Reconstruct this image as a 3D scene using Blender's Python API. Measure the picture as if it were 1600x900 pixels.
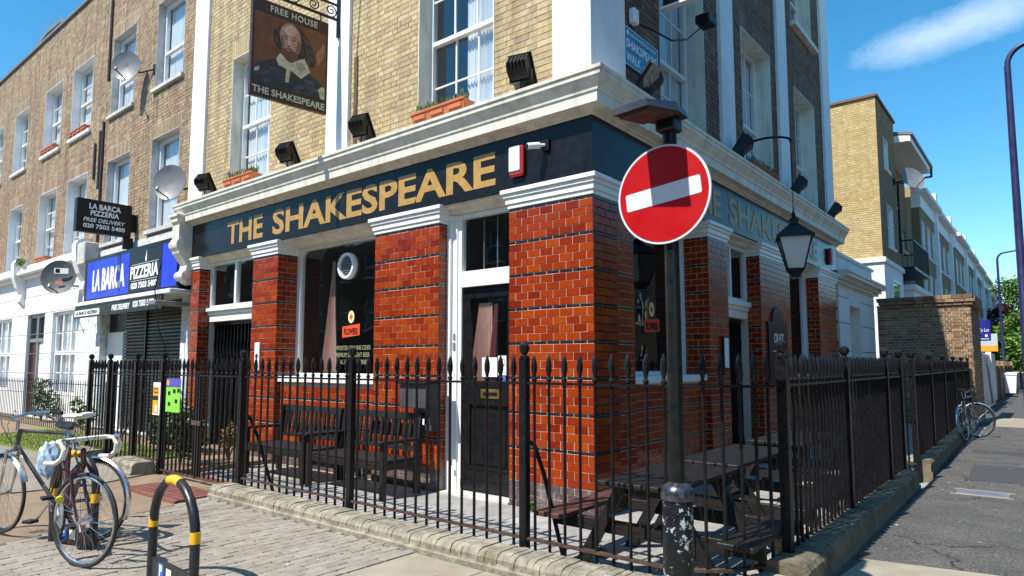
import bpy, bmesh, math, random
from mathutils import Matrix, Vector
R = math.radians
random.seed(7)
for o in list(bpy.data.objects): bpy.data.objects.remove(o)
scene = bpy.context.scene
COL = scene.collection

# ------------------------------------------------------------------ camera, sky, sun, exposure
cd = bpy.data.cameras.new("camera"); cam = bpy.data.objects.new("camera", cd); COL.objects.link(cam)
cam.location = (3.606, -5.748, 1.55)
cam.rotation_euler = (R(90 + 5.104), 0, R(39.2))
cd.sensor_width = 36.0; cd.lens = 36.0 * 1030 / 1600
cd.shift_y = 27 / 1600
cd.clip_start = 0.05; cd.clip_end = 2000
scene.camera = cam

SUN_EL, SUN_AZ = R(55), R(12.5)           # azimuth from the front wall's normal (-Y) towards -X
sundir = Vector((-math.sin(SUN_AZ) * math.cos(SUN_EL), -math.cos(SUN_AZ) * math.cos(SUN_EL), math.sin(SUN_EL)))
sd = bpy.data.lights.new("sun", 'SUN'); sun = bpy.data.objects.new("sun", sd); COL.objects.link(sun)
sd.energy = 4.6; sd.angle = R(0.53); sd.color = (1.0, 0.95, 0.86)
sun.rotation_euler = sundir.to_track_quat('Z', 'Y').to_euler()
sun.location = (0, -20, 30)

world = bpy.data.worlds.new("World"); scene.world = world; world.use_nodes = True
wn, wl = world.node_tree.nodes, world.node_tree.links
wn.clear()
sky = wn.new('ShaderNodeTexSky'); sky.sky_type = 'NISHITA'; sky.sun_disc = False
sky.sun_elevation = SUN_EL; sky.sun_rotation = R(180) + SUN_AZ
sky.altitude = 30; sky.air_density = 1.0; sky.dust_density = 0.25; sky.ozone_density = 3.2
tc = wn.new('ShaderNodeTexCoord'); mp = wn.new('ShaderNodeMapping')
mp.inputs['Scale'].default_value = (1.6, 1.6, 6.0); mp.inputs['Location'].default_value = (7.3, 2.1, 3.4)
nz = wn.new('ShaderNodeTexNoise'); nz.inputs['Scale'].default_value = 1.7; nz.inputs['Detail'].default_value = 7; nz.inputs['Roughness'].default_value = 0.55
rp = wn.new('ShaderNodeValToRGB'); rp.color_ramp.elements[0].position = 0.66; rp.color_ramp.elements[1].position = 0.92
rp.color_ramp.elements[1].color = (0.75, 0.75, 0.75, 1)
mx = wn.new('ShaderNodeMixRGB'); mx.inputs['Color2'].default_value = (8.2, 8.6, 9.4, 1)
bg = wn.new('ShaderNodeBackground'); bg.inputs['Strength'].default_value = 0.13
wo = wn.new('ShaderNodeOutputWorld')
wl.new(tc.outputs['Generated'], mp.inputs['Vector']); wl.new(mp.outputs['Vector'], nz.inputs['Vector'])
wl.new(nz.outputs['Fac'], rp.inputs['Fac']); wl.new(rp.outputs['Color'], mx.inputs['Fac'])
# one wisp of thin cloud high over the side street
def wdot(v):
    n = wn.new('ShaderNodeVectorMath'); n.operation = 'DOT_PRODUCT'; n.inputs[1].default_value = v; wl.new(tc.outputs['Generated'], n.inputs[0]); return n.outputs['Value']
def wm(op, a, b=None, c=None):
    n = wn.new('ShaderNodeMath'); n.operation = op
    for i, q in enumerate((a, b, c)):
        if q is None: continue
        if isinstance(q, (int, float)): n.inputs[i].default_value = q
        else: wl.new(q, n.inputs[i])
    return n.outputs[0]
wc = Vector((-0.060, 0.915, 0.399)).normalized(); wu = Vector((1.0, 0.035, 0.13)).normalized(); wv = wu.cross(wc).normalized()
nz2 = wn.new('ShaderNodeTexNoise'); nz2.inputs['Scale'].default_value = 13; nz2.inputs['Detail'].default_value = 10; nz2.inputs['Roughness'].default_value = 0.72; nz2.inputs['Distortion'].default_value = 0.4
wl.new(tc.outputs['Generated'], nz2.inputs['Vector'])
aa = wm('DIVIDE', wm('SUBTRACT', wdot(wu), wu.dot(wc)), 0.12); bb_ = wm('DIVIDE', wm('SUBTRACT', wdot(wv), 0.0), 0.026)
ee = wm('SUBTRACT', 1.15, wm('SQRT', wm('ADD', wm('MULTIPLY', aa, aa), wm('MULTIPLY', bb_, bb_))))
mk_ = wn.new('ShaderNodeMapRange'); mk_.inputs['From Max'].default_value = 0.9; wl.new(wm('MULTIPLY_ADD', wm('SUBTRACT', nz2.outputs['Fac'], 0.5), 1.5, ee), mk_.inputs['Value']); mk_.inputs['To Max'].default_value = 0.30
mkf = wm('MULTIPLY', mk_.outputs[0], wm('GREATER_THAN', wdot(wc), 0.5))
fac_ = wm('MAXIMUM', rp.outputs['Color'], mkf)
wl.new(fac_, mx.inputs['Fac'])
hs = wn.new('ShaderNodeHueSaturation'); hs.inputs['Saturation'].default_value = 1.32; hs.inputs['Hue'].default_value = 0.485
wl.new(sky.outputs['Color'], hs.inputs['Color']); wl.new(hs.outputs['Color'], mx.inputs['Color1'])
wl.new(mx.outputs['Color'], bg.inputs['Color']); wl.new(bg.outputs['Background'], wo.inputs['Surface'])

vs = scene.view_settings
vs.view_transform = 'Standard'; vs.look = 'None'; vs.gamma = 1.0; vs.exposure = 0.72; vs.use_curve_mapping = False

# ------------------------------------------------------------------ materials
MATS = {}
def mat(name, col, rough=0.6, metal=0.0, var=0.12, scale=6.0, bump=0.0, bscale=60.0, coat=0.0, ramp=None,
        dirt=None, dirt_scale=1.2, dirt_amt=0.5, spec=0.5, stretch=None, streak=0.0):
    """Principled material. ramp: colours picked per piece (object / mesh island). dirt: a second colour in blotches."""
    if name in MATS: return MATS[name]
    m = bpy.data.materials.new(name); m.use_nodes = True
    n, l = m.node_tree.nodes, m.node_tree.links
    b = n['Principled BSDF']
    b.inputs['Roughness'].default_value = rough; b.inputs['Metallic'].default_value = metal
    b.inputs['Coat Weight'].default_value = coat; b.inputs['Coat Roughness'].default_value = 0.08
    b.inputs['Specular IOR Level'].default_value = spec
    co = n.new('ShaderNodeNewGeometry')
    vec = co.outputs['Position']
    if stretch:
        mpp = n.new('ShaderNodeMapping'); mpp.inputs['Scale'].default_value = stretch
        l.new(vec, mpp.inputs['Vector']); vec = mpp.outputs['Vector']
    if ramp:
        oi = n.new('ShaderNodeObjectInfo'); ad = n.new('ShaderNodeMath'); ad.operation = 'ADD'
        l.new(oi.outputs['Random'], ad.inputs[0]); l.new(co.outputs['Random Per Island'], ad.inputs[1])
        fr = n.new('ShaderNodeMath'); fr.operation = 'FRACT'; l.new(ad.outputs[0], fr.inputs[0])
        cr = n.new('ShaderNodeValToRGB'); e = cr.color_ramp.elements
        for i, c in enumerate(ramp):
            p = i / max(1, len(ramp) - 1)
            if i == 0: el = e[0]
            elif i == 1 and len(ramp) >= 2: el = e[1]
            else: el = e.new(p)
            el.color = (*c, 1)
        for i in range(len(ramp)):
            pass
        order = [i / max(1, len(ramp) - 1) for i in range(len(ramp))]
        while len(cr.color_ramp.elements) > 2: cr.color_ramp.elements.remove(cr.color_ramp.elements[-1])
        cr.color_ramp.elements[0].position = 0; cr.color_ramp.elements[0].color = (*ramp[0], 1)
        cr.color_ramp.elements[1].position = 1; cr.color_ramp.elements[1].color = (*ramp[-1], 1)
        for i in range(1, len(ramp) - 1):
            el = cr.color_ramp.elements.new(order[i]); el.color = (*ramp[i], 1)
        l.new(fr.outputs[0], cr.inputs['Fac']); base = cr.outputs['Color']
    else:
        rgb = n.new('ShaderNodeRGB'); rgb.outputs[0].default_value = (*col, 1); base = rgb.outputs[0]
    if var:
        t = n.new('ShaderNodeTexNoise'); t.inputs['Scale'].default_value = scale; t.inputs['Detail'].default_value = 5
        l.new(vec, t.inputs['Vector'])
        mr = n.new('ShaderNodeMapRange'); mr.inputs['From Min'].default_value = 0.3; mr.inputs['From Max'].default_value = 0.7
        mr.inputs['To Min'].default_value = 1 - var; mr.inputs['To Max'].default_value = 1 + var
        l.new(t.outputs['Fac'], mr.inputs['Value'])
        mu = n.new('ShaderNodeMixRGB'); mu.blend_type = 'MULTIPLY'; mu.inputs['Fac'].default_value = 1
        l.new(base, mu.inputs['Color1']); l.new(mr.outputs[0], mu.inputs['Color2']); base = mu.outputs['Color']
        mr2 = n.new('ShaderNodeMapRange'); mr2.inputs['From Min'].default_value = 0.3; mr2.inputs['From Max'].default_value = 0.7
        mr2.inputs['To Min'].default_value = max(0.02, rough * 0.8); mr2.inputs['To Max'].default_value = min(1, rough * 1.2)
        l.new(t.outputs['Fac'], mr2.inputs['Value']); l.new(mr2.outputs[0], b.inputs['Roughness'])
    if dirt:
        t2 = n.new('ShaderNodeTexNoise'); t2.inputs['Scale'].default_value = dirt_scale; t2.inputs['Detail'].default_value = 8
        t2.inputs['Roughness'].default_value = 0.65; l.new(vec, t2.inputs['Vector'])
        r2 = n.new('ShaderNodeMapRange'); r2.inputs['From Min'].default_value = 0.48; r2.inputs['From Max'].default_value = 0.7
        r2.inputs['To Max'].default_value = dirt_amt; l.new(t2.outputs['Fac'], r2.inputs['Value'])
        m2 = n.new('ShaderNodeMixRGB'); m2.inputs['Color2'].default_value = (*dirt, 1)
        l.new(r2.outputs[0], m2.inputs['Fac']); l.new(base, m2.inputs['Color1']); base = m2.outputs['Color']
    if streak:      # vertical rain and soot streaks
        ms = n.new('ShaderNodeMapping'); ms.inputs['Scale'].default_value = (3.2, 3.2, 0.22); l.new(co.outputs['Position'], ms.inputs['Vector'])
        ts = n.new('ShaderNodeTexNoise'); ts.inputs['Scale'].default_value = 2.0; ts.inputs['Detail'].default_value = 7; ts.inputs['Roughness'].default_value = 0.65; l.new(ms.outputs['Vector'], ts.inputs['Vector'])
        rs = n.new('ShaderNodeMapRange'); rs.inputs['From Min'].default_value = 0.47; rs.inputs['From Max'].default_value = 0.72; rs.inputs['To Min'].default_value = 1.0; rs.inputs['To Max'].default_value = 1 - streak
        l.new(ts.outputs['Fac'], rs.inputs['Value'])
        m5 = n.new('ShaderNodeMixRGB'); m5.blend_type = 'MULTIPLY'; m5.inputs['Fac'].default_value = 1; l.new(base, m5.inputs['Color1']); l.new(rs.outputs[0], m5.inputs['Color2']); base = m5.outputs['Color']
    l.new(base, b.inputs['Base Color'])
    if bump:
        t3 = n.new('ShaderNodeTexNoise'); t3.inputs['Scale'].default_value = bscale; t3.inputs['Detail'].default_value = 4
        l.new(vec, t3.inputs['Vector'])
        bp = n.new('ShaderNodeBump'); bp.inputs['Strength'].default_value = bump; bp.inputs['Distance'].default_value = 0.01
        l.new(t3.outputs['Fac'], bp.inputs['Height']); l.new(bp.outputs['Normal'], b.inputs['Normal'])
    MATS[name] = m
    return m

def glass_mat(name, tint=(0.9, 0.93, 0.95), ior=1.6, rough=0.015, wav=0.004):
    m = bpy.data.materials.new(name); m.use_nodes = True
    n, l = m.node_tree.nodes, m.node_tree.links; n.clear()
    o = n.new('ShaderNodeOutputMaterial'); mx = n.new('ShaderNodeMixShader')
    t = n.new('ShaderNodeBsdfTransparent'); t.inputs['Color'].default_value = (*tint, 1)
    g = n.new('ShaderNodeBsdfGlossy'); g.inputs['Roughness'].default_value = rough
    ge = n.new('ShaderNodeNewGeometry'); nt = n.new('ShaderNodeTexNoise'); nt.inputs['Scale'].default_value = 1.4
    l.new(ge.outputs['Position'], nt.inputs['Vector'])
    bp = n.new('ShaderNodeBump'); bp.inputs['Strength'].default_value = 0.07; bp.inputs['Distance'].default_value = wav * 10
    l.new(nt.outputs['Fac'], bp.inputs['Height']); l.new(bp.outputs['Normal'], g.inputs['Normal'])
    dt = n.new('ShaderNodeVectorMath'); dt.operation = 'DOT_PRODUCT'; l.new(ge.outputs['Incoming'], dt.inputs[0]); l.new(ge.outputs['Normal'], dt.inputs[1])
    def mm(op, a, b):
        q = n.new('ShaderNodeMath'); q.operation = op
        for i, s in enumerate((a, b)):
            if s is None: continue
            if isinstance(s, (int, float)): q.inputs[i].default_value = s
            else: l.new(s, q.inputs[i])
        return q.outputs[0]
    r0 = ((ior - 1) / (ior + 1)) ** 2      # Schlick reflectance, the same from both sides of the pane
    fr = mm('ADD', mm('MULTIPLY', mm('POWER', mm('SUBTRACT', 1.0, mm('ABSOLUTE', dt.outputs['Value'], None)), 5.0), 1 - r0), r0)
    l.new(fr, mx.inputs['Fac']); l.new(t.outputs[0], mx.inputs[1]); l.new(g.outputs[0], mx.inputs[2])
    l.new(mx.outputs[0], o.inputs['Surface'])
    return m

G_SKY = glass_mat("window_glass_upper", (0.86, 0.9, 0.93), 2.3)
G_PUB = glass_mat("window_glass_dark", (0.86, 0.87, 0.87), 1.9)
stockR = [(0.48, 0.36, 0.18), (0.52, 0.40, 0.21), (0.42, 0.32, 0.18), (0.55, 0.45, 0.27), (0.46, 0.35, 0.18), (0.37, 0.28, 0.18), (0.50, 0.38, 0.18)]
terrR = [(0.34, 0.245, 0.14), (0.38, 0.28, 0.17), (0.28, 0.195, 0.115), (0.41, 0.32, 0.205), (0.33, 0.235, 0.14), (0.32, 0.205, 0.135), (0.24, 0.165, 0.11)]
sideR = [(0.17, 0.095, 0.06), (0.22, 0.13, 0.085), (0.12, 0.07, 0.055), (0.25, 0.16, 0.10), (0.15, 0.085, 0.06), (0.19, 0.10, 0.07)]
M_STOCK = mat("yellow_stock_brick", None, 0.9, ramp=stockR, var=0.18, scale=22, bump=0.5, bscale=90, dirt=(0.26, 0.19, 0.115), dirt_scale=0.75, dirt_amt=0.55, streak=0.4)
M_TERR = mat("weathered_brown_brick", None, 0.9, ramp=terrR, var=0.2, scale=15, bump=0.4, bscale=80, dirt=(0.27, 0.165, 0.115), dirt_scale=0.5, dirt_amt=0.6, streak=0.5)
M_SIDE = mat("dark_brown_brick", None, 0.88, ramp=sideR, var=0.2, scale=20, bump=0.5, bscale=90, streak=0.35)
M_GARD = mat("garden_wall_brick", None, 0.9, ramp=[(0.16, 0.09, 0.06), (0.34, 0.24, 0.12), (0.10, 0.065, 0.05), (0.28, 0.17, 0.09), (0.2, 0.1, 0.06), (0.13, 0.08, 0.06)], var=0.25, scale=18, bump=0.5)
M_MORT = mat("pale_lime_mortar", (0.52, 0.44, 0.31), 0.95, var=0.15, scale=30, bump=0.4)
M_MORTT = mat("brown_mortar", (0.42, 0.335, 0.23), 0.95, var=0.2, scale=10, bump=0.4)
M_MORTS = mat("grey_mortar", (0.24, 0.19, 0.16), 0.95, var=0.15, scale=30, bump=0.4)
redR = [(0.22, 0.020, 0.003), (0.30, 0.037, 0.004), (0.16, 0.012, 0.003), (0.34, 0.056, 0.005), (0.25, 0.025, 0.003), (0.31, 0.041, 0.004), (0.19, 0.016, 0.003)]
M_RED = mat("orange_red_glazed_brick", None, 0.20, ramp=redR, var=0.16, scale=28, bump=0.10, bscale=45, coat=0.0, spec=0.3, dirt=(0.22, 0.02, 0.006), dirt_scale=3.0, dirt_amt=0.5)
# white chips and scratches in the glaze
_n, _l = M_RED.node_tree.nodes, M_RED.node_tree.links; _b = _n['Principled BSDF']; _s = _b.inputs['Base Color'].links[0].from_socket
_g = _n.new('ShaderNodeNewGeometry'); _t = _n.new('ShaderNodeTexNoise'); _t.inputs['Scale'].default_value = 60; _t.inputs['Detail'].default_value = 3
_t2 = _n.new('ShaderNodeTexNoise'); _t2.inputs['Scale'].default_value = 2.2; _l.new(_g.outputs['Position'], _t.inputs['Vector']); _l.new(_g.outputs['Position'], _t2.inputs['Vector'])
_a = _n.new('ShaderNodeMath'); _a.operation = 'MULTIPLY_ADD'; _a.inputs[1].default_value = 0.35; _l.new(_t2.outputs['Fac'], _a.inputs[0]); _l.new(_t.outputs['Fac'], _a.inputs[2])
_c = _n.new('ShaderNodeMath'); _c.operation = 'GREATER_THAN'; _c.inputs[1].default_value = 0.925; _l.new(_a.outputs[0], _c.inputs[0])
_m = _n.new('ShaderNodeMixRGB'); _m.inputs['Color2'].default_value = (0.5, 0.42, 0.36, 1); _l.new(_c.outputs[0], _m.inputs['Fac']); _l.new(_s, _m.inputs['Color1']); _l.new(_m.outputs['Color'], _b.inputs['Base Color'])
M_DARKG = mat("black_glazed_brick", (0.022, 0.013, 0.016), 0.25, var=0.3, scale=30, coat=0.3)
M_PLINTH = mat("purple_glazed_plinth_brick", None, 0.35, ramp=[(0.075, 0.045, 0.05), (0.10, 0.06, 0.065), (0.055, 0.035, 0.04)], var=0.3, scale=25, bump=0.2, coat=0.15, dirt=(0.33, 0.30, 0.27), dirt_scale=4, dirt_amt=0.55)
M_GROUT = mat("cream_tile_grout", (0.60, 0.50, 0.40), 0.9, var=0.15, scale=40)
M_CREAM = mat("cream_painted_render", (0.74, 0.71, 0.61), 0.5, var=0.05, scale=8, bump=0.08, bscale=30, dirt=(0.44, 0.40, 0.31), dirt_scale=3.2, dirt_amt=0.5, stretch=(1.6, 1.6, 0.55), streak=0.3)
M_WHITE = mat("white_gloss_paint", (0.80, 0.80, 0.77), 0.35, var=0.04, scale=10, dirt=(0.6, 0.58, 0.52), dirt_scale=3, dirt_amt=0.3)
M_UPVC = mat("white_plastic", (0.78, 0.80, 0.82), 0.35, var=0.03)
M_STONE = mat("pale_grey_stone_sill", (0.52, 0.51, 0.49), 0.8, var=0.15, bump=0.2, dirt=(0.25, 0.24, 0.22), dirt_scale=4, dirt_amt=0.4)
M_WALLW = mat("white_painted_wall", (0.80, 0.80, 0.80), 0.6, var=0.04, scale=5, bump=0.1, bscale=25, dirt=(0.5, 0.5, 0.48), dirt_scale=1.5, dirt_amt=0.35)
M_FASC = mat("black_gloss_fascia", (0.010, 0.010, 0.0115), 0.2, var=0.4, scale=9, bump=0.06, bscale=14, spec=0.2)
M_GOLD = mat("gold_painted_lettering", (0.40, 0.235, 0.06), 0.42, var=0.14, scale=14)
M_IRON = mat("black_painted_iron", (0.008, 0.008, 0.010), 0.3, spec=0.3, var=0.35, scale=25, bump=0.15, bscale=50, dirt=(0.016, 0.012, 0.010), dirt_scale=14, dirt_amt=0.6)
M_RUST = mat("rusty_iron_rail", (0.055, 0.034, 0.028), 0.6, var=0.4, scale=30, bump=0.3, dirt=(0.16, 0.10, 0.07), dirt_scale=12, dirt_amt=0.6)
M_BLK = mat("black_plastic", (0.009, 0.009, 0.010), 0.4, spec=0.3, var=0.2, scale=20)
M_BWOOD = mat("black_stained_wood", (0.012, 0.011, 0.011), 0.45, spec=0.35, var=0.4, scale=12, bump=0.35, bscale=30, stretch=(1, 4, 8), dirt=(0.035, 0.025, 0.02), dirt_scale=5, dirt_amt=0.6)
M_BROWNW = mat("reddish_brown_wood", (0.085, 0.035, 0.025), 0.55, var=0.3, scale=10, bump=0.3, stretch=(8, 1, 8))
M_DARK = mat("dark_room", (0.022, 0.02, 0.018), 0.9, var=0.2)
M_ROOM = mat("dim_upper_room", (0.10, 0.10, 0.11), 0.9, var=0.1)
M_CURT = mat("white_net_curtain", (0.78, 0.80, 0.82), 0.9, var=0.12, scale=3, stretch=(14, 14, 0.6))
M_PINK = mat("faded_pink_curtain", (0.62, 0.40, 0.33), 0.9, var=0.15, scale=6, stretch=(8, 8, 0.7))
M_TERRA = mat("terracotta", (0.46, 0.14, 0.06), 0.8, var=0.15, scale=12, bump=0.2)
M_LEAD = mat("lead_flashing", (0.16, 0.16, 0.17), 0.55, var=0.2)
M_CHROME = mat("polished_metal", (0.62, 0.62, 0.63), 0.22, 1.0, var=0.1)
M_GALV = mat("galvanised_grey_metal", (0.28, 0.29, 0.30), 0.45, 0.6, var=0.15)
M_DISH = mat("grey_dish_enamel", (0.15, 0.155, 0.17), 0.45, var=0.1)
M_RUBBER = mat("black_rubber", (0.02, 0.02, 0.021), 0.75, var=0.2)
M_LETW = mat("white_lettering", (0.82, 0.82, 0.80), 0.5, var=0.03)

# ------------------------------------------------------------------ mesh builder
FRONT = lambda u, d, z: (u, -d, z)          # local u along +X, d outwards (-Y)
SIDE = lambda u, d, z: (d, u, z)            # local u along +Y, d outwards (+X)
def shifted(T, du=0, dd=0, dz=0): return lambda u, d, z: T(u + du, d + dd, z + dz)

class MB:
    def __init__(s, T=None): s.v = []; s.f = []; s.T = T
    def add(s, vs, fs):
        o = len(s.v)
        s.v += [s.T(*p) for p in vs] if s.T else [tuple(p) for p in vs]
        s.f += [tuple(i + o for i in f) for f in fs]
        return s
    def box(s, a0, a1, b0, b1, c0, c1):
        return s.add([(a0, b0, c0), (a1, b0, c0), (a1, b1, c0), (a0, b1, c0), (a0, b0, c1), (a1, b0, c1), (a1, b1, c1), (a0, b1, c1)],
                     [(0, 3, 2, 1), (4, 5, 6, 7), (0, 1, 5, 4), (1, 2, 6, 5), (2, 3, 7, 6), (3, 0, 4, 7)])
    def brick(s, u0, u1, z0, z1, d0, d1, ch=0.0):
        """a piece proud of a wall: back edge at d0, face at d1, chamfered by ch"""
        if ch <= 0:
            return s.add([(u0, d0, z0), (u1, d0, z0), (u1, d0, z1), (u0, d0, z1), (u0, d1, z0), (u1, d1, z0), (u1, d1, z1), (u0, d1, z1)],
                         [(4, 5, 6, 7), (0, 1, 5, 4), (1, 2, 6, 5), (2, 3, 7, 6), (3, 0, 4, 7)])
        m = d1 - ch
        return s.add([(u0, d0, z0), (u1, d0, z0), (u1, d0, z1), (u0, d0, z1), (u0, m, z0), (u1, m, z0), (u1, m, z1), (u0, m, z1),
                      (u0 + ch, d1, z0 + ch), (u1 - ch, d1, z0 + ch), (u1 - ch, d1, z1 - ch), (u0 + ch, d1, z1 - ch)],
                     [(8, 9, 10, 11), (0, 1, 5, 4), (1, 2, 6, 5), (2, 3, 7, 6), (3, 0, 4, 7), (4, 5, 9, 8), (5, 6, 10, 9), (6, 7, 11, 10), (7, 4, 8, 11)])
    def cbox(s, a0, a1, b0, b1, c0, c1, ch=0.004):
        """box with chamfered edges"""
        vs = []; idx = {}
        for ix, (p, q) in enumerate(((a0, 1), (a1, -1))):
            for iy, (p2, q2) in enumerate(((b0, 1), (b1, -1))):
                for iz, (p3, q3) in enumerate(((c0, 1), (c1, -1))):
                    for ax in range(3):
                        c = [p + q * ch, p2 + q2 * ch, p3 + q3 * ch]; c[ax] = (p, p2, p3)[ax]
                        idx[ix, iy, iz, ax] = len(vs); vs.append(tuple(c))
        fs = []
        I = lambda x, y, z, a: idx[x, y, z, a]
        for a in range(3):
            for e in (0, 1):
                b, c = [k for k in range(3) if k != a]
                q = []
                for (m, n_) in ((0, 0), (1, 0), (1, 1), (0, 1)):
                    k = [0, 0, 0]; k[a] = e; k[b] = m; k[c] = n_; q.append(I(*k, a))
                fs.append(tuple(q))
        for a in range(3):
            b, c = [k for k in range(3) if k != a]
            for m in (0, 1):
                for n_ in (0, 1):
                    k0 = [0, 0, 0]; k0[b] = m; k0[c] = n_; k1 = list(k0); k1[a] = 1
                    fs.append((I(*k0, b), I(*k1, b), I(*k1, c), I(*k0, c)))
        for x in (0, 1):
            for y in (0, 1):
                for z in (0, 1): fs.append((I(x, y, z, 0), I(x, y, z, 1), I(x, y, z, 2)))
        return s.add(vs, fs)
    def prism(s, pts, a0, a1, order='xz'):
        """polygon pts (p,q) extruded. order 'xz': p->x q->z along y; 'yz': p->y q->z along x; 'xy': along z"""
        n = len(pts)
        mk = {'xz': lambda p, q, a: (p, a, q), 'yz': lambda p, q, a: (a, p, q), 'xy': lambda p, q, a: (p, q, a)}[order]
        vs = [mk(p, q, a0) for p, q in pts] + [mk(p, q, a1) for p, q in pts]
        fs = [tuple(range(n)), tuple(range(2 * n - 1, n - 1, -1))] + [(i, (i + 1) % n, n + (i + 1) % n, n + i) for i in range(n)]
        return s.add(vs, fs)
    def tube(s, pts, r, n=8, closed=False, caps=True):
        P = [Vector(p) for p in pts]; k = len(P)
        rr = r if isinstance(r, (list, tuple)) else [r] * k
        vs = []; ref = None
        for i in range(k):
            a = P[(i - 1) % k] if (i > 0 or closed) else P[i]; b = P[(i + 1) % k] if (i < k - 1 or closed) else P[i]
            t = (b - a).normalized()
            if ref is None:
                ref = Vector((0, 0, 1)) if abs(t.z) < 0.9 else Vector((1, 0, 0))
            x = (ref - t * ref.dot(t))
            if x.length < 1e-5: x = t.orthogonal()
            x.normalize(); y = t.cross(x); ref = x
            for j in range(n):
                g = 2 * math.pi * j / n
                vs.append(tuple(P[i] + (x * math.cos(g) + y * math.sin(g)) * rr[i]))
        fs = []
        for i in range(k if closed else k - 1):
            for j in range(n):
                a, b = i * n + j, i * n + (j + 1) % n; i2 = (i + 1) % k
                fs.append((a, b, i2 * n + (j + 1) % n, i2 * n + j))
        if caps and not closed: fs += [tuple(range(n - 1, -1, -1)), tuple(range((k - 1) * n, k * n))]
        return s.add(vs, fs)
    def lathe(s, prof, n=12, c=(0, 0, 0), axis='z'):
        vs = []; fs = []
        for r, h in prof:
            for j in range(n):
                g = 2 * math.pi * j / n; p = (r * math.cos(g), r * math.sin(g), h)
                if axis == 'x': p = (p[2], p[0], p[1])
                if axis == 'y': p = (p[1], p[2], p[0])
                vs.append((p[0] + c[0], p[1] + c[1], p[2] + c[2]))
        k = len(prof)
        for i in range(k - 1):
            for j in range(n): fs.append((i * n + j, i * n + (j + 1) % n, (i + 1) * n + (j + 1) % n, (i + 1) * n + j))
        fs += [tuple(range(n - 1, -1, -1)), tuple(range((k - 1) * n, k * n))]
        return s.add(vs, fs)
    def mesh(s, name, m, smooth=False, recalc=True):
        me = bpy.data.meshes.new(name); me.from_pydata(s.v, [], s.f); me.materials.append(m)
        if recalc:
            bm = bmesh.new(); bm.from_mesh(me); bmesh.ops.recalc_face_normals(bm, faces=bm.faces); bm.to_mesh(me); bm.free()
        if smooth:
            me.polygons.foreach_set('use_smooth', [True] * len(me.polygons))
            try: me.set_sharp_from_angle(angle=R(38))
            except Exception: pass
        me.update(); return me
    def build(s, name, m, parent=None, smooth=False, recalc=True):
        return link(name, s.mesh(name, m, smooth, recalc), parent)

def link(name, data, parent=None):
    o = bpy.data.objects.new(name, data); COL.objects.link(o)
    if parent is not None:
        o.parent = parent; o.matrix_parent_inverse = INV.get(parent.name, Matrix.Identity(4))
        if parent.name in INV: INV[o.name] = Matrix.Identity(4)
    return o
INV = {}
def tag(o, label=None, cat=None, group=None, kind=None):
    if label: o['label'] = label
    if cat: o['category'] = cat
    if group: o['group'] = group
    if kind: o['kind'] = kind
    return o
def thing(name, label, cat, loc=(0, 0, 0), rz=0.0, group=None, world_coords=False):
    """an Empty at the thing's base. world_coords: its parts are given in world coordinates"""
    o = bpy.data.objects.new(name, None); COL.objects.link(o); o.empty_display_size = 0.2
    o.location = loc; o.rotation_euler = (0, 0, rz)
    if world_coords: INV[o.name] = Matrix.Translation(-Vector(loc))
    return tag(o, label, cat, group)
def copy_tree(o, parent=None):
    c = o.copy(); COL.objects.link(c)
    if parent is not None: c.parent = parent; c.matrix_parent_inverse = o.matrix_parent_inverse.copy()
    for ch in [k for k in o.children]: copy_tree(ch, c)
    return c
KIDS = {}
def struct(o): o['kind'] = 'structure'; return o

TXT = {}
def text_mesh(s, m, w, h, thick=0.004, bold=0.0, name='lettering', shear=0.0, spacing=1.0):
    """text as a mesh scaled to width w and height h, lower-left at the origin in local x / z, facing -y"""
    cu = bpy.data.curves.new('t', 'FONT'); cu.body = s; cu.offset = bold; cu.extrude = 0.5; cu.resolution_u = 3
    cu.space_character = spacing; cu.shear = shear
    ob = bpy.data.objects.new('t', cu); COL.objects.link(ob)
    bpy.context.view_layer.update()
    me = bpy.data.meshes.new_from_object(ob); bpy.data.objects.remove(ob); bpy.data.curves.remove(cu)
    xs = [v.co.x for v in me.vertices]; ys = [v.co.y for v in me.vertices]
    x0, x1, y0, y1 = min(xs), max(xs), min(ys), max(ys)
    for v in me.vertices:
        x, y, z = v.co
        v.co = ((x - x0) / (x1 - x0) * w, -(z + 0.5) * thick, (y - y0) / (y1 - y0) * h)
    me.materials.clear(); me.materials.append(m); me.name = name
    return me
def put_text(s, m, parent, org, w, h, face='front', **k):
    """org: world position of the lower-left corner. face front: reads along +X facing -Y; side: along +Y facing +X"""
    me = text_mesh(s, m, w, h, **k)
    a = 0 if face == 'front' else R(90)
    me.transform(Matrix.Translation(org) @ Matrix.Rotation(a, 4, 'Z'))
    return link('lettering', me, parent)

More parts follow.
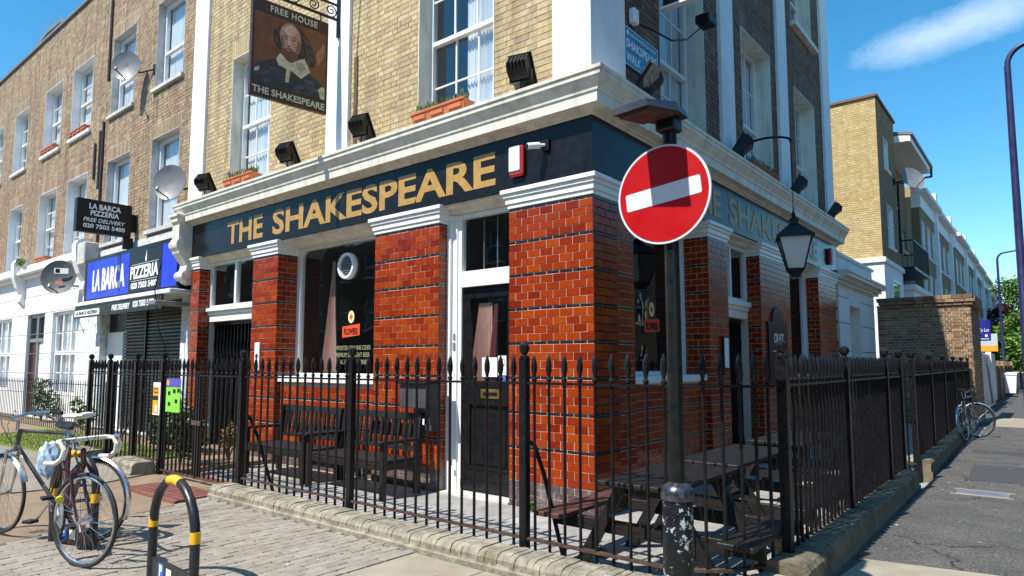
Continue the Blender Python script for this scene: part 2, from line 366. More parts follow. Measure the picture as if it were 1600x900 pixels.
def rects(u0, u1, holes):
    """cut the interval [u0,u1] by the holes [(a,b)]"""
    out = [(u0, u1)]
    for a, b in holes:
        nx = []
        for p, q in out:
            if b <= p or a >= q: nx.append((p, q)); continue
            if a > p: nx.append((p, a))
            if b < q: nx.append((b, q))
        out = nx
    return out
def lay(mb, u0, u1, z0, z1, L=0.225, H=0.075, j=0.010, holes=(), d0=-0.012, d1=0.0, flemish=True, jit=0.003, ch=0.0, rnd=None):
    rnd = rnd or random
    n = int(round((z1 - z0) / H)); H = (z1 - z0) / n
    for r in range(n):
        za, zb = z0 + r * H, z0 + (r + 1) * H
        hs_ = [(h[0], h[1]) for h in holes if min(zb, h[3]) - max(za, h[2]) > 0.35 * H]
        u = u0 - (r % 2) * (L * 0.75 if flemish else L * 0.5); k = r
        while u < u1:
            l = L if (not flemish or k % 2 == 0) else L * 0.5
            k += 1
            for a, b in rects(max(u, u0), min(u + l, u1), hs_):
                if b - a < 0.03: continue
                mb.brick(a + j / 2, b - j / 2, za + j / 2, zb - j / 2, d0, d1 + rnd.uniform(-jit, jit), ch)
            u += l
def backing(mb, u0, u1, z0, z1, holes, d0, d1):
    """solid wall with rectangular holes, as boxes"""
    us = sorted({u0, u1, *[h[0] for h in holes], *[h[1] for h in holes]})
    zs = sorted({z0, z1, *[h[2] for h in holes], *[h[3] for h in holes]})
    us = [u for u in us if u0 <= u <= u1]; zs = [z for z in zs if z0 <= z <= z1]
    for a, b in zip(us, us[1:]):
        run = None
        for c, d in zip(zs, zs[1:]):
            inh = any(h[0] - 1e-6 <= a and b <= h[1] + 1e-6 and h[2] - 1e-6 <= c and d <= h[3] + 1e-6 for h in holes)
            if not inh: run = (run[0], d) if run else (c, d)
            else:
                if run: mb.box(a, b, d0, d1, *run)
                run = None
        if run: mb.box(a, b, d0, d1, *run)

def sash(T, u0, u1, z0, z1, dep, parent, cols=3, rows=2, m=None, glass=None, fr=0.06, meet=None, sill=None, curtain=None, room=M_ROOM, bar=0.022, reveal=None, roomd=0.9, extra=True):
    """sash window in a hole of a wall. dep: depth of the frame behind the wall face. Part window > frame, glazing_bar, pane, curtain, room"""
    m = m or M_WHITE; glass = glass or G_SKY
    rm = MB(T)   # dark room behind: five sides
    a0, a1, b = u0 + 0.005, u1 - 0.005, -(dep + 0.09)
    rm.add([(a0, b, z0), (a1, b, z0), (a1, b, z1), (a0, b, z1), (a0, b - roomd, z0), (a1, b - roomd, z0), (a1, b - roomd, z1), (a0, b - roomd, z1)],
           [(4, 5, 6, 7), (0, 1, 5, 4), (1, 2, 6, 5), (2, 3, 7, 6), (3, 0, 4, 7)])
    f = MB(T)
    f.box(u0, u0 + fr, -dep - 0.08, -dep, z0, z1); f.box(u1 - fr, u1, -dep - 0.08, -dep, z0, z1)
    f.box(u0 + fr, u1 - fr, -dep - 0.08, -dep, z0, z0 + fr); f.box(u0 + fr, u1 - fr, -dep - 0.08, -dep, z1 - fr, z1)
    zm = meet if meet else (z0 + z1) / 2
    w = f.build('window', m, parent)
    f2 = MB(T); f2.box(u0 + fr, u1 - fr, -dep - 0.06, -dep + 0.012, zm - 0.028, zm + 0.028)
    f2.build('meeting_rail', m, w)
    g0, g1 = u0 + fr, u1 - fr
    for (za, zb, dd) in ((z0 + fr, zm - 0.028, -dep - 0.055), (zm + 0.028, z1 - fr, -dep - 0.025)):
        if extra:
            for i in range(1, cols):
                g = g0 + (g1 - g0) * i / cols
                MB(T).box(g - bar / 2, g + bar / 2, dd - 0.012, dd + 0.014, za, zb).build('glazing_bar', m, w)
            for i in range(1, rows):
                z = za + (zb - za) * i / rows
                MB(T).box(g0, g1, dd - 0.010, dd + 0.011, z - bar / 2, z + bar / 2).build('glazing_bar', m, w)
        MB(T).add([(g0, dd, za), (g1, dd, za), (g1, dd, zb), (g0, dd, zb)], [(0, 1, 2, 3)]).build('pane', glass, w)
    if curtain:
        c = MB(T); n = 40; d = -dep - 0.115
        (ca, cb) = curtain
        pts = [(g0 + (g1 - g0) * (ca + (cb - ca) * i / n), d + 0.02 * math.sin(i * 1.9) + 0.008 * math.sin(i * 4.3)) for i in range(n + 1)]
        c.add([(p, q, z0 + 0.03) for p, q in pts] + [(p, q, z1 - 0.03) for p, q in pts], [(i, i + 1, n + 2 + i, n + 1 + i) for i in range(n)])
        c.build('curtain', M_CURT, w, smooth=True)
    rm.build('room', room, w)
    if sill:
        MB(T).cbox(u0 - 0.06, u1 + 0.06, -dep, 0.07, z0 - 0.09, z0, 0.006).build('sill', sill, w)
    if reveal:
        rv = MB(T)
        rv.box(u0, u0 + 0.012, -dep, 0.004, z0, z1); rv.box(u1 - 0.012, u1, -dep, 0.004, z0, z1); rv.box(u0, u1, -dep, 0.004, z1 - 0.012, z1)
        rv.build('reveal', reveal, w)
    return w
# ------------------------------------------------------------------ the ground
def speckle(name, col, spot, rough=0.9, vs=9.0, thr=0.06, dirt=None, bump=0.4, bscale=180, fine=140, cracks=False):
    m = mat(name, col, rough, var=0.16, scale=3.0, bump=bump, bscale=bscale, dirt=dirt, dirt_scale=0.9, dirt_amt=0.5)
    n, l = m.node_tree.nodes, m.node_tree.links; b = n['Principled BSDF']
    src = b.inputs['Base Color'].links[0].from_socket
    ge = n.new('ShaderNodeNewGeometry'); f = n.new('ShaderNodeTexNoise'); f.inputs['Scale'].default_value = fine; f.inputs['Detail'].default_value = 2
    l.new(ge.outputs['Position'], f.inputs['Vector'])
    mr = n.new('ShaderNodeMapRange'); mr.inputs['From Min'].default_value = 0.35; mr.inputs['From Max'].default_value = 0.7
    mr.inputs['To Min'].default_value = 0.5; mr.inputs['To Max'].default_value = 1.65; l.new(f.outputs['Fac'], mr.inputs['Value'])
    mu = n.new('ShaderNodeMixRGB'); mu.blend_type = 'MULTIPLY'; mu.inputs['Fac'].default_value = 1
    l.new(src, mu.inputs['Color1']); l.new(mr.outputs[0], mu.inputs['Color2'])
    v = n.new('ShaderNodeTexVoronoi'); v.inputs['Scale'].default_value = vs * 0.45; l.new(ge.outputs['Position'], v.inputs['Vector'])
    lt = n.new('ShaderNodeMath'); lt.operation = 'LESS_THAN'; lt.inputs[1].default_value = thr; l.new(v.outputs['Distance'], lt.inputs[0])
    mx_ = n.new('ShaderNodeMixRGB'); mx_.inputs['Color2'].default_value = (*spot, 1)
    l.new(lt.outputs[0], mx_.inputs['Fac']); l.new(mu.outputs['Color'], mx_.inputs['Color1'])
    out = mx_.outputs['Color']
    if cracks:
        dn = n.new('ShaderNodeTexNoise'); dn.inputs['Scale'].default_value = 3.0; dn.inputs['Detail'].default_value = 5; l.new(ge.outputs['Position'], dn.inputs['Vector'])
        vm = n.new('ShaderNodeVectorMath'); vm.operation = 'MULTIPLY_ADD'; vm.inputs[1].default_value = (0.5, 0.5, 0.0); l.new(dn.outputs['Color'], vm.inputs[0]); l.new(ge.outputs['Position'], vm.inputs[2])
        vo = n.new('ShaderNodeTexVoronoi'); vo.feature = 'DISTANCE_TO_EDGE'; vo.inputs['Scale'].default_value = 0.55; l.new(vm.outputs[0], vo.inputs['Vector'])
        lc = n.new('ShaderNodeMath'); lc.operation = 'LESS_THAN'; lc.inputs[1].default_value = 0.0055; l.new(vo.outputs['Distance'], lc.inputs[0])
        mc = n.new('ShaderNodeMixRGB'); mc.inputs['Color2'].default_value = (0.028, 0.026, 0.025, 1); l.new(lc.outputs[0], mc.inputs['Fac']); l.new(out, mc.inputs['Color1']); out = mc.outputs['Color']
    l.new(out, b.inputs['Base Color'])
    return m
M_ASPH = speckle("worn_grey_pavement_asphalt", (0.082, 0.077, 0.072), (0.30, 0.30, 0.30), thr=0.06, dirt=(0.058, 0.053, 0.050), fine=75, cracks=True)
M_ROAD = speckle("road_asphalt", (0.06, 0.06, 0.062), (0.2, 0.2, 0.2), thr=0.02)
M_TAN = speckle("sandy_resin_paving", (0.23, 0.165, 0.105), (0.12, 0.09, 0.07), thr=0.05, dirt=(0.17, 0.125, 0.09))
M_LEFTP = speckle("grey_tan_pavement", (0.235, 0.205, 0.17), (0.12, 0.11, 0.10), thr=0.04, dirt=(0.17, 0.145, 0.12))
M_CONC = mat("buff_concrete_slab", (0.29, 0.26, 0.195), 0.9, var=0.14, scale=4, bump=0.3, bscale=70, dirt=(0.24, 0.19, 0.135), dirt_scale=1.6, dirt_amt=0.6)
M_BLOCK = mat("buff_paving_block", None, 0.88, ramp=[(0.25, 0.225, 0.19), (0.275, 0.25, 0.21), (0.23, 0.20, 0.165), (0.29, 0.265, 0.225), (0.24, 0.205, 0.165)],
              var=0.14, scale=14, bump=0.35, bscale=110, dirt=(0.15, 0.11, 0.075), dirt_scale=0.9, dirt_amt=0.75)
M_SAND = mat("dark_joint_sand", (0.10, 0.085, 0.07), 0.95, var=0.3, scale=30)
M_SLAB = mat("pale_forecourt_slab", None, 0.85, ramp=[(0.30, 0.295, 0.28), (0.26, 0.255, 0.245), (0.33, 0.32, 0.31)], var=0.14, scale=5, bump=0.2, dirt=(0.15, 0.14, 0.13), dirt_scale=2, dirt_amt=0.7)
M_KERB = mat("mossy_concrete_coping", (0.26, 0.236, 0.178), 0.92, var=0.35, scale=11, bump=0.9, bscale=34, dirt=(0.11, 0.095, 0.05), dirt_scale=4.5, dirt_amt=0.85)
M_KERBS = mat("mossy_coping_darkened_for_shade", (0.15, 0.13, 0.085), 0.92, var=0.35, scale=11, bump=0.9, bscale=34, dirt=(0.05, 0.05, 0.03), dirt_scale=4.5, dirt_amt=0.85)  # moss and dirt, with the side wall's shade also put into the darker colour
M_GRASS = mat("artificial_turf", (0.15, 0.19, 0.03), 0.9, var=0.12, scale=20, bump=0.5, bscale=200)

def sheet(name, pts, z, m, bottom=None):
    b = MB(); b.prism(pts, bottom if bottom is not None else z - 0.02, z, 'xy')
    return struct(b.build(name, m))
sheet('road', [(-400, -400), (400, -400), (400, 500), (-400, 500)], -0.02, M_ROAD, -0.3)
sheet('front_pavement', [(-60, -6.7), (4.5, -6.7), (4.5, -0.45), (2.36, -0.95), (2.36, -2.14), (-3.72, -2.14), (-3.72, -1.6), (-5.95, -1.6), (-5.95, 0.9), (-60, 0.9)], 0.072, M_TAN, -0.015)
sheet('side_pavement', [(2.36, -0.952), (4.5, -0.452), (4.5, 160), (2.36, 160)], 0.1, M_ASPH, -0.014)
sheet('forecourt', [(-5.9, -1.58), (-3.72, -1.58), (-3.72, -1.86), (2.2, -1.86), (2.34, -0.9), (2.34, 14.38), (0, 14.38), (0, 0.5), (-9.2, 0.5), (-9.2, 0.1), (-5.9, 0.1)], -0.012, M_SAND, -0.016)
kerb = MB(); kerb.cbox(-60, 4.64, -6.84, -6.702, -0.018, 0.106, 0.012); kerb.cbox(4.502, 4.64, -6.7, 160, -0.018, 0.106, 0.012)
struct(kerb.build('kerb', M_STONE))
# left pavement surface: grey asphalt beyond the sandy apron
sheet('left_pavement', [(-60, -6.69), (-6.3, -6.69), (-5.55, -2.6), (-5.97, -1.65), (-60, -1.65)], 0.0885, M_LEFTP, 0.07)
front_pave = bpy.data.objects['front_pavement']
# turf in front of the shop
g = MB(); g.prism([(-8.62, -1.95), (-7.2, -1.66), (-7.2, -0.6), (-14.6, -0.6), (-12.4, -2.35)], 0.07, 0.105, 'xy')
struct(g.build('lawn', M_GRASS))
blades = MB(); rg = random.Random(3)
for i in range(9000):
    x = rg.uniform(-13.6, -7.3); y = rg.uniform(-2.2, -0.65)
    if y < -1.95 + (x + 8.62) * 0.106 + 0.02 and x < -8.62: continue
    if y < -1.9 and x > -8.6: continue
    a = rg.uniform(0, 6.28); h = rg.uniform(0.02, 0.035); dx, dy = math.cos(a) * 0.006, math.sin(a) * 0.006
    blades.add([(x - dx, y - dy, 0.104), (x + dx, y + dy, 0.104), (x + dy * 2, y + dx * 2, 0.104 + h)], [(0, 1, 2)])
tag(blades.build('turf_blades', M_GRASS, recalc=False), 'short bright green artificial turf in front of the white house', 'turf', kind='stuff')

# block paving: rows run along Y; the 300 blocks nearest the camera are objects, the rest one mesh
PB = [(-3.66, -2.14), (-0.30, -2.14), (-0.30, -6.6), (-2.45, -6.6)]
blocks = []
r = 0; x = -3.62
while x < -0.32:
    y = -6.6 + (r % 2) * 0.09
    while y < -2.16:
        y1 = min(y + 0.18, -2.15)
        lim = -3.66 + (-2.14 - (y + 0.1)) * 0.30
        if x > lim and y1 - y > 0.05: blocks.append((x, y, x + 0.09, y1))
        y += 0.18
    x += 0.09; r += 1
def in_view(bx, by):
    v = Vector((bx, by, 0.1)) - cam.location
    z = v.x * -0.632 + v.y * 0.775
    if z < 1: return False
    xr = v.x * 0.775 + v.y * 0.632
    return abs(xr / z) < 0.79 and (1.45 / z) < 0.425
seen = [b for b in blocks if in_view((b[0] + b[2]) / 2, (b[1] + b[3]) / 2)]
seen.sort(key=lambda b: (Vector(((b[0] + b[2]) / 2, (b[1] + b[3]) / 2, 0.1)) - cam.location).length)
near = set(seen[:300])
bed = sheet('block_paving', [(-3.70, -2.142), (-0.30, -2.142), (-0.30, -6.65), (-2.4, -6.65)], 0.086, M_SAND, 0.071)
rest = MB(); meshes = {}
def pave(mb, x0, x1, y0, y1, z0, z1, g=0.0022, n=0.011, ch=0.003):
    def ring(e, z): 
        a0, a1, b0, b1 = x0 + g + e, x1 - g - e, y0 + g + e, y1 - g - e
        return [(a0 + n, b0, z), (a1 - n, b0, z), (a1, b0 + n, z), (a1, b1 - n, z), (a1 - n, b1, z), (a0 + n, b1, z), (a0, b1 - n, z), (a0, b0 + n, z)]
    mb.add(ring(0, z0) + ring(0, z1 - ch) + ring(ch, z1), [(16, 17, 18, 19, 20, 21, 22, 23)] + [(k * 8 + i, k * 8 + (i + 1) % 8, k * 8 + 8 + (i + 1) % 8, k * 8 + 8 + i) for k in range(2) for i in range(8)])
rb = random.Random(11)
for b in blocks:
    w, l = b[2] - b[0], b[3] - b[1]
    if b in near:
        key = round(l, 3)
        if key not in meshes:
            q = MB(); pave(q, -w / 2, w / 2, -l / 2, l / 2, 0, 0.02); meshes[key] = q.mesh('paving_block', M_BLOCK)
        o = link('paving_block', meshes[key], bed)
        o.location = ((b[0] + b[2]) / 2, (b[1] + b[3]) / 2, 0.084 + rb.uniform(-0.003, 0.003))
        o.rotation_euler = (rb.uniform(-0.012, 0.012), rb.uniform(-0.02, 0.02), rb.uniform(-0.012, 0.012))
    else:
        pave(rest, b[0], b[2], b[1], b[3], 0.084, 0.103 + rb.uniform(-0.003, 0.003))
tag(rest.build('paving_blocks', M_BLOCK, bed), kind='stuff')
# buff slabs right of the blocks, each its own piece
for (x0, x1, y0, y1) in [(-0.285, 0.42, -2.78, -2.16), (0.43, 1.15, -2.78, -2.16), (1.16, 2.35, -2.78, -2.16), (-0.285, 0.62, -3.5, -2.79), (0.63, 1.5, -3.5, -2.79), (1.51, 2.35, -3.5, -2.79),
                         (-0.285, 0.9, -4.4, -3.51), (0.91, 2.35, -4.4, -3.51), (2.36, 3.2, -3.5, -2.3), (2.36, 3.0, -2.29, -1.0), (3.01, 4.4, -2.29, -0.9), (3.21, 4.4, -3.5, -2.3)]:
    MB().cbox(x0, x1, y0, y1, 0.074, 0.099, 0.005).build('paving_slab', M_CONC, front_pave)
# red grating and utility covers set flush in the paving
gr = thing('drain_grating', 'reddish iron ribbed cover set in the sandy paving outside the gate', 'grating', (-4.3, -2.2, 0.1), world_coords=True)
M_REDIR = mat("red_rusted_iron", (0.20, 0.075, 0.055), 0.75, var=0.3, scale=14, bump=0.3)
for i in range(14): MB().cbox(-5.0 + i * 0.095, -5.0 + i * 0.095 + 0.06, -2.45, -1.95, 0.074, 0.106, 0.004).build('bar', M_REDIR, gr)
MB().box(-5.03, -3.67, -2.48, -2.452, 0.074, 0.104).build('frame', M_REDIR, gr)
cv = thing('utility_cover', 'pale grey rectangular utility cover in the asphalt beside the side railings', 'cover', (2.9, 3.4, 0.1), world_coords=True)
MB().cbox(2.68, 3.17, 3.3, 3.62, 0.098, 0.106, 0.002).build('plate', mat("cover_steel", (0.20, 0.20, 0.24), 0.5, 0.3, var=0.2, bump=0.3), cv)
MB().box(2.64, 3.21, 3.26, 3.295, 0.098, 0.105).box(2.64, 3.21, 3.625, 3.66, 0.098, 0.105).build('frame', M_CONC, cv)
rr_ = random.Random(5)
sheet('concrete_strip', [(2.40, -0.74), (4.4, -0.30), (4.4, 0.2), (2.44, -0.16)], 0.104, M_CONC, 0.099)
sheet('asphalt_patch', [(2.7, 4.4), (4.45, 4.5), (4.45, 6.2), (2.65, 6.0)], 0.1045, mat("newer_asphalt", (0.05, 0.05, 0.053), 0.9, var=0.2, scale=20, bump=0.5, bscale=150), 0.099)
sheet('asphalt_trench', [(2.5, 7.6), (4.45, 7.4), (4.45, 7.95), (2.5, 8.1)], 0.1045, MATS['newer_asphalt'], 0.099)
sheet('buff_patch', [(2.45, 13.5), (4.45, 13.3), (4.45, 16.5), (2.4, 16.7)], 0.1045, M_CONC, 0.099)
# forecourt slabs
fc = bpy.data.objects['forecourt']
sm = {}
M_REDT = mat("red_quarry_tile", None, 0.7, ramp=[(0.25, 0.07, 0.045), (0.20, 0.05, 0.035), (0.29, 0.09, 0.06)], var=0.2, bump=0.2)
def slab(x0, x1, y0, y1, m=M_SLAB):
    k = (round(x1 - x0, 3), round(y1 - y0, 3), m.name)
    if k not in sm: sm[k] = MB().cbox(-(x1 - x0) / 2 + 0.004, (x1 - x0) / 2 - 0.004, -(y1 - y0) / 2 + 0.004, (y1 - y0) / 2 - 0.004, -0.016, 0, 0.003).mesh('slab', m)
    o = link('paving_slab' if m is M_SLAB else 'quarry_tile', sm[k], fc); o.location = ((x0 + x1) / 2, (y0 + y1) / 2, rr_.uniform(0.002, 0.006)); return o
x = -9.1
while x < 2.2:
    for y0, y1 in ((-1.2, -0.6), (-0.6, 0.0)): slab(x, x + 0.6, y0, y1)
    if x > -3.9: slab(x, x + 0.6, -1.83, -1.2)
    x += 0.6
y = 0.0
while y < 14:
    for k in range(4): slab(0.0 + k * 0.57, 0.57 + k * 0.57, y, y + 0.6)
    y += 0.6
for i in range(7):
    for k in range(2): slab(-5.85 + i * 0.3, -5.55 + i * 0.3, -1.56 + k * 0.18, -1.38 + k * 0.18, M_REDT)

# ------------------------------------------------------------------ low coping wall under the railings
def coping(name, label, path, width, z0, z1, pitch, seed, m=None):
    m = m or M_KERB
    """low wall along path (list of xy), outer edge on the path, with a brick-on-edge rendered top: each brick a part"""
    t = thing(name, label, 'wall', (path[0][0], path[0][1], z0), world_coords=True)
    rnd = random.Random(seed)
    core = MB()
    for (a, b) in zip(path, path[1:]):
        a, b = Vector(a), Vector(b); d = (b - a).normalized(); nrm = Vector((d.y, -d.x))   # outer side on the right of travel
        L = (b - a).length; h = z1 - z0
        prof = [(-0.015, z0 - 0.1), (-0.015, z0 + 0.035), (0.0, z0 + 0.045), (0.004, z1 - 0.075), (width - 0.004, z1 - 0.075), (width, z0 - 0.1)]
        vs = []; 
        for e, s in ((a, 0), (b, 0)):
            for p, z in prof: vs.append((e.x - nrm.x * p, e.y - nrm.y * p, z))
        n = len(prof); core.add(vs, [tuple(range(n)), tuple(range(2 * n - 1, n - 1, -1))] + [(i, (i + 1) % n, n + (i + 1) % n, n + i) for i in range(n)])
        s = 0.0
        while s < L - 0.02:
            w = min(pitch * rnd.uniform(0.85, 1.15), L - s)
            c = MB(); k = 7; vs = []
            jz = rnd.uniform(-0.005, 0.005); jo = rnd.uniform(-0.005, 0.004)
            pr = [(0.002 + jo, z1 - 0.09), (0.0 + jo, z1 - 0.045), (0.022 + jo, z1 - 0.013 + jz), (0.06, z1 + jz), (width - 0.05, z1 + jz), (width - 0.012, z1 - 0.02 + jz), (width, z1 - 0.09)]
            for e in (s + 0.0015, s + w * 0.15, s + w * 0.85, s + w - 0.0015):
                q = a + d * e; sh = 0.0014 if e in (s + 0.0015, s + w - 0.0015) else 0
                for p, z in pr: vs.append((q.x - nrm.x * (p + (sh if p < width / 2 else -sh)), q.y - nrm.y * (p + (sh if p < width / 2 else -sh)), z - sh))
            fs = [tuple(range(k)), tuple(range(4 * k - 1, 3 * k - 1, -1))]
            for m_ in range(3): fs += [(m_ * k + i, m_ * k + (i + 1) % k, (m_ + 1) * k + (i + 1) % k, (m_ + 1) * k + i) for i in range(k)]
            c.add(vs, fs); c.build('coping_brick', m, t, smooth=False)
            s += w
    core.build('wall_base', m, t)
    return t
coping('low_wall', 'low mossy wall with rounded coping in front of the benches and front railings', [(-3.66, -2.12), (1.55, -2.12), (1.95, -1.98), (2.22, -1.72), (2.36, -1.36)], 0.29, 0.09, 0.225, 0.055, 1)
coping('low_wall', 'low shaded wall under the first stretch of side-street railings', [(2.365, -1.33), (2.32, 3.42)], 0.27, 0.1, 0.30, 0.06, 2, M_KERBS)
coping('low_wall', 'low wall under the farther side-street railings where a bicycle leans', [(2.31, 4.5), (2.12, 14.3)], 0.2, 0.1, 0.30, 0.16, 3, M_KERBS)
coping('low_wall', 'short stub of low wall left of the double gate', [(-6.72, -2.02), (-5.88, -2.06)], 0.3, 0.08, 0.25, 0.1, 4)
coping('low_wall', 'short stub of low wall beside the turf, under the leftmost railings', [(-8.5, -1.99), (-7.78, -1.99)], 0.28, 0.08, 0.24, 0.1, 5)

# ------------------------------------------------------------------ the pub
pub = thing('pub_building', 'corner pub with orange-red glazed brick ground floor and yellow brick upper floors', 'building', (-4.4, 0.0, 0.0), world_coords=True)
CAP = 3.32; FB = 3.535; FT = 4.165
glz_rest_red, glz_rest_dark, glz_rest_plinth = MB(), MB(), MB()
brick_count = [0]
gl_mesh = {}
def glazed(T, u0, u1, parent, z_top=CAP, single=False, seed=0, face=0.0, z_bot=0.0, budget=300, plinth=True):
    """courses from the top: thin black course, four red ones, ... down to the purple plinth"""
    z = CAP; k = 0; rows = []
    while z > 0.32:
        h = 0.036 if k % 5 == 0 else 0.086
        rows.append((z - h, z, 'd' if k % 5 == 0 else 'r')); z -= h; k += 1
    if plinth:
        n = 4; h = z / n
        for i in range(n): rows.append((z - h, z, 'p')); z -= h
    rnd = random.Random(seed)
    for r, (za, zb, kind) in enumerate(rows):
        if zb > z_top + 0.01 or za < z_bot - 0.01: continue
        L = 0.172
        off = (0.5 if r % 2 else 0.0) * L
        edges = [u0]; u = u1 - (L if r % 2 else L / 2)      # quoins keyed at the u1 edge
        cuts = []
        while u > u0 + 0.03: cuts.append(u); u -= L
        edges = [u0] + cuts[::-1] + [u1]
        for a, b in zip(edges, edges[1:]):
            j = 0.003 if kind != 'd' else 0.0026
            p = rnd.uniform(-0.0012, 0.0012)
            if single and kind == 'r' and brick_count[0] < budget:
                brick_count[0] += 1
                key = (round(b - a, 3), round(zb - za, 3), T is FRONT)
                if key not in gl_mesh:
                    w, h = (b - a) / 2, (zb - za) / 2
                    gl_mesh[key] = MB(T).brick(-w + j, w - j, -h + j, h - j, -0.012, 0.0, 0.003).mesh('glazed_brick', M_RED)
                o = link('glazed_brick', gl_mesh[key], parent)
                c = T((a + b) / 2, face + p, (za + zb) / 2); o.location = c; o.rotation_euler = (rnd.uniform(-.009, .009), 0, rnd.uniform(-.007, .007))
                o.matrix_parent_inverse = Matrix.Identity(4)
            else:
                tgt = {'r': glz_rest_red, 'd': glz_rest_dark, 'p': glz_rest_plinth}[kind]
                tgt.T = T; tgt.brick(a + j, b - j, za + j, zb - j, face - 0.012, face + p - (0.002 if kind == 'd' else 0), 0.003)
def pier(T, u0, u1, parent, single=False, seed=0, ret_lo=0.0, ret_hi=0.0, depth=0.5, lo=True, hi=True):
    """brick pier: core, face bricks, returns, capital"""
    c = MB(T); c.box(u0 + 0.006, u1 - 0.006, -depth, -0.006, -0.05, CAP); p = c.build('pier', M_GROUT, parent)
    glazed(T, u0, u1, p, single=single, seed=seed)
    rets = []
    if ret_hi: rets.append((u1, ret_hi, 1))
    if ret_lo: rets.append((u0, ret_lo, -1))
    for ue, dep, sg in rets:      # return: u runs into the wall
        if sg > 0: T2 = lambda u, d, z, ue=ue: T(ue + d, u, z)
        else: T2 = lambda u, d, z, ue=ue: T(ue - d, u, z)
        glazed(T2, -dep, -0.001, p, seed=seed + 50)
    cp = MB(T)
    for (z0, z1, e) in ((CAP, CAP + 0.05, 0.012), (CAP + 0.05, CAP + 0.12, 0.03), (CAP + 0.12, CAP + 0.165, 0.05), (CAP + 0.165, FB, 0.075)):
        cp.cbox(u0 - (e if lo else 0), u1 + (e if hi else 0), -depth, e, z0, z1 - 0.0006, 0.004)
    cp.build('capital', M_WHITE, p)
    return p
pD = pier(FRONT, -1.13, 0.0, pub, single=True, seed=1)
pC = pier(FRONT, -3.51, -2.26, pub, single=True, seed=2, ret_hi=0.19)
pier(FRONT, -6.69, -5.93, pub, seed=3, ret_hi=0.36)
pier(FRONT, -8.89, -8.57, pub, seed=4, ret_hi=0.22)
# corner pier, side face
p = MB(SIDE).box(0.02, 0.855, -0.5, -0.006, -0.05, CAP).build('pier', M_GROUT, pub); glazed(SIDE, 0.001, 0.86, p, seed=5)
cp = MB(SIDE)
for (z0, z1, e) in ((CAP, CAP + 0.05, 0.012), (CAP + 0.05, CAP + 0.12, 0.03), (CAP + 0.12, CAP + 0.165, 0.05), (CAP + 0.165, FB, 0.075)):
    cp.cbox(0.5, 0.86 + e, -0.4, e, z0, z1 - 0.0006, 0.004)
cp.build('capital', M_WHITE, p)
pier(SIDE, 2.97, 3.67, pub, seed=6, ret_lo=0.36)
pier(SIDE, 5.07, 6.65, pub, seed=7, ret_lo=0.22)
pier(SIDE, 8.57, 10.08, pub, seed=8, ret_lo=0.24)
# brick panels below the windows
def apron(T, u0, u1, dep, ztop, seed):
    p = MB(T).box(u0, u1, -0.5, -dep - 0.006, -0.05, ztop).build('apron_wall', M_GROUT, pub)
    glazed(T, u0, u1, p, z_top=ztop, seed=seed, face=-dep)
    MB(T).cbox(u0 + 0.002, u1 - 0.002, -0.5, -dep + 0.05, ztop, ztop + 0.09, 0.01).build('sill', M_WHITE, pub)
apron(FRONT, -5.93, -3.51, 0.10, 1.27, 20)
apron(SIDE, 0.86, 2.97, 0.10, 1.32, 21)
apron(SIDE, 6.65, 8.57, 0.10, 1.32, 22)
tag(glz_rest_red.build('glazed_bricks', M_RED, pub), kind='stuff')
tag(glz_rest_dark.build('black_course_bricks', M_DARKG, pub), kind='stuff')
tag(glz_rest_plinth.build('plinth_bricks', M_PLINTH, pub), kind='stuff')

# fascia, cornice: swept round the corner with a mitre
def sweep(prof, name, m, x0=-9.19, y1=10.2, smooth=False):
    b = MB(); n = len(prof); vs = []
    for k in range(3):
        for d, z in prof: vs.append(((x0, -d, z), (d, -d, z), (d, y1, z))[k])
    fs = [tuple(range(n)), tuple(range(3 * n - 1, 2 * n - 1, -1))]
    for k in range(2): fs += [(k * n + i, k * n + (i + 1) % n, (k + 1) * n + (i + 1) % n, (k + 1) * n + i) for i in range(n)]
    b.add(vs, fs); return b.build(name, m, pub)
sweep([(-0.45, FB), (0.012, FB), (0.012, FT), (-0.45, FT)], 'fascia', M_FASC, -8.9, 10.1)
sweep([(-0.45, FT + 0.0005), (0.02, FT + 0.0005), (0.035, FT + 0.02), (0.055, FT + 0.025), (0.065, FT + 0.045), (0.175, FT + 0.058), (0.18, FT + 0.165), (0.195, FT + 0.172), (0.20, FT + 0.20), (0.215, FT + 0.225),
       (0.245, FT + 0.265), (0.255, FT + 0.29), (0.268, FT + 0.295), (0.272, FT + 0.345), (0.288, FT + 0.35), (0.29, FT + 0.385), (0.25, FT + 0.39), (-0.05, FT + 0.425), (-0.45, FT + 0.425)], 'cornice', M_CREAM)
sweep([(-0.3, FT + 0.42), (0.004, FT + 0.42), (0.004, FT + 0.53), (-0.3, FT + 0.53)], 'plinth_band', M_CREAM, -9.19, 10.2)
put_text("THE", M_GOLD, pub, (-7.57, -0.012, 3.645), 1.17, 0.40, bold=0.028, thick=0.006)
put_text("SHAKESPEARE", M_GOLD, pub, (-6.10, -0.012, 3.635), 4.78, 0.41, bold=0.028, thick=0.006)
put_text("THE", M_GOLD, pub, (0.012, 2.29, 3.64), 1.17, 0.40, 'side', bold=0.028, thick=0.006)
put_text("SHAKESPEARE", M_GOLD, pub, (0.012, 3.76, 3.63), 4.78, 0.41, 'side', bold=0.028, thick=0.006)
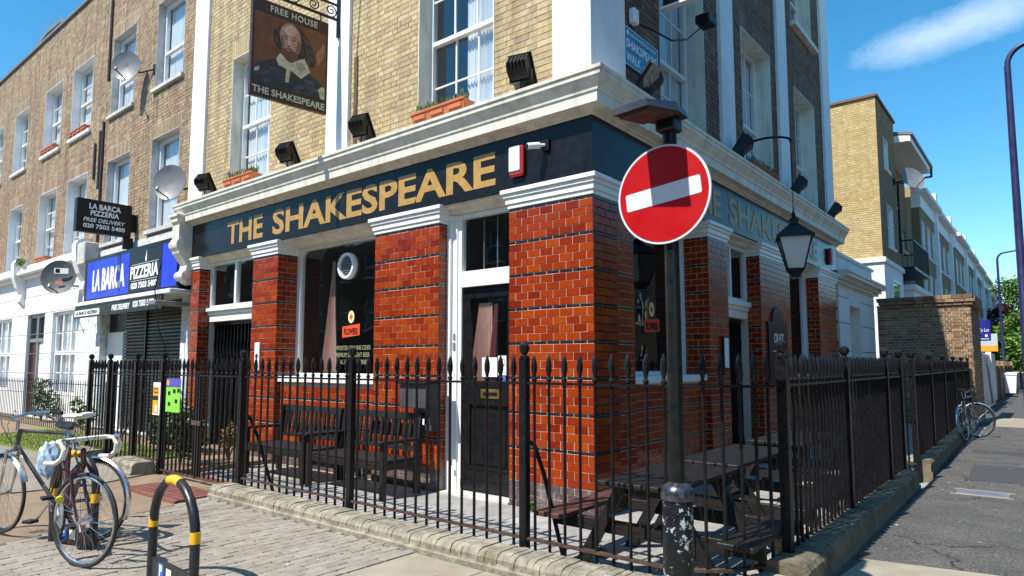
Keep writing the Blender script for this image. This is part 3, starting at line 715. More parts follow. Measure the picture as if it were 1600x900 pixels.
# console scroll closing the fascia at the left end
cs = MB()
prof = [(0.02, 3.05), (-0.06, 3.08), (-0.13, 3.16), (-0.15, 3.26), (-0.10, 3.34), (-0.09, 3.42), (-0.16, 3.52), (-0.24, 3.62), (-0.28, 3.74), (-0.29, 3.86), (-0.26, 3.9), (-0.26, 4.20), (-0.30, 4.22), (-0.30, 4.30), (0.02, 4.30)]
cs.prism([(p, q) for p, q in prof], -9.19, -8.91, 'yz')
cs.lathe([(0.09, 0), (0.09, 0.33), (0.03, 0.34)], 14, (-9.215, -0.10, 3.21), 'x'); cs.lathe([(0.12, 0), (0.12, 0.33), (0.04, 0.34)], 14, (-9.215, -0.19, 3.78), 'x')
cs.cbox(-9.22, -8.88, -0.33, 0.0, 4.301, 4.36, 0.01)
cs.build('console_scroll', M_CREAM, pub)

# ---- ground-floor openings
def room(T, u0, u1, z0, z1, d, parent, deep=1.4, m=M_DARK):
    b = MB(T); b.add([(u0, -d, z0), (u1, -d, z0), (u1, -d, z1), (u0, -d, z1), (u0, -d - deep, z0), (u1, -d - deep, z0), (u1, -d - deep, z1), (u0, -d - deep, z1)],
                     [(4, 5, 6, 7), (0, 1, 5, 4), (1, 2, 6, 5), (2, 3, 7, 6), (3, 0, 4, 7)])
    return b.build('room', m, parent)
def lintel(T, u0, u1, dep):
    b = MB(T); vs = []
    pr = [(0.0, FB - 0.001), (-0.02, FB - 0.001), (-0.03, FB - 0.03), (-dep * 0.55, FB - 0.05), (-dep * 0.7, FB - 0.09), (-dep, FB - 0.10), (-dep - 0.1, FB - 0.10), (-dep - 0.1, FB - 0.001)]
    n = len(pr)
    for u in (u0, u1): vs += [(u, d, z) for d, z in pr]
    b.add(vs, [tuple(range(n)), tuple(range(2 * n - 1, n - 1, -1))] + [(i, (i + 1) % n, n + (i + 1) % n, n + i) for i in range(n)])
    return b.build('lintel', M_CREAM, pub)
def rounded(u0, u1, z0, z1, r, n=5):
    pts = [(u0, z0)]
    pts += [(u0 + r - r * math.cos(a * math.pi / 2 / n), z1 - r + r * math.sin(a * math.pi / 2 / n)) for a in range(n + 1)]
    pts += [(u1 - r + r * math.sin(a * math.pi / 2 / n), z1 - r + r * math.cos(a * math.pi / 2 / n)) for a in range(n + 1)]
    return pts + [(u1, z0)]
def shop_window(T, u0, u1, z0, z1, dep, roomd=1.6):
    """single large pane with rounded upper corners"""
    lintel(T, u0, u1, dep)
    fw = 0.085; w = MB(T)
    out = [(u0, z0), (u0, z1), (u1, z1), (u1, z0)]
    ins = rounded(u0 + fw, u1 - fw, z0 + 0.05, z1 - fw * 0.5, 0.10)
    # frame as ring: jambs, sill, head with rounded corner pieces
    w.box(u0, u0 + fw, -dep - 0.09, -dep, z0, z1); w.box(u1 - fw, u1, -dep - 0.09, -dep, z0, z1)
    w.box(u0 + fw, u1 - fw, -dep - 0.09, -dep, z0, z0 + 0.05); w.box(u0 + fw, u1 - fw, -dep - 0.09, -dep, z1 - 0.04, z1)
    for s in (0, 1):
        n = 5; rr = 0.13
        arc = [(rr - rr * math.cos(a * math.pi / 2 / n), -rr + rr * math.sin(a * math.pi / 2 / n)) for a in range(n + 1)]
        pts = [(0, 0)] + [(p, q) for p, q in arc]
        c0 = u0 + fw if s == 0 else u1 - fw; sg = 1 if s == 0 else -1
        vs = [(c0 + sg * p, dd, z1 - 0.04 + q) for dd in (-dep - 0.002, -dep - 0.088) for p, q in pts]; k = len(pts)
        w.add(vs, [tuple(range(k)), tuple(range(2 * k - 1, k - 1, -1))] + [(i, (i + 1) % k, k + (i + 1) % k, k + i) for i in range(k)])
    fr = w.build('window', M_WHITE, pub)
    MB(T).add([(u0 + fw, -dep - 0.045, z0 + 0.05), (u1 - fw, -dep - 0.045, z0 + 0.05), (u1 - fw, -dep - 0.045, z1 - 0.04), (u0 + fw, -dep - 0.045, z1 - 0.04)], [(0, 1, 2, 3)]).build('pane', G_PUB, fr)
    room(T, u0, u1, z0, z1, dep + 0.092, fr, roomd)
    return fr
bw = shop_window(FRONT, -5.93, -3.51, 1.36, 3.43, 0.36)
sw1 = shop_window(SIDE, 0.86, 2.97, 1.41, 3.43, 0.36)
sw2 = shop_window(SIDE, 6.65, 8.57, 1.41, 3.43, 0.26)
# things painted on / fixed to the big pane
M_CRESTY = mat("cream_badge", (0.72, 0.62, 0.30), 0.5, var=0.05); M_REDP = mat("orange_red_print", (0.72, 0.07, 0.015), 0.5, var=0.05)
M_OLIVE = mat("faded_gold_print", (0.20, 0.19, 0.11), 0.6, var=0.1)
yv = 0.36 + 0.04
def vent(T, u, z, d, parent):
    p = MB(T)
    ring = []; n = 24
    prof = [(0.205, -0.03), (0.205, 0.03), (0.195, 0.05), (0.165, 0.055), (0.16, 0.03), (0.16, -0.03)]
    vs = [(u + r * math.cos(2 * math.pi * j / n), d + h, z + r * math.sin(2 * math.pi * j / n)) for r, h in prof for j in range(n)]
    k = len(prof)
    p.add(vs, [(i * n + j, i * n + (j + 1) % n, ((i + 1) % k) * n + (j + 1) % n, ((i + 1) % k) * n + j) for i in range(k) for j in range(n)])
    v = p.build('extractor_vent', M_UPVC, parent, smooth=True)
    MB(T).add([(u + 0.16 * math.cos(2 * math.pi * j / n), d - 0.02, z + 0.16 * math.sin(2 * math.pi * j / n)) for j in range(n)], [tuple(range(n))]).build('vent_back', M_BLK, v)
    for i in range(-4, 5):
        q = i * 0.034; w = math.sqrt(0.16 ** 2 - q * q)
        MB(T).box(u - w, u + w, d + 0.005, d + 0.02, z + q - 0.006, z + q + 0.006).build('slat', M_GALV, v)
        MB(T).box(u + q - 0.004, u + q + 0.004, d + 0.0, d + 0.0048, z - w, z + w).build('slat', M_GALV, v)
vent(FRONT, -4.63, 3.04, -0.39, pub)
def badge(T, u, z, d, parent, face):
    n = 20
    MB(T).add([(u + 0.075 * math.cos(2 * math.pi * j / n), d, z + 0.095 * math.sin(2 * math.pi * j / n)) for j in range(n)], [tuple(range(n))]).build('badge', M_CRESTY, parent)
    MB(T).add([(u, d + 0.002, z - 0.05), (u + 0.045, d + 0.002, z), (u, d + 0.002, z + 0.05), (u - 0.045, d + 0.002, z)], [(0, 1, 2, 3)]).build('badge_emblem', M_REDP, parent)
    z0 = z - 0.31
    MB(T).add([(u - 0.21, d, z0), (u + 0.21, d, z0 + 0.03), (u + 0.21, d, z0 + 0.2), (u - 0.21, d, z0 + 0.17)], [(0, 1, 2, 3)]).build('badge_panel', M_REDP, parent)
badge(FRONT, -4.535, 2.26, -0.400, bw, 'front')
put_text("FLOWERS", M_BLK, bw, (-4.70, 0.398, 1.99), 0.33, 0.10, bold=0.03, thick=0.001)
for k, (s, w) in enumerate((("IMPORTED GENUINE CIDER", 0.86), ("PREMIUM DRAUGHT BEER", 0.82), ("REAL ALES FINE WINES", 0.74))):
    put_text(s, M_OLIVE, bw, (-4.92 + (0.86 - w) / 2, 0.398, 1.76 - k * 0.105), w, 0.068, bold=0.02, thick=0.001)
badge(SIDE, 2.05, 2.26, -0.402, sw1, 'side')
put_text("FLOWERS", M_BLK, sw1, (-0.399, 1.885, 1.99), 0.33, 0.10, 'side', bold=0.03, thick=0.001)
def drape(T, u, w_top, w_bot, z0, z1, d, parent, m=M_PINK):
    c = MB(T); n = 26; rows = 10; vs = []
    for r_ in range(rows + 1):
        t = r_ / rows; w = w_top + (w_bot - w_top) * (1 - t) ** 1.2
        for i in range(n + 1):
            s = i / n - 0.5
            vs.append((u + s * w + 0.06 * t, d + 0.03 * math.sin(i * 1.55) * (0.4 + (1 - t)), z0 + (z1 - z0) * t))
    c.add(vs, [(r_ * (n + 1) + i, r_ * (n + 1) + i + 1, (r_ + 1) * (n + 1) + i + 1, (r_ + 1) * (n + 1) + i) for r_ in range(rows) for i in range(n)])
    return c.build('curtain', m, parent, smooth=True)
drape(FRONT, -5.35, 0.05, 0.42, 1.42, 3.2, -0.62, bw)

# entrance with folding gate (front left) and the side entrance: transom light above, concertina gate below
def entrance(T, u0, u1, dep, ztr0, ztr1, zt):
    lintel(T, u0, u1, dep)
    f = MB(T); D = dep
    f.box(u0, u0 + 0.07, -D - 0.08, -D, ztr1, zt); f.box(u1 - 0.07, u1, -D - 0.08, -D, ztr1, zt); f.box(u0 + 0.07, u1 - 0.07, -D - 0.08, -D, zt - 0.05, zt)
    f.box(u0 + 0.07, u1 - 0.07, -D - 0.08, -D, ztr1, ztr1 + 0.05)
    f.box((u0 + u1) / 2 - 0.03, (u0 + u1) / 2 + 0.03, -D - 0.08, -D + 0.002, ztr1 + 0.05, zt - 0.05)
    w = f.build('transom_window', M_WHITE, pub)
    for a, b in ((u0 + 0.07, (u0 + u1) / 2 - 0.03), ((u0 + u1) / 2 + 0.03, u1 - 0.07)):
        MB(T).add([(a, -D - 0.04, ztr1 + 0.05), (b, -D - 0.04, ztr1 + 0.05), (b, -D - 0.04, zt - 0.05), (a, -D - 0.04, zt - 0.05)], [(0, 1, 2, 3)]).build('pane', G_PUB, w)
    room(T, u0, u1, ztr1, zt, D + 0.082, w, 1.2)
    t = MB(T)
    for (z0, z1, e) in ((ztr0, ztr0 + 0.13, 0.0), (ztr0 + 0.13, ztr0 + 0.19, 0.03), (ztr0 + 0.19, ztr1 - 0.0005, 0.07)): t.cbox(u0 + 0.001, u1 - 0.001, -D - 0.1, -D + e, z0, z1, 0.005)
    t.build('transom', M_WHITE, pub)
    # folding gate
    gt = MB(T).box(u0 + 0.01, u1 - 0.01, -D - 0.14, -D - 0.10, ztr0 - 0.06, ztr0 - 0.001).build('folding_gate', M_IRON, pub); MB(T).box(u0 + 0.01, u1 - 0.01, -D - 0.14, -D - 0.10, 0.0, 0.03).build('bottom_track', M_IRON, gt)
    n = int((u1 - u0) / 0.125)
    for i in range(n + 1):
        u = u0 + 0.03 + (u1 - u0 - 0.06) * i / n
        MB(T).box(u - 0.010, u + 0.010, -D - 0.13, -D - 0.112, 0.031, ztr0 - 0.061).build('picket', M_IRON, gt)
    lat = (u1 - u0 - 0.06) / n
    for (za, zb) in ((0.25, 0.75), (1.35, 1.95)):
        for i in range(n):
            u = u0 + 0.03 + lat * i
            for s in (0, 1):
                a, b = ((u, za), (u + lat, zb)) if s == 0 else ((u + lat, za), (u, zb))
                MB().tube([T(a[0], -D - 0.108 + s * 0.006, a[1]), T(b[0], -D - 0.108 + s * 0.006, b[1])], 0.006, 4).build('lattice', M_IRON, gt)
    room(T, u0, u1, 0.0, ztr0, D + 0.145, gt, 0.9)
entrance(FRONT, -8.57, -6.69, 0.20, 2.33, 2.58, 3.43)
entrance(SIDE, 3.67, 5.07, 0.22, 2.28, 2.55, 3.43)

# front door
lintel(FRONT, -2.26, -1.13, 0.18)
M_DOORB = mat("black_door_paint", (0.008, 0.009, 0.010), 0.28, spec=0.3, var=0.3, scale=10, bump=0.05)
d = MB(FRONT); D = 0.18
d.box(-2.26, -2.20, -D - 0.1, -D + 0.04, 0.0, 3.43); d.box(-2.2, -2.12, -D - 0.1, -D, 0.0, 3.43); d.box(-2.12, -2.06, -D - 0.1, -D - 0.02, 0.0, 3.43)
d.box(-1.20, -1.13, -D - 0.1, -D - 0.02, 0.0, 3.43); d.box(-2.06, -1.2, -D - 0.1, -D - 0.02, 3.37, 3.43)
d.box(-2.06, -1.2, -D - 0.1, -D - 0.01, 2.60, 2.70); d.box(-2.06, -1.2, -D - 0.1, -D + 0.02, 2.50, 2.595)
df = d.build('door_frame', M_WHITE, pub)
MB(FRONT).add([(-2.06, -D - 0.06, 2.70), (-1.2, -D - 0.06, 2.70), (-1.2, -D - 0.06, 3.37), (-2.06, -D - 0.06, 3.37)], [(0, 1, 2, 3)]).build('pane', G_PUB, df)
for u in (-1.78, -1.56, -1.30): MB(FRONT).box(u - 0.006, u + 0.006, -D - 0.14, -D - 0.125, 2.71, 3.36).build('inner_bar', M_GALV, df)
room(FRONT, -2.12, -1.14, 2.60, 3.43, D + 0.102, df, 1.2)
dr = MB(FRONT); z = 0.03
a0, a1 = -2.055, -1.205; q = -D - 0.09
dr.box(a0, a0 + 0.13, q, q + 0.05, z, 2.49); dr.box(a1 - 0.13, a1, q, q + 0.05, z, 2.49); dr.box(a0 + 0.13, a1 - 0.13, q, q + 0.05, 2.36, 2.49)
dr.box(a0 + 0.13, a1 - 0.13, q, q + 0.05, 1.06, 1.34); dr.box(a0 + 0.13, a1 - 0.13, q, q + 0.05, z, 0.30); dr.box(a0 + 0.13, a1 - 0.13, q + 0.01, q + 0.03, 0.30, 1.06)
dr.box(a0 + 0.16, a1 - 0.16, q + 0.03, q + 0.042, 0.36, 1.0); dr.box(a0, a1, q + 0.05, q + 0.08, 0.06, 0.16); dr.box(a0 + 0.1, a1 - 0.1, q + 0.05, q + 0.062, 0.30, 0.33); dr.box(a0 + 0.1, a1 - 0.1, q + 0.05, q + 0.062, 1.06, 1.08)
door = dr.build('door', M_DOORB, pub)
MB(FRONT).add([(a0 + 0.13, q + 0.03, 1.34), (a1 - 0.13, q + 0.03, 1.34), (a1 - 0.13, q + 0.03, 2.36), (a0 + 0.13, q + 0.03, 2.36)], [(0, 1, 2, 3)]).build('pane', G_PUB, door)
drape(FRONT, -1.80, 0.22, 0.40, 1.32, 2.30, q - 0.03, door); drape(FRONT, -1.62, 0.05, 0.12, 1.32, 2.28, q - 0.02, door, mat('rose_stripe_curtain', (0.52, 0.20, 0.22), 0.9, var=0.2, stretch=(20, 20, 0.5)))
room(FRONT, a0, a1, 1.0, 2.49, D + 0.145, door, 0.9)
lp = MB(FRONT); lp.cbox(-1.74, -1.44, q + 0.05, q + 0.062, 1.14, 1.25, 0.003); lp.build('letter_plate', mat("brass", (0.52, 0.38, 0.12), 0.35, 0.9, var=0.15), door)
MB(FRONT).box(-1.70, -1.48, q + 0.0625, q + 0.066, 1.175, 1.215).build('letter_slot', M_BLK, door)
MB(FRONT).box(-1.74, -1.50, q + 0.033, q + 0.037, 1.40, 1.63).build('paper_notice', mat("white_paper", (0.8, 0.8, 0.8), 0.8, var=0.02), door)
put_text("NO FOOD OR DRINK", mat("grey_print", (0.45, 0.45, 0.45), 0.8, var=0), door, (-1.71, -(q + 0.0375), 1.555), 0.18, 0.018, thick=0.0008)
MB(FRONT).box(-1.485, -1.36, q + 0.033, q + 0.037, 1.42, 1.65).build('paper_notice', MATS["white_paper"], door)
ns = MB(FRONT); n = 16; c = (-1.422, 1.57)
vs = [(c[0] + r_ * math.cos(2 * math.pi * j / n), q + 0.038, c[1] + r_ * math.sin(2 * math.pi * j / n)) for r_ in (0.05, 0.04) for j in range(n)]
ns.add(vs, [(j, (j + 1) % n, n + (j + 1) % n, n + j) for j in range(n)]); ns.add([(c[0] - 0.03, q + 0.0385, c[1] + 0.036), (c[0] - 0.036, q + 0.0385, c[1] + 0.03), (c[0] + 0.03, q + 0.0385, c[1] - 0.036), (c[0] + 0.036, q + 0.0385, c[1] - 0.03)], [(0, 1, 2, 3)])
ns.build('prohibition_ring', mat("red_ink", (0.55, 0.03, 0.03), 0.6, var=0), door)
MB(FRONT).box(-1.47, -1.37, q + 0.033, q + 0.037, 1.35, 1.41).build('sticker', mat("blue_sticker", (0.08, 0.12, 0.45), 0.5, var=0.3, scale=60), door)
MB(FRONT).cbox(-2.17, -2.14, -D, -D + 0.012, 1.85, 1.93, 0.002).cbox(-2.175, -2.135, -D, -D + 0.01, 1.72, 1.82, 0.002).build('lock_plate', M_GALV, df)
MB(FRONT).box(-2.2, -1.13, -0.3, 0.02, -0.01, 0.025).build('doorstep', M_STONE, pub)

# ---- upper floors
UZ = FT + 0.53; TOPZ = 11.4
fh = [(-7.72, -6.38, 4.72, 7.12), (-2.74, -1.40, 4.62, 7.12), (-7.72, -6.38, 8.35, 10.25), (-2.74, -1.40, 8.35, 10.25)]
sh = [(1.72, 3.14, 4.78, 7.15), (4.66, 6.12, 4.80, 7.10), (7.56, 9.00, 4.80, 7.05), (1.72, 3.14, 8.35, 10.2), (4.66, 6.12, 8.35, 10.2), (7.56, 9.0, 8.35, 10.2)]
UF = shifted(FRONT, dd=-0.05); US = shifted(SIDE, dd=-0.05)
w = MB(UF); backing(w, -9.19, 0.0, FT + 0.4, TOPZ, fh, -0.32, -0.0055); w.build('upper_wall', M_MORT, pub)
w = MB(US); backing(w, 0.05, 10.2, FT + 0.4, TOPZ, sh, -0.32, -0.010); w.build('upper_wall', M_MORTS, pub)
arch_f = [(h[0] - 0.06, h[1] + 0.06, h[3], h[3] + 0.3) for h in fh]; arch_s = [(h[0] - 0.06, h[1] + 0.06, h[3], h[3] + 0.3) for h in sh]
b = MB(UF); pf = [(-9.19, -8.64, 0, 20), (-4.73, -4.2, 0, 20), (-0.5, 0.1, 0, 20)]
lay(b, -9.19, 0.0, UZ, TOPZ, holes=fh + pf + arch_f, rnd=random.Random(21), jit=0.002)
for (a0_, a1_, z0_, z1_) in arch_f:
    u = a0_
    while u < a1_ - 0.03: b.brick(u + 0.004, u + 0.07, z0_ + 0.004, z1_ - 0.004, -0.012, 0.001); u += 0.0745
tag(b.build('stock_bricks', M_STOCK, pub, recalc=False), kind='stuff')
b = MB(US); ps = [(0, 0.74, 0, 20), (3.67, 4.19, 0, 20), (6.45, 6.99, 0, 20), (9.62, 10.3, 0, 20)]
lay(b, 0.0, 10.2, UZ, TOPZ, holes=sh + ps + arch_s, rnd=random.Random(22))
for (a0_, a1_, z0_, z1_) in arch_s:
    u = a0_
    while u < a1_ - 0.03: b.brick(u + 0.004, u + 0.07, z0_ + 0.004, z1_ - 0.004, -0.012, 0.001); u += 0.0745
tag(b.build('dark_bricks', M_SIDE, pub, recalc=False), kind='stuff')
for (a, c) in ((-9.19, -8.64), (-4.73, -4.2), (-0.5, -0.0005)): MB(FRONT).box(a, c, -0.06, 0.0, UZ - 0.02, TOPZ).build('pilaster', M_WALLW, pub)
for (a, c) in ((0.0604, 0.74), (3.67, 4.19), (6.45, 6.99), (9.62, 10.2)): MB(SIDE).box(a, c, -0.06, 0.0005, UZ - 0.02, TOPZ).build('pilaster', M_WALLW, pub)
ok = dict(m=M_WHITE, fr=0.07)
for i, h in enumerate(fh):
    sash(UF, *h, 0.20, pub, meet=5.86 if i < 2 else None, curtain=((0.0, 1.0) if i == 0 else (0.45, 1.0)) if i < 2 else None, reveal=M_CREAM, **ok)
for i, h in enumerate(sh):
    sash(US, *h, 0.26, pub, meet=5.68 if i < 3 else None, curtain=(0.0, 1.0) if i in (1, 2) else ((0.55, 1.0) if i == 0 else None), reveal=M_CREAM, **ok)
    if i >= 3: MB(US).cbox(h[0] - 0.1, h[1] + 0.1, -0.2, 0.12, h[2] - 0.1, h[2], 0.01).build('sill', M_CREAM, pub)
MB(UF).box(-4.10, -4.03, 0.002, 0.02, 4.75, 6.05).build('conduit', mat('brown_conduit', (0.10, 0.065, 0.04), 0.7, var=0.2), pub); MB().tube([(-4.06, 0.035, 6.05), (-3.98, 0.035, 7.2), (-3.95, 0.035, 8.2)], 0.006, 4).build('cable', M_BLK, pub)
# rest of the block: back and left walls, roof, coping
k = MB(); k.box(-9.19, 0.0, 9.95, 10.2, 0.0, TOPZ); k.box(-9.19, -9.0, 0.4, 9.95, 0.0, TOPZ); k.box(-9.0, -0.36, 0.36, 9.95, TOPZ - 0.3, TOPZ - 0.1); k.box(-8.99, -0.5, 2.1, 9.9, 3.6, 3.7)
k.build('rear_wall', M_MORTT, pub)
sweep([(-0.4, TOPZ), (0.12, TOPZ), (0.12, TOPZ + 0.12), (-0.4, TOPZ + 0.12)], 'parapet_coping', M_CREAM)
# ------------------------------------------------------------------ iron railings
RAILZ, TIPZ = 1.405, 1.60
bar_me = MB().tube([(0, 0, 0.14), (0, 0, RAILZ + 0.02)], 0.0125, 6).mesh('bar', M_IRON, True)
fin = MB(); fin.lathe([(0.012, RAILZ + 0.012), (0.020, RAILZ + 0.022), (0.020, RAILZ + 0.036), (0.011, RAILZ + 0.046), (0.013, RAILZ + 0.055), (0.023, RAILZ + 0.10), (0.0235, RAILZ + 0.135), (0.017, RAILZ + 0.18), (0.004, TIPZ + 0.02)], 8)
fin_me = fin.mesh('finial', M_IRON, True)
RB = random.Random(77)
def railing(name, label, pts, bars, posts, group='iron railings round the pub', zb=0.25, gate=False, low=0.0):
    """pts: rail polyline; bars: list of xy; posts: list of (x, y, radius_half, has_ball)"""
    t = thing(name, label, 'gate' if gate else 'railing', (pts[0][0], pts[0][1], 0.0), world_coords=True, group=group)
    loc = Vector(t.location)
    for z, s, h in ((RAILZ, 0.020, 0.009), (zb, 0.020, 0.009)):
        b = MB()
        for (p, q) in zip(pts, pts[1:]):
            p, q = Vector(p), Vector(q); d = (q - p).normalized(); n = Vector((-d.y, d.x)) * s
            vs = [(*(e + n * k), zz) for e in (p, q) for (k, zz) in ((1, z - h), (-1, z - h), (-1, z + h), (1, z + h))]
            b.add(vs, [(0, 1, 2, 3), (7, 6, 5, 4), (0, 1, 5, 4), (1, 2, 6, 5), (2, 3, 7, 6), (3, 0, 4, 7)])
        b.build('rail', M_IRON if z > 1 else M_RUST, t)
    for x, y in bars:
        o = link('bar', bar_me, t); o.location = (x, y, 0); o.rotation_euler = (RB.uniform(-0.0025, 0.0025), RB.uniform(-0.0025, 0.0025), 0)
        f = link('finial', fin_me, o)
        f.matrix_parent_inverse = Matrix.Identity(4)
    for p in posts:
        x, y, r, ball = p[:4]; zt = 1.615
        b = MB().cbox(x - r, x + r, y - r, y + r, 0.02, zt - 0.02, 0.004)
        po = b.build('post', M_IRON, t)
        if ball:
            c = MB().lathe([(r * 1.25, zt - 0.02), (r * 1.25, zt - 0.005), (r * 0.7, zt + 0.002), (r * 0.6, zt + 0.012), (0.032, zt + 0.025), (0.042, zt + 0.055), (0.036, zt + 0.082), (0.016, zt + 0.096), (0.003, zt + 0.099)], 12, (x, y, 0))
            c.build('ball_finial', M_IRON, po, smooth=True)
        if len(p) > 4:     # raking stay behind the post
            sx, sy = p[4]
            MB().tube([(x, y, 0.98), (x + sx * 0.25, y + sy * 0.25, 0.93), (x + sx * 0.5, y + sy * 0.5, 0.7), (x + sx, y + sy, 0.05)], 0.019, 6).build('stay', M_IRON, po, smooth=True)
    return t
def div(a, b, n): return [(a[0] + (b[0] - a[0]) * (i + 0.5) / n, a[1] + (b[1] - a[1]) * (i + 0.5) / n) for i in range(n)]
FY = -1.735
railing('railing', 'front railing panel before the two benches, left of the door', [(-3.66, FY), (-1.67, FY)], div((-3.66, FY), (-1.69, FY), 14),
        [(-3.72, FY, 0.036, True, (0.12, 0.36)), (-1.67, FY, 0.030, True)])
railing('railing', 'front railing panel before the black front door', [(-1.64, FY), (0.43, FY)], div((-1.64, FY), (0.42, FY), 15), [(0.456, FY, 0.032, True, (0.10, 0.36))])
curve = [(1.62, FY), (1.74, -1.70), (1.845, -1.635), (1.94, -1.555), (2.015, -1.45), (2.075, -1.33), (2.12, -1.215)]
railing('railing', 'front railing panel curving round the corner before the picnic tables', [(0.49, FY)] + curve + [(2.165, -1.09)], div((0.49, FY), (1.56, FY), 8) + [curve[0]] + curve[2:], [(2.17, -1.06, 0.034, True)])
railing('railing', 'side-street railing panel nearest the corner', [(2.172, -1.02), (2.172, 0.68)], div((2.172, -1.02), (2.172, 0.68), 15), [(2.172, 0.72, 0.03, True)])
railing('railing', 'second side-street railing panel from the corner', [(2.172, 0.75), (2.172, 2.5)], div((2.172, 0.75), (2.172, 2.5), 15), [(2.172, 2.54, 0.03, True)])
railing('railing', 'third side-street railing panel, ending at the gap', [(2.17, 2.57), (2.165, 3.42)], div((2.17, 2.57), (2.165, 3.42), 7), [(2.165, 3.46, 0.03, True)])
prev = 4.45
railing('gate', 'narrow iron gate standing open in the side-street railings', [(2.16, 4.4), (1.45, 4.1)], div((2.14, 4.39), (1.47, 4.11), 6), [(2.16, 4.42, 0.032, True)], gate=True)
for i, (ya, yb) in enumerate(((4.45, 6.4), (6.4, 8.4), (8.4, 10.4), (10.4, 12.4), (12.4, 14.2))):
    xa, xb = 2.16 - (ya - 4.4) * 0.019, 2.16 - (yb - 4.4) * 0.019
    railing('railing', ['far side-street railing panel just beyond the gap', 'far side-street railing panel second beyond the gap', 'far side-street railing panel behind the leaning bicycle',
                        'far side-street railing panel next to last before the brick garden wall', 'last side-street railing panel, touching the brick garden wall'][i],
            [(xa, ya), (xb, yb)], div((xa, ya + 0.03), (xb, yb - 0.03), 17 if i < 3 else 15), [(xb, yb, 0.03, True)])
def gate_leaf(label, x0, x1, n, notices=False):
    t = railing('gate', label, [(x0, FY), (x1, FY)], div((x0 + 0.02, FY), (x1 - 0.02, FY), n), [], gate=True, zb=0.14)
    for x in (x0 + 0.012, x1 - 0.012): MB().cbox(x - 0.018, x + 0.018, FY - 0.012, FY + 0.012, 0.12, RAILZ + 0.05, 0.003).build('stile', M_IRON, t)
    return t
gate_leaf('right leaf of the black double gate before the folding entrance gate', -4.76, -3.78, 8)
g2 = gate_leaf('left leaf of the black double gate, beside the green poster', -5.76, -4.80, 8)
MB().cbox(-4.90, -4.66, FY - 0.03, FY - 0.014, 0.78, 0.84, 0.004).build('bolt', M_RUST, g2)
railing('railing', 'short railing panel with the yellow notice, above the wall stub', [(-6.69, FY), (-5.81, FY)], div((-6.66, FY), (-5.84, FY), 7), [(-6.69, FY, 0.034, True), (-5.81, FY, 0.034, True)])
t = railing('gate', 'narrow railing gate in front of the pizzeria shutter', [(-7.52, FY), (-6.74, FY)], div((-7.50, FY), (-6.76, FY), 5), [(-7.53, FY, 0.022, False)], gate=True, zb=0.16)
railing('railing', 'leftmost tall railing panel, beside the turf', [(-8.46, FY), (-7.70, FY)], div((-8.44, FY), (-7.72, FY), 6), [(-8.48, FY, 0.03, True), (-7.69, FY, 0.03, True)])
# low thin fence of the white house
fn = thing('garden_fence', 'thin low railing in front of the white house at the left', 'fence', (-11.6, -0.62, 0.1), world_coords=True)
for z in (1.12, 0.25): MB().box(-19.5, -9.2, -0.64, -0.62, z - 0.008, z + 0.008).build('rail', M_IRON, fn)
tb = MB().tube([(0, 0, 0.1), (0, 0, 1.17), (0, 0, 1.22)], [0.008, 0.008, 0.002], 5).mesh('bar', M_IRON)
for i in range(74): o = link('bar', tb, fn); o.location = (-19.4 + i * 0.138, -0.63, 0)
MB().tube([(-9.4, -0.9, 0.2), (-9.05, -0.63, 1.2)], 0.014, 6).build('leaning_bar', M_IRON, fn)

# notices tied to the railings
nt = thing('notice', 'yellow and white printed notice tied to the railing left of the gate', 'notice', (-5.93, FY - 0.03, 0.88), world_coords=True)
M_YEL = mat("amber_print", (0.80, 0.36, 0.02), 0.6, var=0.06); M_WPAP = MATS["white_paper"]
MB().box(-6.03, -5.81, FY - 0.036, FY - 0.03, 0.86, 1.30).build('sheet', M_WPAP, nt); MB().box(-6.025, -5.85, FY - 0.0385, FY - 0.0365, 0.88, 1.24).build('yellow_panel', M_YEL, nt)
MB().box(-6.02, -5.86, FY - 0.040, FY - 0.0387, 1.06, 1.12).build('black_bar', M_BLK, nt); MB().box(-5.95, -5.885, FY - 0.040, FY - 0.0387, 0.90, 0.99).build('white_box', M_WPAP, nt)
for k, s in enumerate(("NOTICE", "PLANNING")): put_text(s, M_BLK, nt, (-6.01, FY - 0.0386, 1.195 - k * 0.045), 0.14, 0.03, bold=0.02, thick=0.001)
gp = thing('poster', 'green and blue poster with small photographs tied to the gate', 'poster', (-5.3, FY - 0.03, 0.9), world_coords=True)
MB().box(-5.63, -5.22, FY - 0.036, FY - 0.03, 0.92, 1.36).build('sheet', mat("lime_green_print", (0.22, 0.62, 0.06), 0.6, var=0.1), gp)
MB().box(-5.63, -5.22, FY - 0.039, FY - 0.0365, 1.25, 1.36).build('header', mat("violet_blue_print", (0.08, 0.08, 0.42), 0.6, var=0.1), gp)
for (x, z) in ((-5.57, 1.14), (-5.42, 1.17), (-5.56, 1.0), (-5.36, 1.04), (-5.30, 1.18)): MB().box(x, x + 0.07, FY - 0.039, FY - 0.0365, z, z + 0.05).build('photo', M_BLK, gp)
MB().lathe([(0.04, 0), (0.04, 0.002)], 12, (-5.575, FY - 0.0395, 1.305), 'y').build('emblem', M_YEL, gp)

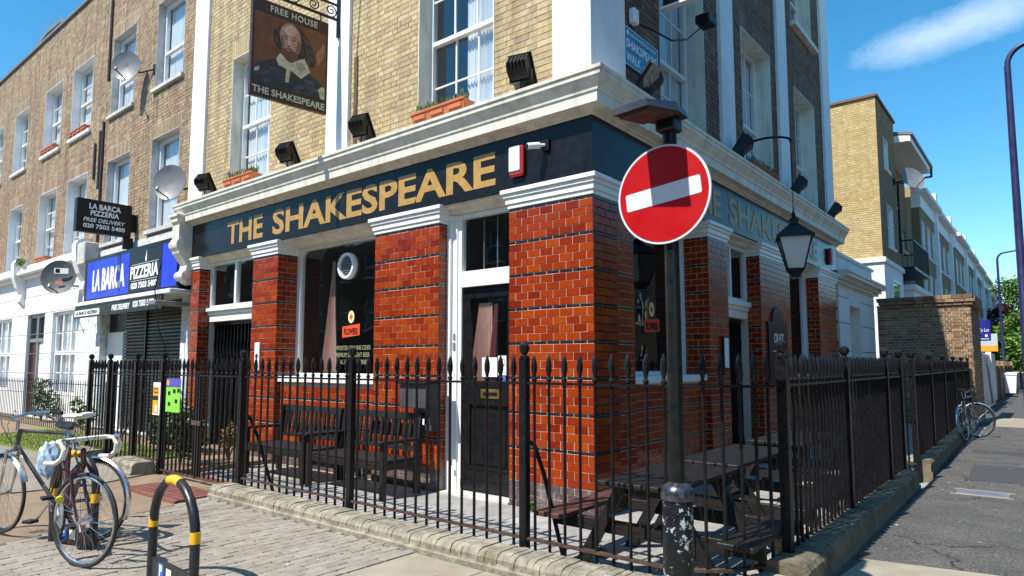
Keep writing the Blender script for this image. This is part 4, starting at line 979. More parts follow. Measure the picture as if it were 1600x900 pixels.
# ------------------------------------------------------------------ benches
def bench(label, x0, x1):
    t = thing('bench', label, 'bench', ((x0 + x1) / 2, -0.5, 0.0), world_coords=True, group='slatted benches against the pub wall')
    yb, yf = -0.16, -0.76
    for i in range(5):
        y = yf + 0.02 + i * 0.105
        MB().cbox(x0 + 0.01, x1 - 0.01, y, y + 0.09, 0.41, 0.435, 0.004).build('seat_slat', M_BWOOD, t)
    for x in (x0, x1 - 0.065):
        MB().cbox(x, x + 0.065, yf, yf + 0.065, 0.005, 0.63, 0.004).build('leg', M_BWOOD, t)
        lg = MB().prism([(yb - 0.08, 0.005), (yb - 0.015, 0.005), (yb - 0.015, 0.45), (yb + 0.05, 0.95), (yb - 0.015, 0.95), (yb - 0.08, 0.45)], x, x + 0.065, 'yz'); lg.build('leg', M_BWOOD, t)
        MB().cbox(x - 0.012, x + 0.077, yf - 0.06, yb - 0.03, 0.63, 0.665, 0.008).build('arm_rest', M_BWOOD, t)
        MB().cbox(x + 0.01, x + 0.055, yf + 0.065, yb - 0.08, 0.33, 0.41, 0.004).build('side_rail', M_BWOOD, t)
    MB().cbox(x0 + 0.066, x1 - 0.066, yf + 0.01, yf + 0.05, 0.33, 0.405, 0.004).build('front_rail', M_BWOOD, t)
    def lean(z): return yb - 0.05 + 0.065 * (z - 0.45) / 0.5
    for (z0, z1) in ((0.86, 0.95), (0.50, 0.55)):
        MB().add([(x, lean(z) + o, z) for x in (x0 + 0.066, x1 - 0.066) for (z, o) in ((z0, 0), (z1, 0), (z1, 0.04), (z0, 0.04))], [(0, 1, 2, 3), (7, 6, 5, 4), (0, 1, 5, 4), (1, 2, 6, 5), (2, 3, 7, 6), (3, 0, 4, 7)]).build('back_rail', M_BWOOD, t)
    n = 13
    for i in range(n):
        x = x0 + 0.09 + (x1 - x0 - 0.18 - 0.05) * i / (n - 1)
        MB().add([(x + dx, lean(z) + o, z) for dx in (0, 0.05) for (z, o) in ((0.55, 0.01), (0.86, 0.01), (0.86, 0.03), (0.55, 0.03))], [(0, 1, 2, 3), (7, 6, 5, 4), (0, 1, 5, 4), (1, 2, 6, 5), (2, 3, 7, 6), (3, 0, 4, 7)]).build('back_slat', M_BWOOD, t)
    return t
bench('black slatted wooden bench farther from the door, next to the folding gate pier', -5.42, -3.94)
bench('black slatted wooden bench nearer the front door', -3.88, -2.36)

# ------------------------------------------------------------------ picnic tables
def picnic(label, x0, x1, y0, y1, seat_m):
    """A-frame picnic table, boards along Y"""
    t = thing('picnic_table', label, 'table', ((x0 + x1) / 2, (y0 + y1) / 2, 0.0), world_coords=True, group='black picnic tables in the forecourt')
    n = 6; w = (x1 - x0) / n
    for i in range(n): MB().cbox(x0 + i * w + 0.004, x0 + (i + 1) * w - 0.004, y0, y1, 0.685, 0.72, 0.005).build('top_board', M_BWOOD, t)
    xm = (x0 + x1) / 2
    for s in (-1, 1):
        for k in range(2):
            a = xm + s * 0.60 + s * k * 0.12 if True else 0
            lo, hi = sorted((a, a + s * 0.112))
            MB().cbox(lo, hi, y0 - 0.02, y1 + 0.02, 0.40, 0.435, 0.005).build('seat_board', seat_m, t)
    for y in (y0 + 0.16, y1 - 0.21):
        for s in (-1, 1):
            MB().prism([(xm + s * 0.14, 0.66), (xm + s * 0.23, 0.66), (xm + s * 0.62, 0.005), (xm + s * 0.52, 0.005)], y, y + 0.05, 'xz').build('leg', M_BWOOD, t)
        MB().cbox(xm - 0.82, xm + 0.82, y + 0.051, y + 0.10, 0.30, 0.395, 0.004).build('seat_bearer', M_BWOOD, t)
        MB().cbox(x0 + 0.03, x1 - 0.03, y + 0.051, y + 0.10, 0.60, 0.683, 0.004).build('top_bearer', M_BWOOD, t)
    MB().add([], []); 
    MB().cbox(xm - 0.03, xm + 0.03, y0 + 0.27, y1 - 0.27, 0.31, 0.36, 0.004).build('brace', M_BWOOD, t)
    return t
picnic('black picnic table nearest the corner railings, with a reddish brown seat', 1.0, 1.62, -1.62, -0.45, M_BWOOD)
for o in bpy.data.objects:
    if o.name.startswith('seat_board') and o.parent and 'reddish' in o.parent.get('label', ''):
        xs = [v.co.x for v in o.data.vertices]
        if max(xs) < 1.0: o.data.materials.clear(); o.data.materials.append(M_BROWNW)
picnic('second black picnic table along the side wall', 0.98, 1.56, -0.30, 1.15, M_BWOOD)
picnic('farthest black picnic table along the side wall', 0.95, 1.55, 1.6, 3.0, M_BWOOD)

# ------------------------------------------------------------------ wall box, plaques, quiz board, alarms, cameras
bx = thing('wall_box', 'black metal box fixed to the brick pier left of the door', 'box', (-2.42, 0, 0.75), world_coords=True)
M_GREYM = mat("dark_grey_metal", (0.055, 0.055, 0.057), 0.45, var=0.25)
MB().cbox(-2.66, -2.20, -0.26, -0.002, 1.02, 1.33, 0.006).build('body', M_GREYM, bx)
MB().prism([(-0.30, 1.33), (0.0, 1.36), (0.0, 1.331), (-0.30, 1.31)], -2.70, -2.16, 'yz').build('lid', M_BLK, bx)
MB().cbox(-2.56, -2.24, -0.12, -0.002, 0.74, 1.019, 0.005).build('lower_box', M_GREYM, bx)
MB().lathe([(0.022, 0), (0.018, 0.02), (0.004, 0.025)], 10, (-2.40, -0.145, 0.80), 'y').build('lock', M_CHROME, bx)
MB().cbox(-2.245, -2.215, -0.262, -0.258, 0.83, 0.9, 0.001).cbox(-2.30, -2.27, -0.126, -0.12, 0.83, 0.90, 0.001).build('label_plate', M_UPVC, bx)
pq = thing('wall_plaque', 'narrow white smoking bin plaque on the brick pier left of the big window', 'plaque', (-6.4, 0, 1.5), world_coords=True)
MB().cbox(-6.50, -6.36, -0.03, -0.002, 1.45, 1.90, 0.004).build('plate', M_WPAP, pq); MB().lathe([(0.04, 0), (0.04, 0.003)], 14, (-6.43, -0.034, 1.68), 'y').build('symbol', M_BLK, pq)
MB().cbox(-6.47, -6.39, -0.05, -0.031, 1.46, 1.56, 0.004).build('catch', mat("pale_blue_plastic", (0.15, 0.35, 0.55), 0.4, var=0.1), pq)
pq = thing('wall_plaque', 'narrow plaque on the pier beside the side entrance', 'plaque', (0, 3.3, 1.5), world_coords=True)
MB(SIDE).cbox(3.38, 3.56, 0.002, 0.03, 1.50, 1.92, 0.004).build('plate', M_WPAP, pq); MB(SIDE).cbox(3.35, 3.378, 0.002, 0.04, 1.40, 1.95, 0.004).build('frame', M_BLK, pq)
qz = thing('quiz_board', 'black board with the word QUIZ on the side wall pier', 'sign', (0.03, 5.85, 1.3), world_coords=True)
sg = [(5.32, 1.25), (6.32, 1.25), (6.32, 2.26), (6.12, 2.26)] + [(5.82 + 0.28 * math.cos(a), 2.30 + 0.22 * math.sin(a)) for a in [R(k) for k in range(0, 181, 20)]] + [(5.52, 2.26), (5.32, 2.26)]
MB().prism(sg, 0.004, 0.03, 'yz').build('panel', M_BLK, qz)
put_text("QUIZ", M_LETW, qz, (0.0305, 5.57, 1.87), 0.52, 0.20, 'side', bold=0.02, thick=0.003)
MB(SIDE).box(5.5, 5.85, 0.0305, 0.033, 1.76, 1.775).build('rule', M_LETW, qz)
put_text("EVERY", mat("pale_teal_print", (0.15, 0.35, 0.38), 0.6, var=0), qz, (0.0305, 5.88, 1.69), 0.30, 0.08, 'side', thick=0.002)
M_REDPL = mat("red_alarm_plastic", (0.45, 0.03, 0.035), 0.35, var=0.1)
def alarm(T, u, z, label, face_m):
    a = thing('alarm_box', label, 'alarm', T(u, 0, z), world_coords=True)
    MB(T).cbox(u - 0.10, u + 0.10, 0.014, 0.075, z, z + 0.35, 0.02).build('housing', M_REDPL, a)
    MB(T).cbox(u - 0.085, u + 0.07, 0.076, 0.088, z + 0.055, z + 0.34, 0.01).build('cover', face_m, a)
alarm(FRONT, -0.975, 3.67, 'white-fronted red alarm box at the end of the front lettering', M_UPVC)
alarm(SIDE, 9.45, 3.68, 'red alarm box near the far end of the side fascia', M_REDPL)
def cctv(T, u, z, du, label):
    a = thing('security_camera', label, 'camera', T(u, 0, z), world_coords=True)
    MB(T).cbox(u - 0.05, u + 0.05, 0.013, 0.05, z - 0.06, z + 0.06, 0.006).build('bracket', M_BLK, a)
    o = Vector((u, 0.05, z)); e = Vector((u + du, 0.20, z - 0.03))
    MB().tube([T(*o), T(*((o + e) / 2))], 0.018, 8).build('arm', M_UPVC, a)
    d = (e - o).normalized()
    MB().tube([T(*(o + d * 0.06)), T(*(o + d * 0.20))], 0.036, 12).build('body', M_UPVC, a, smooth=True)
    MB().tube([T(*(o + d * 0.2005)), T(*(o + d * 0.215))], 0.026, 12).build('lens', M_BLK, a)
cctv(FRONT, -0.58, 3.95, -0.10, 'small white security camera on the front fascia near the corner')
cctv(SIDE, 1.35, 3.95, 0.10, 'small white security camera on the side fascia near the corner')

# street name plate
ss = thing('street_name_plate', 'teal street name plate on the brick beside the white corner pilaster', 'sign', (0, 1.2, 5.0), world_coords=True)
M_TEAL = mat("teal_enamel", (0.014, 0.19, 0.33), 0.3, var=0.06)
MB(SIDE).cbox(0.76, 1.62, -0.04, -0.025, 5.02, 5.50, 0.003).build('plate', M_TEAL, ss)
fr = MB(SIDE)
for (a, b_, c_, e) in ((0.775, 1.605, 5.032, 5.04), (0.775, 1.605, 5.48, 5.488), (0.775, 0.783, 5.04, 5.48), (1.597, 1.605, 5.04, 5.48)): fr.box(a, b_, -0.0248, -0.0236, c_, e)
fr.build('border', M_LETW, ss)
put_text("LONDON BOROUGH OF HACKNEY", M_LETW, ss, (-0.0248, 0.92, 5.405), 0.64, 0.038, 'side', thick=0.0015, bold=0.012)
put_text("SHAKSPEARE", M_LETW, ss, (-0.0248, 0.81, 5.24), 0.76, 0.11, 'side', thick=0.0015, bold=0.025)
put_text("WALK", M_LETW, ss, (-0.0248, 0.81, 5.075), 0.35, 0.11, 'side', thick=0.0015, bold=0.025)
put_text("N16", M_LETW, ss, (-0.0248, 1.22, 5.075), 0.15, 0.07, 'side', thick=0.0015, bold=0.025)
MB(SIDE).lathe([(0.03, 0), (0.03, 0.001)], 12, (0.85, -0.0247, 5.425), 'y').build('crest', M_LETW, ss)

# ------------------------------------------------------------------ floodlights on the cornice
def floodlight_proto():
    t = thing('floodlight', '', 'floodlight')
    # local: stands at the origin, glass face towards +y and down
    h = MB().prism([(0.16, 0.04), (0.20, 0.06), (-0.02, 0.37), (-0.07, 0.36), (-0.15, 0.25), (-0.13, 0.16), (-0.02, 0.07)], -0.135, 0.135, 'yz')
    hd = h.build('housing', M_BLK, t)
    rim = MB(); a, c_ = Vector((0.19, 0.03)), Vector((-0.05, 0.395)); d = (c_ - a).normalized(); n = Vector((d.y, -d.x)) * 0.012
    pts = [(a + n * 2), (c_ + n * 2), (c_ - n * 0), (a - n * 0)]
    rim.prism([(p.x + 0.012, p.y) for p in pts], -0.16, 0.16, 'yz').build('visor', M_BLK, hd)
    for k in range(5):
        x = -0.10 + k * 0.05
        MB().prism([(-0.075, 0.375), (-0.17, 0.25), (-0.15, 0.15), (-0.14, 0.16), (-0.15, 0.25), (-0.06, 0.36)], x - 0.004, x + 0.004, 'yz').build('fin', M_BLK, hd)
    st = MB(); st.tube([(0.0, 0.02, -0.06), (0.0, 0.02, 0.09)], 0.012, 6); st.cbox(-0.05, 0.05, -0.03, 0.07, -0.075, -0.055, 0.003)
    st.box(-0.15, -0.138, -0.01, 0.05, 0.05, 0.20); st.box(0.138, 0.15, -0.01, 0.05, 0.05, 0.20); st.box(-0.15, 0.15, -0.01, 0.05, 0.045, 0.055)
    st.build('bracket', M_BLK, t)
    return t
FL = floodlight_proto()
first = True
CZ = FT + 0.39 + 0.075
for (x, y, rz, lab) in ((-8.12, -0.2, 0.3, 'black floodlight at the left end of the cornice, next to the satellite dish'),
                        (-5.45, -0.2, 0.25, 'black floodlight on the cornice right of the left upstairs sash window'),
                        (-3.62, -0.2, 0.25, 'black floodlight on the cornice right of the white pilaster with the hanging sign'),
                        (-0.80, -0.2, 0.25, 'black floodlight on the cornice above the alarm box, nearest the corner'),
                        (0.2, 0.95, 1.9, 'black floodlight on the side cornice under the street name plate'),
                        (0.2, 3.92, 1.9, 'black floodlight on the side cornice beside the lantern bracket'),
                        (0.2, 6.75, 1.9, 'black floodlight on the side cornice above the hanging lantern'),
                        (0.2, 9.3, 1.9, 'black floodlight at the far end of the side cornice')):
    o = FL if first else copy_tree(FL); first = False
    o.location = (x, y, CZ + 0.01); o.rotation_euler = (0, 0, rz); o['label'] = lab; o['group'] = 'floodlights on the pub cornice'
    o.scale = (0.88, 0.88, 0.88)

# ------------------------------------------------------------------ lantern on its swan-neck bracket
LX, LY = 0.80, 4.05
br = thing('lantern_bracket', 'curved black iron bracket with a chain reaching out from the side cornice', 'bracket', (0.2, 2.9, 4.2), world_coords=True)
P0 = Vector((0.05, 3.32, 4.60)); P3 = Vector((LX, LY, 4.74))
pts = []
for i in range(13):
    t = i / 12; q = P0.lerp(P3, t); q.z = 4.60 - 0.06 * math.sin(math.pi * min(1, t * 2)) * (1 if t < 0.5 else 0) + 0.24 * (3 * t * t - 2 * t ** 3) + (0.05 * math.sin(math.pi * t))
    pts.append(tuple(q))
ex = Vector(pts[-1]); pts += [(ex.x + 0.03, ex.y + 0.03, ex.z - 0.02), (ex.x + 0.035, ex.y + 0.035, ex.z - 0.07)]
MB().tube(pts, 0.018, 8).build('arm', M_IRON, br, smooth=True)
MB().cbox(0.0, 0.012, 3.27, 3.37, 4.50, 4.70, 0.003).build('wall_plate', M_IRON, br)
cx, cy = pts[-1][0], pts[-1][1]
ch = MB(); zc = pts[-1][2]; i = 0
while zc > 3.70:
    a = Vector((1, 0, 0)) if i % 2 else Vector((0, 1, 0))
    ch.tube([tuple(Vector((cx, cy, zc - 0.022)) + a * 0.009 * math.cos(g) + Vector((0, 0, 0.022)) * math.sin(g)) for g in [k * math.pi / 4 for k in range(8)]], 0.0032, 4, closed=True); zc -= 0.034; i += 1
ch.build('chain', M_IRON, br)
ln = thing('hanging_lantern', 'four-sided black lantern with frosted glass hanging over the side entrance', 'lantern', (cx, cy, 2.85), R(20))
M_FROST = mat("frosted_lantern_glass", (0.66, 0.66, 0.60), 0.35, var=0.05)
def frus(r0, z0, r1, z1): return [(sx * r0, sy * r0, z0) for sx, sy in ((-1, -1), (1, -1), (1, 1), (-1, 1))] + [(sx * r1, sy * r1, z1) for sx, sy in ((-1, -1), (1, -1), (1, 1), (-1, 1))]
BF = [(0, 3, 2, 1), (4, 5, 6, 7), (0, 1, 5, 4), (1, 2, 6, 5), (2, 3, 7, 6), (3, 0, 4, 7)]
zl = 0.0
body = [(0.10, 0.10), (0.195, 0.50)]
for k in range(4):
    c0, c1 = body
    a = [(-1, -1), (1, -1), (1, 1), (-1, 1)]; p, q = a[k], a[(k + 1) % 4]
    MB().add([(p[0] * c0[0] * .97, p[1] * c0[0] * .97, c0[1]), (q[0] * c0[0] * .97, q[1] * c0[0] * .97, c0[1]), (q[0] * c1[0] * .97, q[1] * c1[0] * .97, c1[1]), (p[0] * c1[0] * .97, p[1] * c1[0] * .97, c1[1])], [(0, 1, 2, 3)]).build('glass_pane', M_FROST, ln)
    MB().tube([(p[0] * c0[0], p[1] * c0[0], c0[1]), (p[0] * c1[0], p[1] * c1[0], c1[1])], 0.010, 6).build('glazing_bar', M_IRON, ln)
MB().add(frus(0.075, 0.04, 0.112, 0.10), BF).add(frus(0.06, 0.0, 0.06, 0.04), BF).build('base', M_IRON, ln)
MB().add(frus(0.225, 0.50, 0.225, 0.525), BF).add(frus(0.225, 0.5255, 0.055, 0.69), BF).add(frus(0.05, 0.69, 0.05, 0.74), BF).add(frus(0.065, 0.74, 0.015, 0.80), BF).build('roof', M_IRON, ln)
MB().lathe([(0.012, 0.79), (0.028, 0.82), (0.012, 0.86), (0.004, 0.90)], 8).build('finial', M_IRON, ln)
ln.scale = (1.1, 1.1, 1.1); ln.location.z = 2.80

# swan-neck picture light and the second hanging sign high on the side wall
sn = thing('swan_neck_light', 'thin curved picture light arm on the side wall above the street name plate', 'light', (0, 0.95, 5.6), world_coords=True)
MB().tube([(-0.04, 0.98, 5.62), (0.1, 1.15, 5.55), (0.18, 1.6, 5.55), (0.2, 2.0, 5.72), (0.2, 2.4, 6.02), (0.2, 2.56, 6.16)], 0.013, 6).build('arm', M_IRON, sn, smooth=True)
MB().cbox(0.11, 0.31, 2.46, 2.72, 6.14, 6.27, 0.02).build('lamp_head', M_BLK, sn)
MB(SIDE).cbox(0.90, 1.02, -0.04, 0.04, 5.56, 5.74, 0.01).build('junction_box', M_UPVC, sn)

# ------------------------------------------------------------------ hanging pub sign
hsn = thing('pub_sign', 'brown hanging pub sign with a painted bearded man in a white collar', 'sign', (-4.45, 0.0, 5.15), world_coords=True)
hsn.rotation_euler = (0, 0, R(-8))
SX = -4.45
M_SIGNBR = mat("dark_brown_sign_paint", (0.045, 0.014, 0.008), 0.4, var=0.25, scale=10)
M_RUSTBG = mat("rust_brown_painted_ground", (0.20, 0.062, 0.014), 0.5, var=0.35, scale=7, dirt=(0.09, 0.03, 0.012), dirt_scale=4, dirt_amt=0.6)
M_SKIN = mat("painted_skin", (0.50, 0.26, 0.17), 0.55, var=0.25, scale=14, dirt=(0.28, 0.10, 0.07), dirt_scale=9, dirt_amt=0.7)
M_HAIR = mat("painted_dark_hair", (0.03, 0.02, 0.014), 0.5, var=0.4, scale=20, dirt=(0.12, 0.09, 0.05), dirt_scale=16, dirt_amt=0.6)
M_COLL = mat("painted_cream_collar", (0.58, 0.52, 0.34), 0.55, var=0.2, scale=14, dirt=(0.25, 0.22, 0.14), dirt_scale=10, dirt_amt=0.5)
M_JACK = mat("painted_dark_jacket", (0.022, 0.026, 0.030), 0.5, var=0.5, scale=14, dirt=(0.07, 0.10, 0.11), dirt_scale=6, dirt_amt=0.7)
M_LIPS = mat("painted_brown_beard", (0.15, 0.055, 0.03), 0.55, var=0.3, scale=20)
Y0, Y1, Z0, Z1 = -1.315, -0.185, 5.20, 6.60
MB().cbox(SX - 0.035, SX + 0.03, Y0, Y1, Z0, Z1, 0.006).build('board', M_SIGNBR, hsn)
def painted(pts, d, m, name):
    """flat painted patch on the +X face; pts in 0..1 of the board"""
    MB().add([(SX + 0.03 + d, Y0 + (Y1 - Y0) * a, Z0 + (Z1 - Z0) * b_) for a, b_ in pts], [tuple(range(len(pts)))]).build(name, m, hsn)
def smoothp(pts, n=4):
    out = []; k = len(pts)
    for i in range(k):
        p0, p1, p2, p3 = (Vector(pts[(i + j - 1) % k]) for j in range(4))
        for s in range(n):
            t = s / n
            out.append(tuple(0.5 * ((2 * p1) + (p2 - p0) * t + (2 * p0 - 5 * p1 + 4 * p2 - p3) * t * t + (3 * p1 - p0 - 3 * p2 + p3) * t ** 3)))
    return out
painted([(0.035, 0.14), (0.965, 0.14), (0.965, 0.86), (0.035, 0.86)], 0.0012, M_RUSTBG, 'painted_ground')
painted(smoothp([(0.28, 0.60), (0.27, 0.70), (0.36, 0.80), (0.52, 0.84), (0.68, 0.78), (0.78, 0.66), (0.82, 0.52), (0.78, 0.45), (0.66, 0.48), (0.5, 0.52), (0.36, 0.53)]), 0.0022, M_HAIR, 'painted_hair')
painted(smoothp([(0.04, 0.145), (0.05, 0.30), (0.18, 0.38), (0.34, 0.44), (0.60, 0.42), (0.80, 0.36), (0.94, 0.28), (0.962, 0.145), (0.6, 0.142), (0.3, 0.142)]), 0.0032, M_JACK, 'painted_jacket')
painted([(0.31, 0.43), (0.36, 0.50), (0.42, 0.47), (0.52, 0.44), (0.62, 0.50), (0.68, 0.52), (0.76, 0.40), (0.64, 0.30), (0.50, 0.355), (0.475, 0.22), (0.435, 0.22), (0.44, 0.355), (0.34, 0.375)], 0.0042, M_COLL, 'painted_collar')
painted(smoothp([(0.385, 0.56), (0.35, 0.68), (0.37, 0.78), (0.44, 0.835), (0.54, 0.83), (0.61, 0.76), (0.62, 0.63), (0.58, 0.53), (0.50, 0.46), (0.43, 0.48)]), 0.0052, M_SKIN, 'painted_face')
painted(smoothp([(0.385, 0.55), (0.43, 0.565), (0.46, 0.545), (0.52, 0.56), (0.585, 0.545), (0.57, 0.49), (0.50, 0.435), (0.43, 0.46)]), 0.0060, M_LIPS, 'painted_beard')
for (a, b_, w, h) in ((0.395, 0.665, 0.055, 0.012), (0.505, 0.672, 0.06, 0.012), (0.385, 0.692, 0.07, 0.008), (0.50, 0.70, 0.075, 0.008), (0.44, 0.60, 0.06, 0.010), (0.42, 0.568, 0.13, 0.010)):
    painted([(a, b_), (a + w * 0.5, b_ + h), (a + w, b_), (a + w * 0.5, b_ - h * 0.4)], 0.0066, M_HAIR, 'painted_feature')
M_SKINL = mat("painted_light_skin", (0.62, 0.40, 0.28), 0.55, var=0.25, scale=26); M_SKIND = mat("painted_skin_shadow", (0.27, 0.10, 0.06), 0.55, var=0.3, scale=26)
painted(smoothp([(0.43, 0.80), (0.40, 0.745), (0.46, 0.715), (0.54, 0.735), (0.57, 0.78), (0.51, 0.822)]), 0.0058, M_SKINL, 'painted_highlight')
painted(smoothp([(0.585, 0.70), (0.618, 0.66), (0.60, 0.57), (0.565, 0.545), (0.56, 0.60), (0.575, 0.65)]), 0.0057, M_SKIND, 'painted_shadow')
painted(smoothp([(0.455, 0.68), (0.475, 0.70), (0.485, 0.64), (0.495, 0.605), (0.46, 0.598), (0.452, 0.625)]), 0.0059, M_SKINL, 'painted_nose')
painted(smoothp([(0.365, 0.68), (0.39, 0.70), (0.40, 0.63), (0.41, 0.57), (0.385, 0.575), (0.36, 0.63)]), 0.0057, M_SKIND, 'painted_shadow')
for (a, b_) in ((0.70, 0.74), (0.745, 0.66), (0.765, 0.58), (0.70, 0.64), (0.72, 0.53), (0.30, 0.66), (0.32, 0.75), (0.66, 0.77)):
    painted([(a, b_), (a + 0.03, b_ - 0.035), (a + 0.022, b_ - 0.075), (a - 0.008, b_ - 0.03)], 0.0026, M_LIPS, 'painted_hair_strand')
for (a, b_, w) in ((0.12, 0.27, 0.1), (0.22, 0.33, 0.09), (0.68, 0.30, 0.13), (0.80, 0.24, 0.1), (0.16, 0.19, 0.08), (0.58, 0.22, 0.10)):
    painted([(a, b_), (a + w, b_ + 0.012), (a + w * 0.9, b_ - 0.022), (a + 0.02, b_ - 0.03)], 0.0038, mat("painted_jacket_sheen", (0.06, 0.075, 0.08), 0.55, var=0.4, scale=30), 'painted_fold')
painted([(0.56, 0.44), (0.64, 0.475), (0.70, 0.43), (0.63, 0.345)], 0.0047, mat("painted_collar_shadow", (0.36, 0.31, 0.19), 0.55, var=0.3, scale=25), 'painted_fold')
painted(smoothp([(0.84, 0.62), (0.90, 0.70), (0.93, 0.76), (0.95, 0.66), (0.90, 0.55), (0.86, 0.50)]), 0.0017, mat("worn_orange_patch", (0.36, 0.15, 0.06), 0.6, var=0.4, scale=18), 'faded_patch')
painted([(0.905, 0.15), (0.96, 0.15), (0.962, 0.27), (0.92, 0.28), (0.87, 0.24)], 0.0040, M_COLL, 'painted_cuff'); painted([(0.04, 0.24), (0.10, 0.26), (0.11, 0.30), (0.06, 0.29)], 0.0040, M_COLL, 'painted_cuff')
M_CREAML = mat("cream_sign_lettering", (0.62, 0.57, 0.42), 0.5, var=0.1)
put_text("FREE HOUSE", M_CREAML, hsn, (SX + 0.031, Y0 + 0.25, Z0 + 1.255), 0.70, 0.095, 'side', bold=0.022, thick=0.003, spacing=1.15)
put_text("THE SHAKESPEARE", M_CREAML, hsn, (SX + 0.031, Y0 + 0.03, Z0 + 0.05), 1.06, 0.10, 'side', bold=0.022, thick=0.003)
bk = MB()
bk.cbox(SX - 0.018, SX + 0.018, -1.42, -0.001, 6.70, 6.735, 0.004); bk.cbox(SX - 0.018, SX + 0.018, -1.30, -0.001, 6.93, 6.96, 0.004); bk.cbox(SX - 0.03, SX + 0.03, -0.035, -0.0005, 6.45, 7.25, 0.004)
hb = bk.build('bracket', M_IRON, hsn)
def scroll(c, r, turns, sgn, st=0.0):
    pts = []
    n = int(22 * turns)
    for i in range(n + 1):
        t = i / n; a = st + sgn * t * turns * 2 * math.pi; q = r * (1 - 0.82 * t)
        pts.append((SX, c[0] + q * math.cos(a), c[1] + q * math.sin(a)))
    return pts
for c, r, s, st in (((-0.14, 6.83), 0.095, 1, -1.5), ((-0.42, 6.83), 0.09, -1, 1.5), ((-0.72, 6.83), 0.09, 1, -1.5), ((-1.05, 6.83), 0.09, -1, 1.5)):
    MB().tube(scroll(c, r, 1.6, s, st), 0.010, 6).build('scroll', M_IRON, hb, smooth=True)
for y in (-1.2, -0.3): MB().tube([(SX, y, 6.60), (SX, y, 6.70)], 0.010, 6).build('hook', M_IRON, hb)
h2 = thing('pub_sign', 'bottom edge of a second hanging sign high on the side wall', 'sign', (0.6, 1.55, 5.9), world_coords=True)
MB().cbox(0.10, 1.0, 1.52, 1.58, 5.98, 7.2, 0.01).build('board', M_SIGNBR, h2); MB().cbox(0.06, 1.04, 1.50, 1.60, 5.945, 5.979, 0.004).build('edge', M_WALLW, h2)
MB().cbox(-0.04, 1.1, 1.535, 1.565, 7.3, 7.34, 0.004).build('bracket', M_IRON, h2); MB().tube([(0.3, 1.55, 7.2), (0.3, 1.55, 7.3)], 0.01, 6).tube([(0.8, 1.55, 7.2), (0.8, 1.55, 7.3)], 0.01, 6).build('hook', M_IRON, h2)

# window boxes with seedlings
M_PLANT = mat("small_green_leaves", None, 0.7, ramp=[(0.05, 0.10, 0.02), (0.10, 0.16, 0.04), (0.14, 0.15, 0.06)], var=0.2)
def window_box(T, u0, u1, z, label, seed, dd=0.06, flowers=False, plants=True):
    t = thing('window_box', label, 'planter', T((u0 + u1) / 2, 0, z), world_coords=True)
    MB(T).add([(u0 + .02, -0.13 + dd, z), (u1 - .02, -0.13 + dd, z), (u1 - .02, 0.03 + dd, z), (u0 + .02, 0.03 + dd, z), (u0, -0.15 + dd, z + 0.12), (u1, -0.15 + dd, z + 0.12), (u1, 0.05 + dd, z + 0.12), (u0, 0.05 + dd, z + 0.12)], BF).build('trough', M_TERRA, t)
    MB(T).cbox(u0 - 0.01, u1 + 0.01, 0.04 + dd, 0.062 + dd, z + 0.105, z + 0.135, 0.003).build('rim', M_TERRA, t)
    n = max(1, int((u1 - u0) / 0.28))
    for k in range(n):
        a = u0 + (u1 - u0) * (k + 0.15) / n; e = u0 + (u1 - u0) * (k + 0.85) / n
        MB(T).box(a, e, 0.045 + dd, 0.054 + dd, z + 0.03, z + 0.08).build('swag', M_TERRA, t)
    if plants:
        rn = random.Random(seed); p = MB(T)
        for i in range(220):
            u = rn.uniform(u0 + 0.03, u1 - 0.03); h = rn.uniform(0.03, 0.12) * (1.3 if rn.random() < 0.3 else 0.8); d_ = rn.uniform(-0.12, 0.04) + dd; a = rn.uniform(0, 6.28)
            x, y = 0.010 * math.cos(a), 0.010 * math.sin(a)
            p.add([(u - x, d_ - y, z + 0.15), (u + x * 1.5, d_ + y * 1.5, z + 0.15 + h * 0.5), (u + y, d_ + x, z + 0.15 + h)], [(0, 1, 2)])
        p.build('seedlings', M_PLANT, t, recalc=False)
        if flowers:
            f = MB(T)
            for i in range(9): f.lathe([(0.004, 0), (0.022, 0.008), (0.004, 0.02)], 6, (u0 + 0.06 + rn.uniform(-0.03, 0.04), dd - 0.02 + rn.uniform(-0.03, 0.03), z + 0.25 + rn.uniform(-0.04, 0.05)))
            f.build('flowers', mat("purple_petals", (0.28, 0.04, 0.35), 0.6, var=0.1), t)
window_box(FRONT, -2.70, -1.75, 4.665, 'terracotta window box with seedlings under the large upstairs window', 1)
window_box(FRONT, -7.62, -6.65, 4.665, 'terracotta window box with small purple flowers under the left upstairs window', 2, flowers=True)
window_box(SIDE, 4.75, 6.0, 4.70, 'dark trough on the sill of the middle upstairs side window', 3, dd=0.02)

# ------------------------------------------------------------------ no-entry sign on its lit post
PX, PY = 1.945, -2.25
ps_ = thing('no_entry_sign', 'round red no-entry sign with a white bar on a tall black post with a lamp', 'sign', (PX, PY, 0.1), world_coords=True)
M_POST = mat("chipped_black_post_paint", (0.009, 0.011, 0.011), 0.3, spec=0.28, var=0.3, scale=20, bump=0.2, bscale=60)
M_CHIP = mat("peeling_black_over_pale_undercoat", (0.009, 0.010, 0.011), 0.35, spec=0.28, var=0.2, scale=20)
n_, l_ = M_CHIP.node_tree.nodes, M_CHIP.node_tree.links; b_ = n_['Principled BSDF']
src = b_.inputs['Base Color'].links[0].from_socket
ge = n_.new('ShaderNodeNewGeometry'); t1 = n_.new('ShaderNodeTexNoise'); t1.inputs['Scale'].default_value = 34; t1.inputs['Detail'].default_value = 6; t1.inputs['Roughness'].default_value = 0.7
t2 = n_.new('ShaderNodeTexNoise'); t2.inputs['Scale'].default_value = 5
